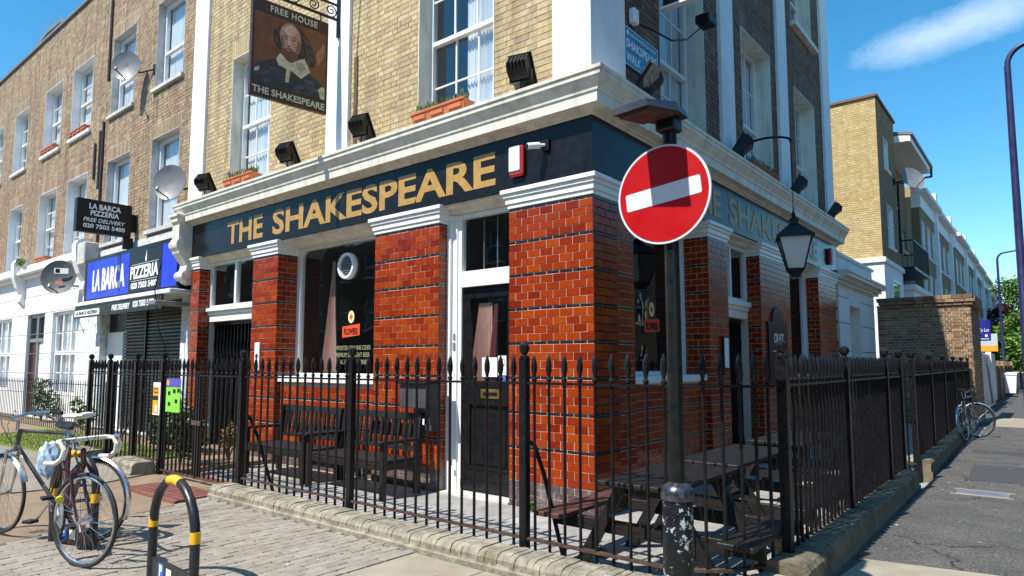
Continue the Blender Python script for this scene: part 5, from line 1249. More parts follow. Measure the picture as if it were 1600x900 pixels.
l_.new(ge.outputs['Position'], t1.inputs['Vector']); l_.new(ge.outputs['Position'], t2.inputs['Vector'])
ad = n_.new('ShaderNodeMath'); ad.operation = 'MULTIPLY_ADD'; ad.inputs[1].default_value = 0.42; l_.new(t2.outputs['Fac'], ad.inputs[0]); l_.new(t1.outputs['Fac'], ad.inputs[2])
gt_ = n_.new('ShaderNodeMath'); gt_.operation = 'GREATER_THAN'; gt_.inputs[1].default_value = 0.80; l_.new(ad.outputs[0], gt_.inputs[0])
mxx = n_.new('ShaderNodeMixRGB'); mxx.inputs['Color2'].default_value = (0.35, 0.42, 0.45, 1); l_.new(gt_.outputs[0], mxx.inputs['Fac']); l_.new(src, mxx.inputs['Color1']); l_.new(mxx.outputs['Color'], b_.inputs['Base Color'])
MB().lathe([(0.086, 0.05), (0.086, 0.83), (0.080, 0.852), (0.052, 0.885)], 20, (PX, PY, 0.0)).build('base', M_CHIP, ps_, smooth=True)
MB().lathe([(0.092, 0.80), (0.094, 0.83), (0.086, 0.862), (0.052, 0.893), (0.040, 0.895)], 20, (PX, PY, 0.0)).build('collar', mat("worn_bare_steel", (0.09, 0.09, 0.11), 0.25, 0.7, var=0.5, scale=30), ps_, smooth=True)
MB().lathe([(0.043, 0.89), (0.043, 2.95)], 16, (PX, PY, 0.0)).build('pole', M_POST, ps_, smooth=True)
rn = random.Random(9)
CX, CY, CZ_ = 1.925, PY - 0.065, 2.525
tilt = R(-6)
def disc(r0, r1, y, n=48):
    vs = [(CX + r * math.cos(2 * math.pi * j / n), yy, CZ_ + r * math.sin(2 * math.pi * j / n)) for (r, yy) in ((r1, y), (r1, y + 0.003), (r0, y + 0.003), (r0, y)) for j in range(n)]
    return MB().add(vs, [(i * n + j, i * n + (j + 1) % n, ((i + 1) % 4) * n + (j + 1) % n, ((i + 1) % 4) * n + j) for i in range(4) for j in range(n)])
def fdisc(r, y0, y1, n=48):
    vs = [(CX + r * math.cos(2 * math.pi * j / n), yy, CZ_ + r * math.sin(2 * math.pi * j / n)) for yy in (y0, y1) for j in range(n)]
    return MB().add(vs, [tuple(range(n)), tuple(range(2 * n - 1, n - 1, -1))] + [(j, (j + 1) % n, n + (j + 1) % n, n + j) for j in range(n)])
M_RSIGN = mat("red_reflective_sheet", (0.40, 0.003, 0.005), 0.4, var=0.02, spec=0.25); M_WSIGN = mat("white_reflective_sheet", (0.62, 0.62, 0.64), 0.35, var=0.02)
plate = fdisc(0.290, CY, CY + 0.012).build('plate', M_WSIGN, ps_)
fdisc(0.277, CY - 0.002, CY).build('red_face', M_RSIGN, plate)
brp = []
w2, h2_ = 0.235, 0.052
for (sx, sy) in ((1, 1), (-1, 1), (-1, -1), (1, -1)):
    for a in range(4):
        g = {(1, 1): 0, (-1, 1): 90, (-1, -1): 180, (1, -1): 270}[(sx, sy)] + a * 30
        x, z = sx * (w2 - 0.012) + 0.012 * math.cos(R(g)), sy * (h2_ - 0.012) + 0.012 * math.sin(R(g))
        brp.append((CX + x * math.cos(tilt) + z * math.sin(tilt), CZ_ - x * math.sin(tilt) + z * math.cos(tilt)))
MB().prism(brp, CY - 0.004, CY - 0.002, 'xz').build('white_bar', M_WSIGN, plate)
MB().cbox(PX - 0.05, PX + 0.05, PY - 0.05, PY + 0.05, 2.44, 2.48, 0.004).cbox(PX - 0.05, PX + 0.05, PY - 0.05, PY + 0.05, 2.62, 2.66, 0.004).build('clamp', M_GALV, ps_)
lh = MB(); dv = Vector((-0.10, -1.0, 0)).normalized(); nv = Vector((-dv.y, dv.x, 0))
def hb_(s, w, z): q = Vector((PX, PY, 0)) + dv * s + nv * w; return (q.x, q.y, z)
vs = []
for (s, w, z0, z1) in ((-0.07, 0.085, 2.985, 3.03), (0.10, 0.125, 2.972, 3.032), (0.40, 0.115, 2.925, 2.965)):
    vs += [hb_(s, -w, z0), hb_(s, w, z0), hb_(s, w * 0.85, z1), hb_(s, -w * 0.85, z1)]
lh.add(vs, [(0, 1, 2, 3), (11, 10, 9, 8)] + [(k * 4 + i, k * 4 + (i + 1) % 4, (k + 1) * 4 + (i + 1) % 4, (k + 1) * 4 + i) for k in range(2) for i in range(4)])
hd = lh.build('lamp_head', mat("dark_grey_lamp_housing", (0.03, 0.03, 0.04), 0.4, var=0.2), ps_)
MB().add([hb_(0.12, -0.10, 2.945), hb_(0.37, -0.09, 2.908), hb_(0.37, 0.09, 2.908), hb_(0.12, 0.10, 2.945), hb_(0.12, -0.11, 2.975), hb_(0.37, -0.10, 2.935), hb_(0.37, 0.10, 2.935), hb_(0.12, 0.11, 2.975)], BF).build('lamp_lens', mat("brown_tinted_lens", (0.10, 0.04, 0.03), 0.25, var=0.1), hd)
MB().cbox(PX - 0.06, PX + 0.06, PY - 0.07, PY + 0.05, 2.90, 2.984, 0.01).build('lamp_socket', M_BLK, ps_)
# ------------------------------------------------------------------ terraced houses on the left
TY = 0.25
TF = lambda u, d, z: (u, TY - d, z)
ROW_B, ROW_T = (4.45, 6.52), (7.66, 9.66)
def terrace(label, x0, x1, wins, seed, upvc=False, ground='white', pots=(), dead=False):
    t = thing('terraced_house', label, 'house', ((x0 + x1) / 2, TY, 0.0), world_coords=True, group='terraced houses left of the pub')
    holes = []
    for (a, b) in wins: holes += [(a, b, *ROW_B), (a, b, *ROW_T)]
    w = MB(TF); backing(w, x0, x1, 4.3, 11.35, holes, -0.3, -0.006); w.build('upper_wall', M_MORTT, t)
    b = MB(TF); arch = [(h[0] - 0.05, h[1] + 0.05, h[3], h[3] + 0.3) for h in holes]
    lay(b, x0, x1, 4.45, 11.35, holes=holes + arch, rnd=random.Random(seed), jit=0.004)
    for (a0, a1, z0, z1) in arch:
        u = a0
        while u < a1 - 0.03: b.brick(u + 0.004, u + 0.07, z0 + 0.004, z1 - 0.004, -0.012, 0.002); u += 0.0745
    tag(b.build('wall_bricks', M_TERR, t, recalc=False), kind='stuff')
    for i, h in enumerate(holes):
        if upvc: sash(TF, *h, 0.16, t, cols=1, rows=1, m=M_UPVC, fr=0.085, sill=M_STONE, curtain=(0, 1), reveal=M_STONE, meet=h[2] + (h[3] - h[2]) * 0.42)
        else: sash(TF, *h, 0.20, t, cols=2, rows=2, m=M_WHITE, fr=0.07, sill=M_WALLW, curtain=(0, 1), reveal=M_WALLW)
    MB(TF).cbox(x0, x1, -0.35, 0.06, 11.351, 11.45, 0.01).build('parapet_coping', M_LEAD, t)
    MB().box(x0, x1, TY + 0.35, 9.0, 11.0, 11.1).box(x0, x1, 8.9, 9.0, 0, 11.0).build('roof', M_LEAD, t)
    return t
hA = terrace('terraced brick house with plastic windows above the blue pizzeria shopfront', -14.78, -9.2, [(-14.15, -12.76), (-11.60, -10.22)], 31, upvc=True)
hB = terrace('terraced brick house with terracotta pots on its upper sills and a white ground floor', -20.1, -14.79, [(-16.95, -15.45), (-19.3, -17.8)], 32)
hC = terrace('farthest visible terraced brick house at the left edge', -27.5, -20.11, [(-22.3, -20.9), (-25.0, -23.6)], 33)
# pipes and dark streaks on the party line
pp = MB()
for (x, z0, z1) in ((-14.95, 6.2, 7.15), (-14.62, 5.9, 7.4), (-14.45, 4.5, 7.6), (-14.3, 8.6, 11.3)): pp.tube([(x, TY - 0.035, z0), (x, TY - 0.035, z1)], 0.03, 6)
pp.build('pipe', mat("dark_brown_pipe", (0.05, 0.03, 0.025), 0.5, var=0.2), hA)
window_box(shifted(TF, dd=-0.02), -16.85, -15.6, 7.67, 'terracotta trough on the upper sill of the house left of the pizzeria, nearer one', 41, plants=False)
window_box(shifted(TF, dd=-0.02), -19.2, -18.0, 7.67, 'terracotta trough on the upper sill of the house left of the pizzeria, farther one', 42, plants=False)
window_box(shifted(TF, dd=-0.02), -19.1, -18.1, 4.46, 'small terracotta trough on the lower sill above the white ground floor', 43, plants=False)
# roof gable ends behind the parapet
cg = MB(); cg.prism([(-25.0, 11.1), (-25.0, 11.75), (-21.2, 12.3), (-19.9, 12.25), (-18.9, 11.7), (-18.9, 11.1)], TY + 0.5, TY + 1.6, 'xz'); cg.build('party_wall', M_TERR, hB)
cg = MB(); cg.prism([(-25.0, 11.751), (-21.2, 12.301), (-19.9, 12.251), (-18.8, 11.68), (-18.8, 11.80), (-19.9, 12.38), (-21.2, 12.43), (-25.0, 11.88)], TY + 0.4, TY + 1.7, 'xz'); cg.build('party_wall_coping', M_LEAD, hB)
MB().tube([(-21.8, TY + 0.9, 12.3), (-21.8, TY + 0.9, 13.1)], 0.012, 5).tube([(-21.9, TY + 0.5, 13.0), (-21.7, TY + 1.3, 13.05)], 0.008, 4).build('aerial', M_GALV, hB)

# white ground floors of the two left houses
def ground_white(t, x0, x1, door, win):
    holes = [(door[0], door[1], 0.1, 2.98), (win[0], win[1], 0.75, 2.95)]
    w = MB(TF); backing(w, x0, x1, 0.05, 4.3, holes, -0.3, 0.02); w.build('ground_floor_wall', M_WALLW, t)
    c = MB(TF); c.cbox(x0, x1, -0.3, 0.16, 4.05, 4.14, 0.01); c.cbox(x0, x1, -0.3, 0.28, 4.141, 4.26, 0.02); c.cbox(x0, x1, -0.3, 0.20, 4.261, 4.40, 0.02); c.build('shop_cornice', M_WALLW, t)
    for z in (0.75, 1.3, 1.85, 2.4, 2.98, 3.5): MB(TF).box(x0, x1, 0.0201, 0.0215, z - 0.008, z + 0.008).build('joint_line', M_LEAD, t)
    a, b = win
    f = MB(TF); f.box(a, a + 0.08, -0.14, -0.06, 0.75, 2.95); f.box(b - 0.08, b, -0.14, -0.06, 0.75, 2.95); f.box(a + 0.08, b - 0.08, -0.14, -0.06, 0.75, 0.83); f.box(a + 0.08, b - 0.08, -0.14, -0.06, 2.87, 2.95); f.box(a + 0.08, b - 0.08, -0.14, -0.055, 1.80, 1.90)
    for k in (1, 2): u = a + (b - a) * k / 3; f.box(u - 0.035, u + 0.035, -0.14, -0.058, 0.83, 2.87)
    wd = f.build('window', M_UPVC, t)
    for k in range(3):
        u = a + (b - a) * (k + 0.5) / 3
        for z in (1.32, 2.38): MB(TF).box(u - 0.24, u + 0.24, -0.105, -0.09, z - 0.012, z + 0.012).build('glazing_bar', M_UPVC, wd)
    MB(TF).add([(a + .08, -0.1, 0.83), (b - .08, -0.1, 0.83), (b - .08, -0.1, 2.87), (a + .08, -0.1, 2.87)], [(0, 1, 2, 3)]).build('pane', G_SKY, wd)
    c = MB(TF); n = 60; pts = [(a + 0.08 + (b - a - 0.16) * i / n, -0.2 + 0.02 * math.sin(i * 1.9)) for i in range(n + 1)]
    c.add([(p, q, 0.85) for p, q in pts] + [(p, q, 2.85) for p, q in pts], [(i, i + 1, n + 2 + i, n + 1 + i) for i in range(n)]); c.build('curtain', M_CURT, wd)
    room(TF, a, b, 0.75, 2.95, 0.3, wd, 0.8, M_ROOM)
    a, b = door
    f = MB(TF); f.box(a, a + 0.09, -0.16, -0.04, 0.1, 2.98); f.box(b - 0.09, b, -0.16, -0.04, 0.1, 2.98); f.box(a + 0.09, b - 0.09, -0.16, -0.04, 2.88, 2.98); f.box(a + 0.09, b - 0.09, -0.16, -0.04, 2.18, 2.28)
    m_ = (a + b) / 2; f.box(m_ - 0.05, m_ + 0.05, -0.16, -0.038, 0.1, 2.88)
    df_ = f.build('door_frame', M_GALV if t is hB else M_WHITE, t)
    MB(TF).cbox(a + 0.09, m_ - 0.05, -0.14, -0.09, 0.12, 2.18, 0.004).build('door', mat("dark_maroon_door", (0.05, 0.012, 0.01), 0.4, var=0.2), df_)
    MB(TF).cbox(m_ + 0.05, b - 0.09, -0.14, -0.09, 0.12, 2.18, 0.004).build('door', M_UPVC, df_)
    for (p, q) in ((a + 0.09, m_ - 0.05), (m_ + 0.05, b - 0.09)): MB(TF).add([(p, -0.1, 2.28), (q, -0.1, 2.28), (q, -0.1, 2.88), (p, -0.1, 2.88)], [(0, 1, 2, 3)]).build('fanlight_pane', G_PUB, df_)
    room(TF, a, b, 0.1, 2.98, 0.3, df_, 0.5)
ground_white(hB, -20.1, -14.79, (-19.6, -18.05), (-17.4, -15.55))
ground_white(hC, -27.5, -20.11, (-25.5, -24.2), (-23.2, -21.15))
for t, x in ((hB, -15.0), (hB, -20.1)):
    MB().prism([(TY, 3.2), (TY - 0.16, 3.4), (TY - 0.12, 3.6), (TY - 0.24, 3.8), (TY - 0.34, 4.1), (TY - 0.36, 4.5), (TY - 0.3, 4.62), (TY, 4.7)], x - 0.14, x + 0.14, 'yz').build('console_scroll', M_WALLW, t)
# pizzeria shopfront
M_BLUE = mat("bright_blue_sign", (0.012, 0.03, 0.62), 0.4, var=0.06, scale=4)
w = MB(TF); backing(w, -14.78, -9.2, 0.05, 4.3, [(-13.95, -9.75, 0.08, 2.9)], -0.3, 0.02)
w.build('ground_floor_wall', mat("flaking_white_painted_brick", (0.66, 0.68, 0.70), 0.8, var=0.15, scale=8, bump=0.6, bscale=14, dirt=(0.18, 0.20, 0.24), dirt_scale=9, dirt_amt=0.8), hA)
MB(TF).box(-14.2, -9.25, 0.02, 0.33, 3.0, 4.02).build('sign_box', M_BLK, hA)
sb = MB(TF).box(-13.98, -9.30, 0.331, 0.35, 3.06, 3.93).build('sign_panel', M_BLUE, hA)
MB(TF).box(-11.55, -9.97, 0.3505, 0.356, 3.06, 3.93).build('black_panel', M_BLK, sb)
put_text("LA BARCA", M_LETW, sb, (-13.62, TY - 0.351, 3.21), 1.86, 0.52, bold=0.045, thick=0.004)
put_text("PIZZERIA", M_LETW, sb, (-11.45, TY - 0.3565, 3.33), 1.36, 0.27, bold=0.03, thick=0.004)
put_text("020 7503 5400", M_LETW, sb, (-11.40, TY - 0.3565, 3.12), 1.26, 0.13, bold=0.03, thick=0.004)
def flame(u, z, s): return [(u - 0.1 * s, z), (u - 0.16 * s, z + 0.25 * s), (u - 0.05 * s, z + 0.55 * s), (u + 0.02 * s, z + 0.95 * s), (u + 0.08 * s, z + 0.6 * s), (u + 0.12 * s, z + 0.25 * s), (u + 0.06 * s, z)]
MB(TF).add([(u, 0.3568, z) for u, z in flame(-10.7, 3.66, 0.26)], [tuple(range(7))]).build('chilli_emblem', M_LETW, sb)
MB(TF).box(-11.4, -10.1, 0.3565, 0.358, 3.63, 3.637).box(-11.4, -10.1, 0.3565, 0.358, 3.285, 3.292).build('rule', M_LETW, sb)
aw = thing('shop_awning', 'black folded awning with white lettering over the pizzeria shutter', 'awning', (-11.7, TY - 0.3, 2.7), world_coords=True)
MB(TF).cbox(-14.25, -9.22, 0.02, 0.5, 2.90, 2.985, 0.01).build('cassette', M_UPVC, aw)
MB(TF).cbox(-14.3, -9.6, 0.44, 0.47, 2.62, 2.899, 0.004).build('valance', M_BLK, aw)
put_text("FREE DELIVERY", M_LETW, aw, (-12.05, TY - 0.471, 2.70), 0.95, 0.12, bold=0.03, thick=0.004, shear=0.15)
put_text("020 7503 5400", M_LETW, aw, (-10.95, TY - 0.471, 2.71), 1.0, 0.13, bold=0.03, thick=0.004)
MB(TF).box(-14.28, -12.75, 0.4705, 0.475, 2.66, 2.80).build('white_strip', M_LETW, aw)
put_text("LA BARCA PIZZERIA", M_BLK, aw, (-14.2, TY - 0.4755, 2.69), 1.35, 0.08, bold=0.03, thick=0.003)
MB(TF).cbox(-9.55, -9.22, 0.1, 0.75, 2.66, 2.74, 0.01).build('arm', M_GALV, aw)
MB().tube([(-9.62, TY - 0.5, 3.5), (-9.75, TY - 0.55, 3.0), (-9.6, TY - 0.5, 2.2), (-9.45, TY - 0.05, 0.9)], 0.012, 5).build('cable', M_BLK, aw)
shf = MB(TF)
shut = MB(TF).box(-12.95, -9.76, -0.2, -0.19, 0.08, 2.9).build('roller_shutter', M_BLK, hA)
M_SHUT = mat("dark_steel_shutter", (0.035, 0.036, 0.04), 0.4, 0.3, var=0.25, scale=3)
for i in range(37):
    z = 0.08 + i * 0.076
    for (a, b) in ((-12.95, -11.85), (-11.80, -9.76)):
        MB(TF).add([(a, -0.19, z), (b, -0.19, z), (b, -0.165, z + 0.02), (a, -0.165, z + 0.02), (b, -0.165, z + 0.055), (a, -0.165, z + 0.055), (b, -0.19, z + 0.075), (a, -0.19, z + 0.075)], [(0, 1, 2, 3), (3, 2, 4, 5), (5, 4, 6, 7)]).build('slat', M_SHUT, shut)
MB(TF).box(-11.86, -11.79, -0.19, -0.14, 0.08, 2.9).build('mullion', M_BLK, hA)
MB(TF).cbox(-13.9, -13.0, -0.2, -0.13, 0.1, 2.3, 0.006).build('door', M_UPVC, hA)
MB(TF).box(-13.95, -12.96, -0.22, -0.18, 2.31, 2.9).build('fascia_board', M_BLK, hA)
MB(TF).cbox(-14.74, -14.25, 0.0, 0.36, 3.95, 4.5, 0.02).build('corbel_block', M_STONE, hA)
# projecting shop sign
psn = thing('projecting_sign', 'black double-sided pizzeria sign with white lettering sticking out from the wall', 'sign', (-12.25, -0.3, 4.35), world_coords=True)
MB().cbox(-12.33, -12.17, -0.95, 0.13, 4.36, 5.08, 0.01).build('panel', M_BLK, psn)
for (s, w_, z, h) in (("LA BARCA", 0.62, 4.87, 0.125), ("PIZZERIA", 0.56, 4.73, 0.115), ("FREE DELIVERY", 0.82, 4.59, 0.085), ("020 7503 5400", 0.82, 4.455, 0.095)):
    put_text(s, M_LETW, psn, (-12.168, -0.41 - w_ / 2, z), w_, h, 'side', bold=0.03 if 'FREE' not in s else 0.015, thick=0.003, shear=0.2 if 'FREE' in s else 0)
MB().box(-12.28, -12.22, 0.0, 0.2, 4.1, 4.36).box(-12.28, -12.22, 0.13, 0.26, 4.5, 4.9).build('bracket', M_BLK, psn)

# satellite dishes
def dish(label, c, aim, r, wall_pt, m=M_DISH, mesh_dark=False):
    c = Vector(c); a = Vector(aim).normalized()
    t = thing('satellite_dish', label, 'satellite dish', tuple(wall_pt), world_coords=True, group='satellite dishes')
    q = a.to_track_quat('Z', 'Y').to_matrix().to_4x4(); M_ = Matrix.Translation(c) @ q
    n = 28; vs = []; fs = []
    prof = [(0.02, -0.045), (0.45, -0.035), (0.75, -0.015), (1.0, 0.015), (1.0, 0.025), (0.75, -0.003), (0.45, -0.023), (0.02, -0.033)]
    for (k, h) in prof:
        for j in range(n): g = 2 * math.pi * j / n; vs.append(tuple(M_ @ Vector((k * r * math.cos(g), k * r * 1.08 * math.sin(g), h * r / 0.3))))
    k = len(prof)
    fs = [(i * n + j, i * n + (j + 1) % n, ((i + 1) % k) * n + (j + 1) % n, ((i + 1) % k) * n + j) for i in range(k) for j in range(n)]
    MB().add(vs, fs).build('reflector', m, t, smooth=True)
    lnb = M_ @ Vector((0, -r * 0.9, r * 1.1)); lo = M_ @ Vector((0, -r * 0.95, 0.0))
    MB().tube([tuple(lo), tuple(lnb)], 0.014, 6).build('feed_arm', M_BLK, t)
    e = M_ @ Vector((0, -r * 0.35, r * 0.9)); MB().tube([tuple(lnb), tuple(lnb.lerp(e, 0.35))], [0.035, 0.028], 10).build('receiver', M_GALV, t, smooth=True)
    bk_ = M_ @ Vector((0, -r * 0.2, -0.1)); MB().tube([tuple(bk_), tuple(bk_.lerp(Vector(wall_pt), 0.5) + Vector((0, 0, -0.05))), tuple(wall_pt)], 0.02, 6).build('mount_arm', M_BLK, t)
    MB().cbox(wall_pt[0] - 0.05, wall_pt[0] + 0.05, wall_pt[1] - 0.02, wall_pt[1] - 0.002, wall_pt[2] - 0.12, wall_pt[2] + 0.12, 0.004).build('wall_plate', M_BLK, t)
    return t
AIM = (0.25, -0.9, 0.42)
dish('grey satellite dish in front of an upper window over the pizzeria', (-12.25, -0.12, 8.27), (0.62, -0.75, 0.10), 0.33, (-12.0 + 0.35, TY, 8.15))
dish('grey satellite dish beside the left end of the pub cornice', (-9.72, -0.12, 5.13), (0.55, -0.8, 0.12), 0.34, (-9.38, TY, 5.08))
dk = dish('dark satellite dish with printed logos on the white wall left of the pizzeria', (-15.55, -0.22, 3.72), (0.75, -0.62, 0.12), 0.40, (-15.2, TY - 0.02, 3.5), m=mat("dark_grey_dish", (0.09, 0.095, 0.105), 0.5, var=0.1))
a = Vector((0.75, -0.62, 0.12)).normalized(); c = Vector((-15.55, -0.22, 3.72)); ux = Vector((0.62, 0.75, 0)).normalized(); up_ = a.cross(ux) * -1
up_ = Vector((0, 0, 1)) if up_.z < 0 else up_
for (du, dz, w_, h_, m_) in ((-0.1, 0.08, 0.32, 0.14, M_LETW), (-0.06, -0.2, 0.17, 0.10, mat("logo_red", (0.6, 0.25, 0.15), 0.5, var=0))):
    o = c + a * 0.045 + ux * du + Vector((0, 0, dz)); MB().add([tuple(o), tuple(o + ux * w_), tuple(o + ux * w_ + Vector((0, 0, h_))), tuple(o + Vector((0, 0, h_)))], [(0, 1, 2, 3)]).build('logo', m_, dk)
o = c + a * 0.048 + ux * -0.07 + Vector((0, 0, 0.1)); MB().add([tuple(o), tuple(o + ux * 0.1), tuple(o + ux * 0.1 + Vector((0, 0, 0.1))), tuple(o + Vector((0, 0, 0.1)))], [(0, 1, 2, 3)]).build('logo', M_BLK, dk)

# ------------------------------------------------------------------ plants
M_LEAF = mat("dark_green_leaves", None, 0.55, ramp=[(0.02, 0.05, 0.012), (0.05, 0.11, 0.02), (0.035, 0.08, 0.018), (0.08, 0.14, 0.03)], var=0.2, scale=3)
M_LEAFB = mat("fresh_green_leaves", None, 0.5, ramp=[(0.045, 0.12, 0.012), (0.09, 0.20, 0.02), (0.06, 0.15, 0.018), (0.13, 0.25, 0.03)], var=0.2, scale=1)
M_LEAFP = mat("purple_leaves", None, 0.55, ramp=[(0.05, 0.012, 0.02), (0.10, 0.025, 0.035), (0.03, 0.01, 0.015)], var=0.2)
M_BARK = mat("brown_bark", (0.09, 0.065, 0.045), 0.9, var=0.3, scale=10, bump=0.6, bscale=20)
def leaves(mb, c, rad, n, size, rn, hollow=0.35):
    for i in range(n):
        v = Vector((rn.gauss(0, 1), rn.gauss(0, 1), rn.gauss(0, 1))).normalized() * (hollow + (1 - hollow) * rn.random() ** 0.6)
        p = Vector((c[0] + v.x * rad[0], c[1] + v.y * rad[1], c[2] + v.z * rad[2]))
        a = Vector((rn.uniform(-1, 1), rn.uniform(-1, 1), rn.uniform(-0.6, 0.6))).normalized(); b = a.orthogonal().normalized(); b.rotate(Matrix.Rotation(rn.uniform(0, 6.28), 3, a))
        s = size * rn.uniform(0.6, 1.3)
        mb.add([tuple(p - a * s), tuple(p - b * s * 0.45 + a * 0.1 * s), tuple(p + a * s), tuple(p + b * s * 0.45 + a * 0.1 * s)], [(0, 1, 2, 3)])
def bush(label, x, y, z, rx, ry, rz, seed, n=700, size=0.05, m=M_LEAF, name='shrub'):
    t = thing(name, label, 'shrub', (x, y, z), world_coords=True)
    rn = random.Random(seed); l = MB()
    for k in range(7): leaves(l, (x + rn.uniform(-.6, .6) * rx, y + rn.uniform(-.6, .6) * ry, z + rz + rn.uniform(-.5, .6) * rz), (rx * 0.5, ry * 0.5, rz * 0.55), n // 7, size, rn)
    l.build('foliage', m, t, recalc=False)
    s = MB()
    for k in range(5): s.tube([(x + rn.uniform(-.03, .03), y, z), (x + rn.uniform(-.5, .5) * rx, y + rn.uniform(-.5, .5) * ry, z + rz * 1.3)], 0.012, 5)
    s.build('stem', M_BARK, t); return t
def tree(label, x, y, h, cr, seed, m=M_LEAFB, n=5200, size=0.16, trunk=0.14, low=0.35, z=0.0):
    t = thing('tree', label, 'tree', (x, y, z), world_coords=True, group='street trees')
    rn = random.Random(seed); tr = MB()
    tr.tube([(x, y, z), (x + 0.05, y, z + h * 0.25), (x - 0.05, y + 0.05, z + h * 0.5), (x, y, z + h * 0.75)], [trunk, trunk * 0.8, trunk * 0.6, trunk * 0.25], 8)
    l = MB(); tips = []
    for k in range(14):
        a = rn.uniform(0, 6.28); zz = z + h * rn.uniform(low, 0.92); f = math.sin(math.pi * min(1, max(0.12, (zz - z) / h - low * 0.6) / (1 - low * 0.6))) * 0.9 + 0.15
        e = Vector((x + math.cos(a) * cr * f * rn.uniform(0.4, 0.85), y + math.sin(a) * cr * f * rn.uniform(0.4, 0.85), zz))
        s = Vector((x, y, z + (zz - z) * 0.6)); md = s.lerp(e, 0.5) + Vector((0, 0, 0.12))
        tr.tube([tuple(s), tuple(md), tuple(e)], [trunk * 0.4, trunk * 0.25, trunk * 0.08], 5); tips.append(e)
    for e in tips: leaves(l, e, (cr * 0.42, cr * 0.42, cr * 0.34), n // 15, size, rn, 0.15)
    leaves(l, (x, y, z + h * 0.9), (cr * 0.4, cr * 0.4, h * 0.1), n // 15, size, rn)
    tr.build('trunk', M_BARK, t, smooth=True); l.build('crown', m, t, recalc=False); return t
bush('leafy green shrub behind the railing gate in front of the pizzeria', -7.9, -0.75, 0.1, 0.75, 0.45, 0.42, 51, 1300, 0.06)
bush('smaller green shrub behind the yellow notice', -6.4, -1.2, 0.1, 0.35, 0.3, 0.5, 52, 600, 0.05)
bush('small fresh green plant by the white house door', -13.6, -0.2, 0.1, 0.4, 0.3, 0.35, 53, 380, 0.05, M_LEAFB)
bush('dark plant under the window of the farthest white house', -16.5, -0.15, 0.1, 0.6, 0.3, 0.6, 54, 500, 0.06)
bush('weed growing on the white cornice between the houses', -19.6, -0.05, 4.4, 0.35, 0.12, 0.14, 55, 200, 0.04, M_LEAFB)
bush('small clump of weeds at the foot of the corner pier', -0.72, -0.1, 0.0, 0.06, 0.05, 0.07, 56, 120, 0.02, M_LEAFB)
bush('low weed beside the raking stay at the front railings', 0.62, -1.05, 0.0, 0.13, 0.08, 0.035, 57, 260, 0.018, M_LEAFB)
bush('orange-brown pot plant by the gate', -5.95, -0.7, 0.1, 0.2, 0.2, 0.28, 58, 260, 0.04, mat("dry_orange_leaves", None, 0.7, ramp=[(0.25, 0.09, 0.02), (0.10, 0.10, 0.02), (0.3, 0.14, 0.04)], var=0.2))

# ------------------------------------------------------------------ right-hand background
an = thing('annex_building', 'single-storey white rendered annex at the far end of the pub', 'building', (-0.1, 12.2, 0), world_coords=True)
holes = [(11.5, 12.65, 0.1, 2.95)]
w = MB(SIDE); backing(w, 10.2, 14.35, 0.0, 3.55, holes, -0.3, -0.06); w.build('wall', M_WALLW, an)
for z in (1.2, 1.85, 2.5, 3.1):
    for (a, b) in ((10.2, 11.5), (12.65, 14.35)): MB(SIDE).box(a, b, -0.0595, -0.058, z - 0.01, z + 0.01).build('joint_line', M_LEAD, an)
MB(SIDE).box(11.5, 12.65, -0.5, -0.42, 0.1, 2.95).build('blocked_opening', M_WALLW, an); MB(SIDE).box(11.5, 11.53, -0.42, -0.06, 0.1, 2.95).box(12.62, 12.65, -0.42, -0.06, 0.1, 2.95).build('reveal', M_CREAM, an)
c = MB(SIDE)
for (z0, z1, e) in ((3.38, 3.45, 0.04), (3.451, 3.52, 0.12), (3.521, 3.60, 0.22), (3.601, 3.66, 0.25)): c.cbox(10.2, 14.5, -0.3, e, z0, z1, 0.006)
c.build('cornice', M_CREAM, an)
MB(SIDE).box(10.2, 14.35, -0.35, -0.08, 3.66, 4.05).cbox(10.2, 14.4, -0.4, -0.03, 4.051, 4.13, 0.01).build('parapet', M_WALLW, an)
MB().box(-6, -0.36, 10.2, 14.3, 3.3, 3.4).box(-6, -0.3, 14.1, 14.35, 0, 3.6).build('roof', M_LEAD, an)
gw = thing('garden_wall', 'tall brown brick garden wall with a projecting brick cap, half in shadow', 'wall', (1.05, 14.4, 0), world_coords=True)
GF = lambda u, d, z: (u, 14.4 - d, z); GS = lambda u, d, z: (2.10 + d, u, z)
MB().box(0.0, 2.09, 14.41, 14.72, 0, 3.05).box(1.8, 2.09, 14.72, 16.9, 0, 3.05).build('core', M_MORT, gw)
b = MB(GF); lay(b, 0.0, 2.10, 0.0, 3.05, holes=(), rnd=random.Random(61), jit=0.006, j=0.013); b.T = GS; lay(b, 14.4, 16.9, 0.0, 3.05, rnd=random.Random(62), jit=0.006, j=0.013)
tag(b.build('wall_bricks', M_GARD, gw, recalc=False), kind='stuff')
for i in range(10):
    a = i * 0.216
    MB(GF).cbox(a, a + 0.206, -0.34, 0.045, 3.051, 3.12, 0.006).build('cap_brick', M_GARD, gw); MB(GF).cbox(a + 0.05, a + 0.256, -0.36, 0.08, 3.13, 3.205, 0.006).build('cap_brick', M_GARD, gw); MB(GF).cbox(a, a + 0.206, -0.34, 0.05, 3.215, 3.32, 0.006).build('cap_brick', M_GARD, gw)
MB().box(1.76, 2.18, 14.75, 16.95, 3.051, 3.32).build('cap', M_GARD, gw)

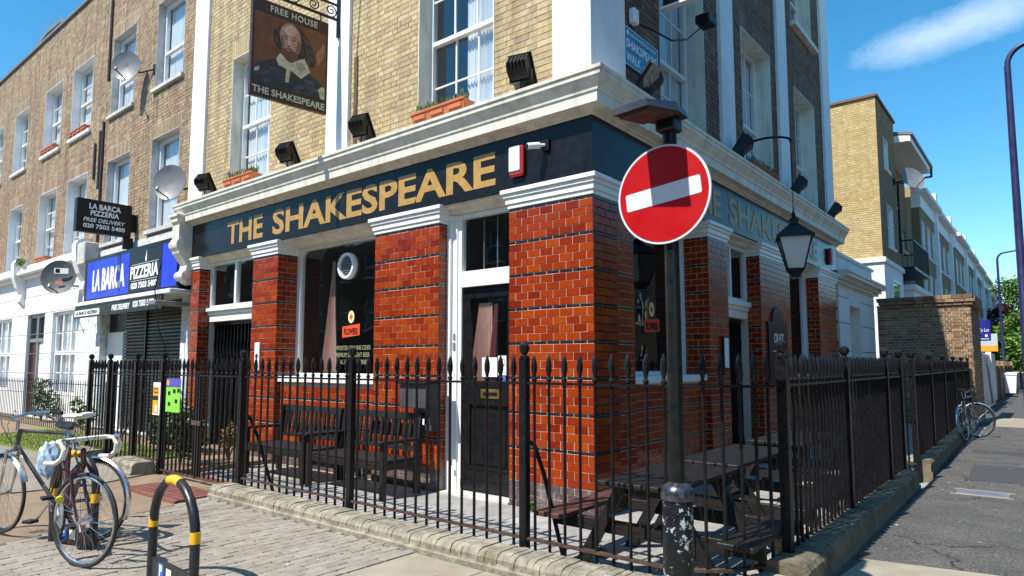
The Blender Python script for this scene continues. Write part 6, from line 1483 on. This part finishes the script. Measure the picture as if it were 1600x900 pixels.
# tall yellow-brick block
TBX, TBY = -0.4, 18.0
tb_ = thing('apartment_block', 'tall yellow brick block with a white ground floor beyond the garden wall', 'building', (-3, TBY, 0), world_coords=True)
BFm = lambda u, d, z: (u, TBY - d, z); BS = lambda u, d, z: (TBX + d, u, z)
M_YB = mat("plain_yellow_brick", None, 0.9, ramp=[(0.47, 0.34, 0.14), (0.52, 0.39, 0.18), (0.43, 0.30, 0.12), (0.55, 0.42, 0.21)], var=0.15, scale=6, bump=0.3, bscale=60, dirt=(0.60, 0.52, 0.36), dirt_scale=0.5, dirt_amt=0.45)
M_YBS = mat("brown_brick_darkened_for_shade", None, 0.9, ramp=[(0.23, 0.155, 0.075), (0.28, 0.19, 0.10), (0.19, 0.125, 0.06)], var=0.15, scale=6, bump=0.3)  # darker copy of the yellow brick: shade of the street-facing walls in its colour
sw_ = [(19.05, 19.85, 8.15, 9.25), (19.15, 20.2, 5.5, 6.95)]
w = MB(); w.box(-9, TBX - 0.31, TBY + 0.012, 21.2, 0, 10.30); w.build('core', M_MORTT, tb_)
w = MB(BS); backing(w, TBY + 0.012, 21.2, 5.0, 10.30, sw_, -0.3, -0.01); w.build('side_wall', M_MORTT, tb_)
b = MB(BFm); lay(b, -9, TBX, 4.98, 10.30, rnd=random.Random(63), H=0.075, jit=0.002); tag(b.build('front_bricks', M_YB, tb_, recalc=False), kind='stuff')
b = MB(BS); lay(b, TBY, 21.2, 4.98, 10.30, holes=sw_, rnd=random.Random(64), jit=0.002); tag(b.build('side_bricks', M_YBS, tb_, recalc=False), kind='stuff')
for h in sw_: sash(BS, *h, 0.10, tb_, cols=1, rows=1, sill=M_WALLW, reveal=M_WHITE, roomd=0.2)
MB().cbox(-9, TBX + 0.06, TBY - 0.06, 21.25, 10.301, 10.40, 0.01).build('coping', mat("brown_coping", (0.16, 0.09, 0.06), 0.8, var=0.2), tb_)
MB().box(-9, TBX + 0.03, TBY - 0.03, 21.4, 0, 4.80).cbox(-9, TBX + 0.10, TBY - 0.10, 21.45, 4.801, 4.97, 0.02).build('white_ground_floor', M_WALLW, tb_)
MB(BS).box(19.3, 20.6, 0.031, 0.034, 3.2, 4.3).build('ground_window', G_PUB, tb_); MB(BS).box(19.2, 19.3, 0.03, 0.06, 3.1, 4.4).box(20.6, 20.7, 0.03, 0.06, 3.1, 4.4).box(19.3, 20.6, 0.03, 0.06, 4.3, 4.4).build('ground_window_frame', M_WHITE, tb_)
# recessed stair bay with eave and balcony
RX = TBX - 0.55
rbv = thing('brick_house', 'brown brick house with an overhanging eave and black balcony beside the tall block', 'house', (RX, 24, 0), world_coords=True)
RS = lambda u, d, z: (RX + d, u, z)
rw = [(23.5, 24.5, 7.9, 8.9), (25.9, 26.6, 6.3, 7.2)]
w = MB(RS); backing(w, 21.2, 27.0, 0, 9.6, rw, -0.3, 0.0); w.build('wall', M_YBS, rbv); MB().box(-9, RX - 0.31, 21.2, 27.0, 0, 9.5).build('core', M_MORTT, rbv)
for h in rw: sash(RS, *h, 0.08, rbv, cols=1, rows=1, roomd=0.2, sill=M_WALLW)
MB(RS).prism([(21.2, 9.62), (26.6, 9.62), (26.6, 9.86), (21.2, 9.86)], 0, 0, 'xz') if False else None
MB().box(RX - 0.3, RX + 1.0, 21.3, 26.6, 9.601, 9.68).build('soffit', M_WALLW, rbv); MB().box(RX + 1.0, RX + 1.05, 21.28, 26.62, 9.58, 9.88).box(RX - 0.3, RX + 1.0, 21.28, 21.3, 9.601, 9.86).build('bargeboard', M_WHITE, rbv)
MB().prism([(RX + 1.12, 9.80), (RX + 1.12, 9.90), (RX - 4, 10.9), (RX - 4, 10.8)], 21.25, 26.65, 'xz').build('roof', M_LEAD, rbv)
MB().tube([(RX + 1.08, 26.4, 9.75), (RX + 1.08, 26.4, 9.4), (RX + 0.1, 24.6, 8.95), (RX + 0.08, 24.6, 6)], 0.05, 6).build('downpipe', M_BLK, rbv)
bal = MB(); bal.box(RX, RX + 0.9, 21.9, 25.8, 5.0, 5.1)
blc = bal.build('balcony', M_BLK, rbv)
MB().box(RX + 0.86, RX + 0.9, 21.9, 25.8, 6.05, 6.1).box(RX, RX + 0.86, 21.9, 21.94, 6.05, 6.1).box(RX, RX + 0.86, 25.76, 25.8, 6.05, 6.1).build('handrail', M_BLK, blc)
for i in range(27): MB().box(RX + 0.87, RX + 0.885, 21.92 + i * 0.149, 21.935 + i * 0.149, 5.1, 6.05).build('baluster', M_BLK, blc)
for i in range(6): MB().box(RX + 0.1 + i * 0.14, RX + 0.115 + i * 0.14, 21.915, 21.93, 5.1, 6.05).build('baluster', M_BLK, blc)
MB(RS).box(22.5, 27.0, -0.02, 0.75, 0, 4.3).cbox(22.4, 27.0, -0.02, 0.85, 4.301, 4.5, 0.02).build('white_porch', M_WALLW, rbv)
dish('grey satellite dish on the shaded side of the tall yellow brick block', (TBX + 0.55, 20.9, 8.1), (0.6, -0.6, 0.35), 0.42, (TBX + 0.02, 20.6, 8.0))
# receding terrace beyond
def far_house(label, y0, y1, zt, x, seed, bays=3, white_top=True):
    t = thing('terraced_house', label, 'house', (x, (y0 + y1) / 2, 0), world_coords=True, group='terraced houses along the side street')
    FS = lambda u, d, z: (x + d, u, z)
    hs_ = []; st = (y1 - y0) / bays
    for k in range(bays):
        c_ = y0 + (k + 0.5) * st
        for (z0, z1) in ((zt - 2.75, zt - 1.3), (zt - 5.2, zt - 3.5)): hs_.append((c_ - 0.5, c_ + 0.5, z0, z1))
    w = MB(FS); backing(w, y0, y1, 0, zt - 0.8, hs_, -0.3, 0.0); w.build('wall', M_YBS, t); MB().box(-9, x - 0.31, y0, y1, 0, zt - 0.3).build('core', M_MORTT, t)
    for h in hs_: sash(FS, *h, 0.06, t, cols=2, rows=1, sill=M_WALLW, roomd=0.2, reveal=M_WHITE, extra=False)
    MB(FS).box(y0, y1, -0.3, 0.06, zt - 0.799, zt - 0.2).cbox(y0, y1, -0.3, 0.34, zt - 0.199, zt, 0.03).box(y0, y1, -0.3, 0.05, zt, zt + 0.4).build('parapet', M_WALLW, t)
    MB(FS).box(y0, y1, -0.3, 0.08, 0.0, zt - 5.3).cbox(y0, y1, -0.3, 0.3, zt - 5.299, zt - 5.1, 0.02).build('ground_floor_render', M_WALLW, t)
    MB(FS).box(y1 - 0.5, y1, -0.3, 0.16, zt - 5.1, zt + 0.7).build('party_pier', M_WALLW, t)
    MB().box(x - 1.4, x - 0.5, y1 - 0.6, y1 + 0.0, zt + 0.4, zt + 1.2).build('chimney', M_YBS, t)
    return t
ys = [27.0, 32.0, 37.6, 43.2, 49, 55, 61.5, 68.5, 76]
nm = ['first', 'second', 'third', 'fourth', 'fifth', 'sixth', 'seventh', 'farthest']
for i, (a, b) in enumerate(zip(ys, ys[1:])):
    far_house(f'{nm[i]} house of the brown terrace with white cornice receding along the side street', a, b, 9.1 - i * 0.16, TBX - 0.05 + i * 0.03 + (0.18 if i >= 2 else 0), 70 + i)
# blue for-sale board and white boards
fb = thing('estate_board', 'blue and white property board standing out over the pavement beyond the garden wall', 'sign', (1.98, 22.5, 0), world_coords=True)
MB().box(1.62, 1.70, 22.6, 22.68, 0.1, 3.2).build('post', M_WHITE, fb); MB().cbox(1.60, 2.02, 22.54, 22.59, 2.36, 3.09, 0.004).build('panel', mat("navy_blue_board", (0.012, 0.014, 0.22), 0.4, var=0.05), fb)
put_text("To Let", M_LETW, fb, (1.68, 22.538, 2.68), 0.30, 0.12, shear=0.2, thick=0.004)
MB().box(1.86, 1.93, 22.536, 22.539, 2.5, 2.58).build('emblem', M_LETW, fb); MB().box(1.66, 1.97, 22.536, 22.539, 2.42, 2.44).build('rule', M_LETW, fb)
f3 = thing('estate_board', 'pale board with an orange lower strip behind the navy property board', 'sign', (2.0, 26.5, 0), world_coords=True)
MB().box(1.45, 1.52, 26.6, 26.68, 0.1, 2.7).build('post', M_WHITE, f3); MB().cbox(1.42, 2.0, 26.54, 26.59, 2.28, 2.75, 0.004).build('panel', mat("pale_grey_board", (0.45, 0.5, 0.52), 0.5, var=0.05), f3); MB().cbox(1.42, 2.0, 26.54, 26.59, 2.05, 2.279, 0.004).build('lower_strip', mat("orange_board", (0.75, 0.33, 0.02), 0.5, var=0.05), f3)
wg = thing('garden_gate', 'white painted gate and panel standing at the pavement edge beyond the garden wall', 'gate', (1.8, 24, 0), world_coords=True)
MB().cbox(1.75, 1.83, 20.0, 24.5, 0.12, 1.9, 0.01).build('panel', M_WHITE, wg); MB().cbox(1.75, 1.83, 24.7, 27.5, 0.12, 1.95, 0.01).build('panel', M_WHITE, wg); MB().cbox(1.7, 1.88, 24.51, 24.69, 0.1, 2.0, 0.01).build('post', M_WHITE, wg); MB().tube([(1.87, 22.2, 1.8), (1.95, 22.6, 0.2)], 0.03, 6).build('stay', M_GALV, wg)
lw = thing('front_garden_wall', 'low brown brick front garden walls along the far pavement', 'wall', (1.8, 40, 0), world_coords=True)
MB().box(1.5, 1.72, 28, 44, 0.0, 1.4).cbox(1.45, 1.77, 28, 44, 1.401, 1.48, 0.01).build('wall', M_GARD, lw)
for i in range(6): MB().cbox(1.42, 1.80, 28 + i * 3.1, 28.4 + i * 3.1, 0.0, 1.7, 0.01).build('pier', M_GARD, lw)
# street lamps
def lamp(label, x, y, h, arm):
    t = thing('street_lamp', label, 'street lamp', (x, y, 0.1), group='tall street lamps')
    MB().lathe([(0.10, 0), (0.10, 1.1), (0.075, 1.15), (0.065, h * 0.6), (0.055, h - 0.5)], 14).build('column', mat("dark_violet_blue_steel", (0.022, 0.021, 0.085), 0.4, var=0.15), t, smooth=True)
    pts = [(0, 0, h - 0.5)] + [(0.35 - 0.35 * math.cos(R(k)), 0, h - 0.5 + 0.38 * math.sin(R(k))) for k in (15, 30, 45, 60, 75, 90)] + [(arm, 0, h - 0.05)]
    MB().tube(pts, 0.05, 10).build('arm', MATS["dark_violet_blue_steel"], t, smooth=True)
    hd_ = MB().add([(arm - 0.05, -0.08, h - 0.10), (arm + 0.65, -0.13, h - 0.07), (arm + 0.65, 0.13, h - 0.07), (arm - 0.05, 0.08, h - 0.10), (arm - 0.05, -0.06, h), (arm + 0.6, -0.09, h + 0.06), (arm + 0.6, 0.09, h + 0.06), (arm - 0.05, 0.06, h)], BF)
    hd_.build('lamp_head', M_GALV, t)
    return t
lamp('tall dark street lamp column at the right edge of the pavement', 3.26, 10.0, 7.75, 0.95)
lamp('distant thin street lamp before the green trees', 1.62, 38.5, 7.6, 0.9)
# trees at the end of the street
tree('bright green street tree behind the distant lamp', 2.75, 46, 7.0, 2.7, 81, low=0.1, n=7500, size=0.13)
tree('larger green street tree at the right edge', 4.6, 58, 8.4, 3.4, 82, low=0.1, n=7500)
tree('purple-leaved tree in front of the far terrace end', 0.9, 58, 6.4, 1.7, 83, m=M_LEAFP, n=3000)
tree('green tree low beside the far garden walls', 1.2, 47, 3.6, 1.4, 84, n=2600, low=0.15)
for i, (x, y, h, r_) in enumerate(((-2, 95, 9, 5), (4, 100, 9, 5), (10, 92, 10, 5))):
    tree(['distant tree closing the left of the street end', 'distant tree closing the middle of the street end', 'distant tree closing the right of the street end'][i], x, y, h, r_, 90 + i, n=4000, size=0.3, low=0.1)
fx = thing('brick_house', 'distant brick house with a pitched roof at the end of the street', 'house', (-2, 84, 0), world_coords=True)
MB().box(-6, 1.5, 82, 90, 0, 6.6).build('wall', M_YB, fx); MB().prism([(-6.4, 6.6), (1.9, 6.6), (-2.2, 8.6)], 81.8, 90, 'xz').build('roof', M_LEAD, fx)
# tree across the side street: it is what the side windows mirror
tree('street tree across the side street, mirrored in the side windows', 10.5, 9.0, 6.5, 2.4, 95, n=4200)
tree('second street tree across the side street, mirrored in the side windows', 10.5, 16.0, 6.5, 2.4, 96, n=4200)

# houses across both streets: the windows mirror them and they close the sky on that side
M_OPP = mat("brown_brick_opposite", (0.20, 0.13, 0.08), 0.9, var=0.25, scale=3, bump=0.3)
def opp_house(T, u0, u1, h, label):
    t = thing('terraced_house', label, 'house', T((u0 + u1) / 2, 0, 0), world_coords=True, group='houses across the street mirrored in the windows')
    hs_ = []; st = (u1 - u0) / 2
    for k in range(2):
        c_ = u0 + (k + 0.5) * st
        for (z0, z1) in ((0.9, 2.7), (4.0, 6.0), (7.2, 8.8)): hs_.append((c_ - 0.55, c_ + 0.55, z0, z1))
    w = MB(T); backing(w, u0, u1, 0, h, hs_, -0.3, 0.0); w.build('wall', M_OPP, t)
    MB(T).box(u0, u1, -7, -0.31, h - 0.4, h - 0.2).box(u0, u1, -0.3, 0.1, h, h + 0.2).build('roof', M_LEAD, t)
    MB(T).box(u0 + 0.1, u1 - 0.1, -0.9, -0.85, 0, h - 0.5).build('inner_wall', M_ROOM, t)
    for h_ in hs_:
        f = MB(T); a, b, z0, z1 = h_
        f.box(a, a + 0.08, -0.15, -0.08, z0, z1).box(b - 0.08, b, -0.15, -0.08, z0, z1).box(a, b, -0.15, -0.08, (z0 + z1) / 2 - 0.04, (z0 + z1) / 2 + 0.04).box(a - 0.08, b + 0.08, -0.15, 0.08, z0 - 0.1, z0)
        wd = f.build('window', M_WHITE, t); MB(T).add([(a, -0.12, z0), (b, -0.12, z0), (b, -0.12, z1), (a, -0.12, z1)], [(0, 1, 2, 3)]).build('pane', G_PUB, wd)
OF = lambda u, d, z: (u, -21.0 + d, z); OS = lambda u, d, z: (14.5 - d, u, z)
for i in range(12): opp_house(OF, -52 + i * 5.6, -46.4 + i * 5.6, 9.5 + (i % 3) * 0.35, 'brick terraced house across the main road, behind the viewer')
for i in range(18): opp_house(OS, -8 + i * 5.6, -2.4 + i * 5.6, 8.8 + (i % 2) * 0.3, 'brick terraced house across the side street, outside the right edge')

# ------------------------------------------------------------------ bike hoops
M_BLUEB = mat("black_hoop_enamel", (0.016, 0.018, 0.022), 0.35, var=0.3, scale=12, bump=0.1)
M_YELB = mat("yellow_reflective_band", (0.78, 0.40, 0.015), 0.45, var=0.1)
def hoop(label, a, b, h, plate=True):
    a, b = Vector((*a, 0.09)), Vector((*b, 0.09)); d = (b - a); W = d.length; d.normalize(); r = W / 2 * 0.96
    t = thing('bike_stand', label, 'bike stand', tuple((a + b) / 2), world_coords=True, group='hooped bike stands')
    mid = (a + b) / 2
    path = [a, a + Vector((0, 0, h - r))]
    for k in range(1, 12):
        g = math.pi - math.pi * k / 12; path.append(mid + d * (W / 2) * math.cos(g) + Vector((0, 0, h - r + r * math.sin(g))))
    path += [b + Vector((0, 0, h - r)), b]
    MB().tube([tuple(p) for p in path], 0.030, 14).build('hoop', M_BLUEB, t, smooth=True)
    for e, s in ((a, 0.42), (b, 0.42)):
        MB().tube([tuple(e + Vector((0, 0, h * 0.50))), tuple(e + Vector((0, 0, h * 0.50 + 0.07)))], 0.0315, 14).build('band', M_YELB, t, smooth=True)
    MB().tube([tuple(p) for p in path[6:9]], 0.0315, 14).build('band', M_YELB, t, smooth=True)
    nrm = Vector((d.y, -d.x, 0))
    def P(s, z, o): return tuple(a + d * s + Vector((0, 0, z)) + nrm * o)
    MB().add([P(0.02, 0.02, -0.012), P(W - 0.02, 0.02, -0.012), P(W - 0.02, h * 0.22, -0.012), P(0.02, h * 0.22, -0.012), P(0.02, 0.02, 0.012), P(W - 0.02, 0.02, 0.012), P(W - 0.02, h * 0.22, 0.012), P(0.02, h * 0.22, 0.012)],
             [(0, 3, 2, 1), (4, 5, 6, 7), (0, 1, 5, 4), (1, 2, 6, 5), (2, 3, 7, 6), (3, 0, 4, 7)]).build('panel', M_BLUEB, t)
    s0 = W * 0.22
    MB().add([P(s0, 0.04, 0.0125), P(s0 + 0.085, 0.04, 0.0125), P(s0 + 0.085, h * 0.20, 0.0125), P(s0, h * 0.20, 0.0125)], [(0, 1, 2, 3)]).build('blue_badge', mat("sign_blue", (0.02, 0.12, 0.55), 0.5, var=0), t)
    me = text_mesh("P", M_LETW, 0.045, 0.075, bold=0.04, thick=0.001)
    ang = math.atan2(d.y, d.x); me.transform(Matrix.Translation(P(s0 + 0.02, h * 0.20 - 0.085, 0.0128)) @ Matrix.Rotation(ang, 4, 'Z')); link('lettering', me, t)
    MB().add([P(s0 + 0.13, 0.06, 0.0125), P(s0 + 0.21, 0.06, 0.0125), P(s0 + 0.21, h * 0.18, 0.0125), P(s0 + 0.13, h * 0.18, 0.0125)], [(0, 1, 2, 3)]).build('white_badge', M_LETW, t)
hoop('black hooped bike stand with yellow bands standing empty in the foreground', (-1.25, -3.70), (-0.58, -3.73), 0.70)
hoop('black hooped bike stand with yellow bands behind the two locked bicycles', (-2.85, -3.82), (-2.32, -3.70), 0.74)

# ------------------------------------------------------------------ bicycles
def bicycle(label, front, rear, frame_m, bar='drop', bar_m=None, saddle_m=None, steer=0.0, lean=0.0, extras=(), group='parked bicycles', tall=1.0, guard_m=None):
    f, r_ = Vector((*front, 0)), Vector((*rear, 0)); d = (f - r_).normalized()
    t = thing('bicycle', label, 'bicycle', (*rear, 0.1), math.atan2(d.y, d.x), group=group)
    if lean: t.rotation_euler = (lean, 0, math.atan2(d.y, d.x))
    WB = 1.0; WR = 0.335
    piv = Vector((WB, 0, 0)); RS_ = Matrix.Translation(piv) @ Matrix.Rotation(steer, 4, 'Z') @ Matrix.Translation(-piv)
    S = lambda p: tuple(RS_ @ Vector(p))
    I_ = lambda p: tuple(p)
    def wheel(cx, X):
        n = 36
        ring = lambda rad: [X((cx + rad * math.cos(2 * math.pi * j / n), 0, WR + rad * math.sin(2 * math.pi * j / n))) for j in range(n)]
        w = MB().tube(ring(WR - 0.013), 0.0135, 8, closed=True).build('wheel', M_RUBBER, t, smooth=True)
        MB().tube(ring(WR - 0.034), 0.010, 6, closed=True).build('rim', M_CHROME, w, smooth=True)
        sp = MB()
        for j in range(28):
            g = 2 * math.pi * j / 28; s = 0.03 * (1 if j % 2 else -1); g2 = g + (0.5 if (j // 2) % 2 else -0.5)
            sp.tube([X((cx + 0.02 * math.cos(g2), s, WR + 0.02 * math.sin(g2))), X((cx + (WR - 0.04) * math.cos(g), 0, WR + (WR - 0.04) * math.sin(g)))], 0.0013, 3)
        sp.build('spokes', M_CHROME, w)
        MB().tube([X((cx, -0.05, WR)), X((cx, -0.02, WR)), X((cx, 0.02, WR)), X((cx, 0.05, WR))], [0.022, 0.014, 0.014, 0.022], 10).build('hub', M_CHROME, w, smooth=True)
    wheel(0.0, I_); wheel(WB, S)
    bb = (0.43, 0, 0.28); st = (0.28, 0, 0.80 * tall); hd = (0.86, 0, 0.82 * tall); hl = (0.885, 0, 0.70 * tall); sd_ = (0.25, 0, 0.92 * tall)
    fr = MB()
    for (a, b, q) in ((bb, st, 0.015), (st, hd, 0.0145), (bb, hl, 0.0165), (hd, hl, 0.019)): fr.tube([a, b], q, 10)
    for s in (-1, 1):
        fr.tube([(bb[0], s * 0.03, bb[2]), (0.0, s * 0.06, WR)], 0.009, 8); fr.tube([(st[0], s * 0.02, st[2] - 0.03), (0.0, s * 0.06, WR)], 0.008, 8)
    fr.build('frame', frame_m, t, smooth=True)
    fk = MB()
    fk.tube([S((0.90, 0, 0.66 * tall)), S(hl)], 0.016, 8)
    for s in (-1, 1): fk.tube([S((0.90, s * 0.045, 0.66 * tall)), S((0.945, s * 0.05, 0.48)), S((WB, s * 0.05, WR))], [0.013, 0.012, 0.008], 8)
    fk.tube([S((0.90, -0.045, 0.66 * tall)), S((0.90, 0.045, 0.66 * tall))], 0.014, 8)
    fk.build('fork', frame_m if guard_m is None else M_CHROME, t, smooth=True)
    MB().tube([st, sd_], 0.0125, 8).build('seat_post', M_CHROME, t, smooth=True)
    sdm = MB(); sx, sz = sd_[0], sd_[2]
    for k, (x, w, h) in enumerate(((-0.13, 0.072, 0.03), (-0.10, 0.08, 0.045), (-0.04, 0.062, 0.04), (0.04, 0.026, 0.036), (0.12, 0.02, 0.032), (0.145, 0.008, 0.02))):
        for j in range(10):
            g = 2 * math.pi * j / 10; sdm.v.append((sx + x, w * math.cos(g), sz + 0.025 + h * 0.6 * math.sin(g) + (0.012 if k < 2 else 0)))
    sdm.f = [(k * 10 + j, k * 10 + (j + 1) % 10, (k + 1) * 10 + (j + 1) % 10, (k + 1) * 10 + j) for k in range(5) for j in range(10)] + [tuple(range(9, -1, -1)), tuple(range(50, 60))]
    sdm.build('saddle', saddle_m or M_BLK, t, smooth=True)
    hz = hd[2] + 0.085
    hbp = MB(); hbm = bar_m or M_BLK
    MB().tube([S((hd[0] - 0.005, 0, hd[2])), S((hd[0] - 0.015, 0, hz)), S((hd[0] + 0.07, 0, hz + 0.005))], 0.013, 8).build('stem', M_CHROME, t, smooth=True)
    bx_ = hd[0] + 0.07
    if bar == 'drop':
        for s in (-1, 1):
            hbp.tube([S((bx_, 0, hz)), S((bx_, s * 0.12, hz)), S((bx_ + 0.02, s * 0.185, hz)), S((bx_ + 0.075, s * 0.20, hz - 0.005)), S((bx_ + 0.105, s * 0.20, hz - 0.05)), S((bx_ + 0.09, s * 0.205, hz - 0.11)), S((bx_ + 0.03, s * 0.205, hz - 0.145)), S((bx_ - 0.07, s * 0.205, hz - 0.15))], 0.016, 10)
            MB().tube([S((bx_ + 0.09, s * 0.20, hz + 0.01)), S((bx_ + 0.135, s * 0.20, hz + 0.01)), S((bx_ + 0.145, s * 0.205, hz - 0.04)), S((bx_ + 0.12, s * 0.21, hz - 0.12))], [0.017, 0.016, 0.008, 0.006], 8).build('brake_lever', M_CHROME, t, smooth=True)
    else:
        for s in (-1, 1):
            hbp.tube([S((bx_, 0, hz + 0.02)), S((bx_ - 0.01, s * 0.15, hz + 0.06)), S((bx_ - 0.08, s * 0.26, hz + 0.06)), S((bx_ - 0.16, s * 0.29, hz + 0.05))], 0.012, 8)
            MB().tube([S((bx_ - 0.08, s * 0.26, hz + 0.06)), S((bx_ - 0.19, s * 0.295, hz + 0.048))], 0.017, 8).build('grip', M_BLK, t, smooth=True)
            MB().tube([S((bx_ + 0.02, s * 0.16, hz + 0.045)), S((bx_ - 0.06, s * 0.24, hz + 0.03)), S((bx_ - 0.13, s * 0.28, hz + 0.02))], 0.006, 6).build('brake_lever', M_CHROME, t)
    hbp.build('handlebar', hbm, t, smooth=True)
    ck = MB().lathe([(0.095, -0.003), (0.095, 0.003)], 28, (bb[0], -0.045, bb[2]), 'y').build('chainring', M_GALV, t)
    for s in (-1, 1):
        e = (bb[0] + s * 0.10, s * 0.075, bb[2] - s * 0.13)
        MB().tube([(bb[0], s * 0.06, bb[2]), e], 0.010, 6).build('crank', M_CHROME, t)
        MB().cbox(e[0] - 0.045, e[0] + 0.045, e[1] + (0.01 if s > 0 else -0.09), e[1] + (0.09 if s > 0 else -0.01), e[2] - 0.012, e[2] + 0.012, 0.004).build('pedal', M_BLK, t)
    MB().tube([(bb[0], -0.045, bb[2] + 0.095), (0.0, -0.045, WR + 0.03)], 0.004, 5).tube([(bb[0], -0.045, bb[2] - 0.095), (0.02, -0.045, WR - 0.08), (0.0, -0.045, WR - 0.03)], 0.004, 5).build('chain', M_GALV, t)
    cb = MB()
    for s in (-1, 1): cb.tube([S((bx_ + 0.02, s * 0.08, hz - 0.01)), S((bx_ + 0.10, s * 0.06, hz + 0.08)), S((bx_ + 0.13, s * 0.02, hz - 0.05)), S((0.92, 0.0, 0.70 * tall))], 0.0028, 4)
    cb.tube([(hd[0] - 0.05, 0.02, hd[2] - 0.02), (st[0] + 0.05, 0.02, st[2] + 0.03)], 0.0028, 4); cb.build('cable', M_BLK, t)
    if guard_m:
        for cx, X, a0, a1 in ((0.0, I_, 35, 205), (WB, S, 10, 160)):
            m_ = MB(); vs = []; k = 16
            for i in range(k + 1):
                g = R(a0 + (a1 - a0) * i / k)
                for (o, q) in ((-0.024, WR + 0.005), (-0.012, WR + 0.018), (0.012, WR + 0.018), (0.024, WR + 0.005)): vs.append(X((cx + q * math.cos(g), o, WR + q * math.sin(g))))
            m_.add(vs, [(i * 4 + j, i * 4 + j + 1, (i + 1) * 4 + j + 1, (i + 1) * 4 + j) for i in range(k) for j in range(3)]); m_.build('mudguard', guard_m, t, smooth=True)
    return t
M_MAROON = mat("maroon_frame_paint", (0.06, 0.022, 0.026), 0.3, var=0.2, coat=0.5); M_SILVF = mat("dark_silver_frame", (0.09, 0.09, 0.10), 0.3, 0.5, var=0.15)
M_WTAPE = mat("white_bar_tape", (0.74, 0.70, 0.66), 0.7, var=0.1, scale=30); M_WSAD = mat("white_vinyl_saddle", (0.72, 0.72, 0.72), 0.45, var=0.06)
b1 = bicycle('maroon racing bicycle with white drop handlebars and a black saddle, locked at the left', (-1.84, -3.93), (-2.84, -3.80), M_MAROON, 'drop', M_WTAPE, M_BLK, steer=R(26))
lk = MB().tube([(0.62, -0.09, 0.47), (0.80, -0.12, 0.46)], 0.026, 12).build('shackle_lock', mat("yellow_lock", (0.72, 0.60, 0.05), 0.45, var=0.1), b1, smooth=True)
MB().tube([(0.58, -0.085, 0.47), (0.62, -0.09, 0.47)], 0.028, 12).build('lock_cap', M_BLK, b1)
b2 = bicycle('bicycle with a white saddle, swept handlebars and mudguards behind the racing bicycle', (-3.55, -4.02), (-2.60, -3.60), M_SILVF, 'flat', M_CHROME, M_WSAD, steer=R(-12), tall=1.07, guard_m=M_CHROME)
bt = bpy.data.objects
bag = MB().lathe([(0.05, -0.12), (0.085, -0.08), (0.09, 0.0), (0.075, 0.09), (0.04, 0.13)], 12, (0.45, 0.06, 0.74))
bg_ = thing('plastic_bag', 'crumpled pale blue plastic bag tied to the bicycle behind', 'bag', (-2.98, -3.84, 0.6), R(30))
bm_ = bmesh.new(); bmesh.ops.create_icosphere(bm_, subdivisions=3, radius=1.0)
rn = random.Random(12)
for v in bm_.verts:
    n_ = v.co.normalized(); k = 1 + 0.16 * math.sin(7 * n_.x + 5 * n_.z) * math.cos(6 * n_.y) + rn.uniform(-0.05, 0.05); v.co = Vector((n_.x * 0.085 * k, n_.y * 0.075 * k, n_.z * 0.15 * k + 0.15))
me = bpy.data.meshes.new('bag'); bm_.to_mesh(me); bm_.free(); me.materials.append(mat("pale_blue_polythene", (0.42, 0.55, 0.72), 0.35, var=0.3, scale=10)); link('bag_body', me, bg_)
b3 = bicycle('dark bicycle with a pale front mudguard leaning on the far side-street railings', (2.46, 10.42), (2.30, 9.40), M_SILVF, 'flat', M_CHROME, M_BLK, steer=R(-48), lean=R(-6), guard_m=mat("pale_blue_mudguard", (0.30, 0.42, 0.62), 0.4, var=0.1))
b3.location.x -= 0.02
# wheelie bins by the far lamp, litter on the pavement
for (x, y, lab) in ((2.0, 34.5, 'pale wheelie bin on the far pavement before the distant lamp'), (2.15, 41.5, 'dark wheelie bin on the far pavement beyond the distant lamp')):
    t = thing('wheelie_bin', lab, 'bin', (x, y, 0.1)); m = M_UPVC if 'pale' in lab else M_GREYM
    MB().add([(-.2, -.24, .06), (.2, -.24, .06), (.2, .24, .06), (-.2, .24, .06), (-.27, -.31, .95), (.27, -.31, .95), (.27, .31, .95), (-.27, .31, .95)], BF).build('body', m, t)
    MB().add([(-.28, -.34, .951), (.28, -.34, .951), (.28, .32, .951), (-.28, .32, .951), (-.26, -.3, 1.02), (.26, -.3, 1.02), (.26, .3, 1.06), (-.26, .3, 1.06)], BF).build('lid', m, t)
    for s in (-1, 1): MB().lathe([(0.1, -0.03), (0.1, 0.03)], 12, (s * 0.22, 0.24, 0.1), 'x').build('wheel', M_RUBBER, t)
rl = random.Random(88); lit = MB()
for i in range(150):
    x, y = (rl.uniform(2.4, 4.3), rl.uniform(-0.9, 16)) if i % 3 else (rl.uniform(-5, 1.5), rl.uniform(-4.2, -2.2))
    z = 0.1065; s = rl.uniform(0.006, 0.018); a = rl.uniform(0, 6.28)
    pts = [(x + s * math.cos(a + k * 1.256) * rl.uniform(0.6, 1.2), y + s * math.sin(a + k * 1.256) * rl.uniform(0.6, 1.2), z + rl.uniform(0, 0.006)) for k in range(5)]
    lit.add(pts, [tuple(range(5))])
tag(lit.build('litter', mat("litter_scraps", None, 0.8, ramp=[(0.5, 0.48, 0.42), (0.2, 0.13, 0.06), (0.6, 0.6, 0.58), (0.14, 0.1, 0.05)], var=0.1)), 'tiny scraps of litter and dead leaves scattered on the pavement', 'litter', kind='stuff')
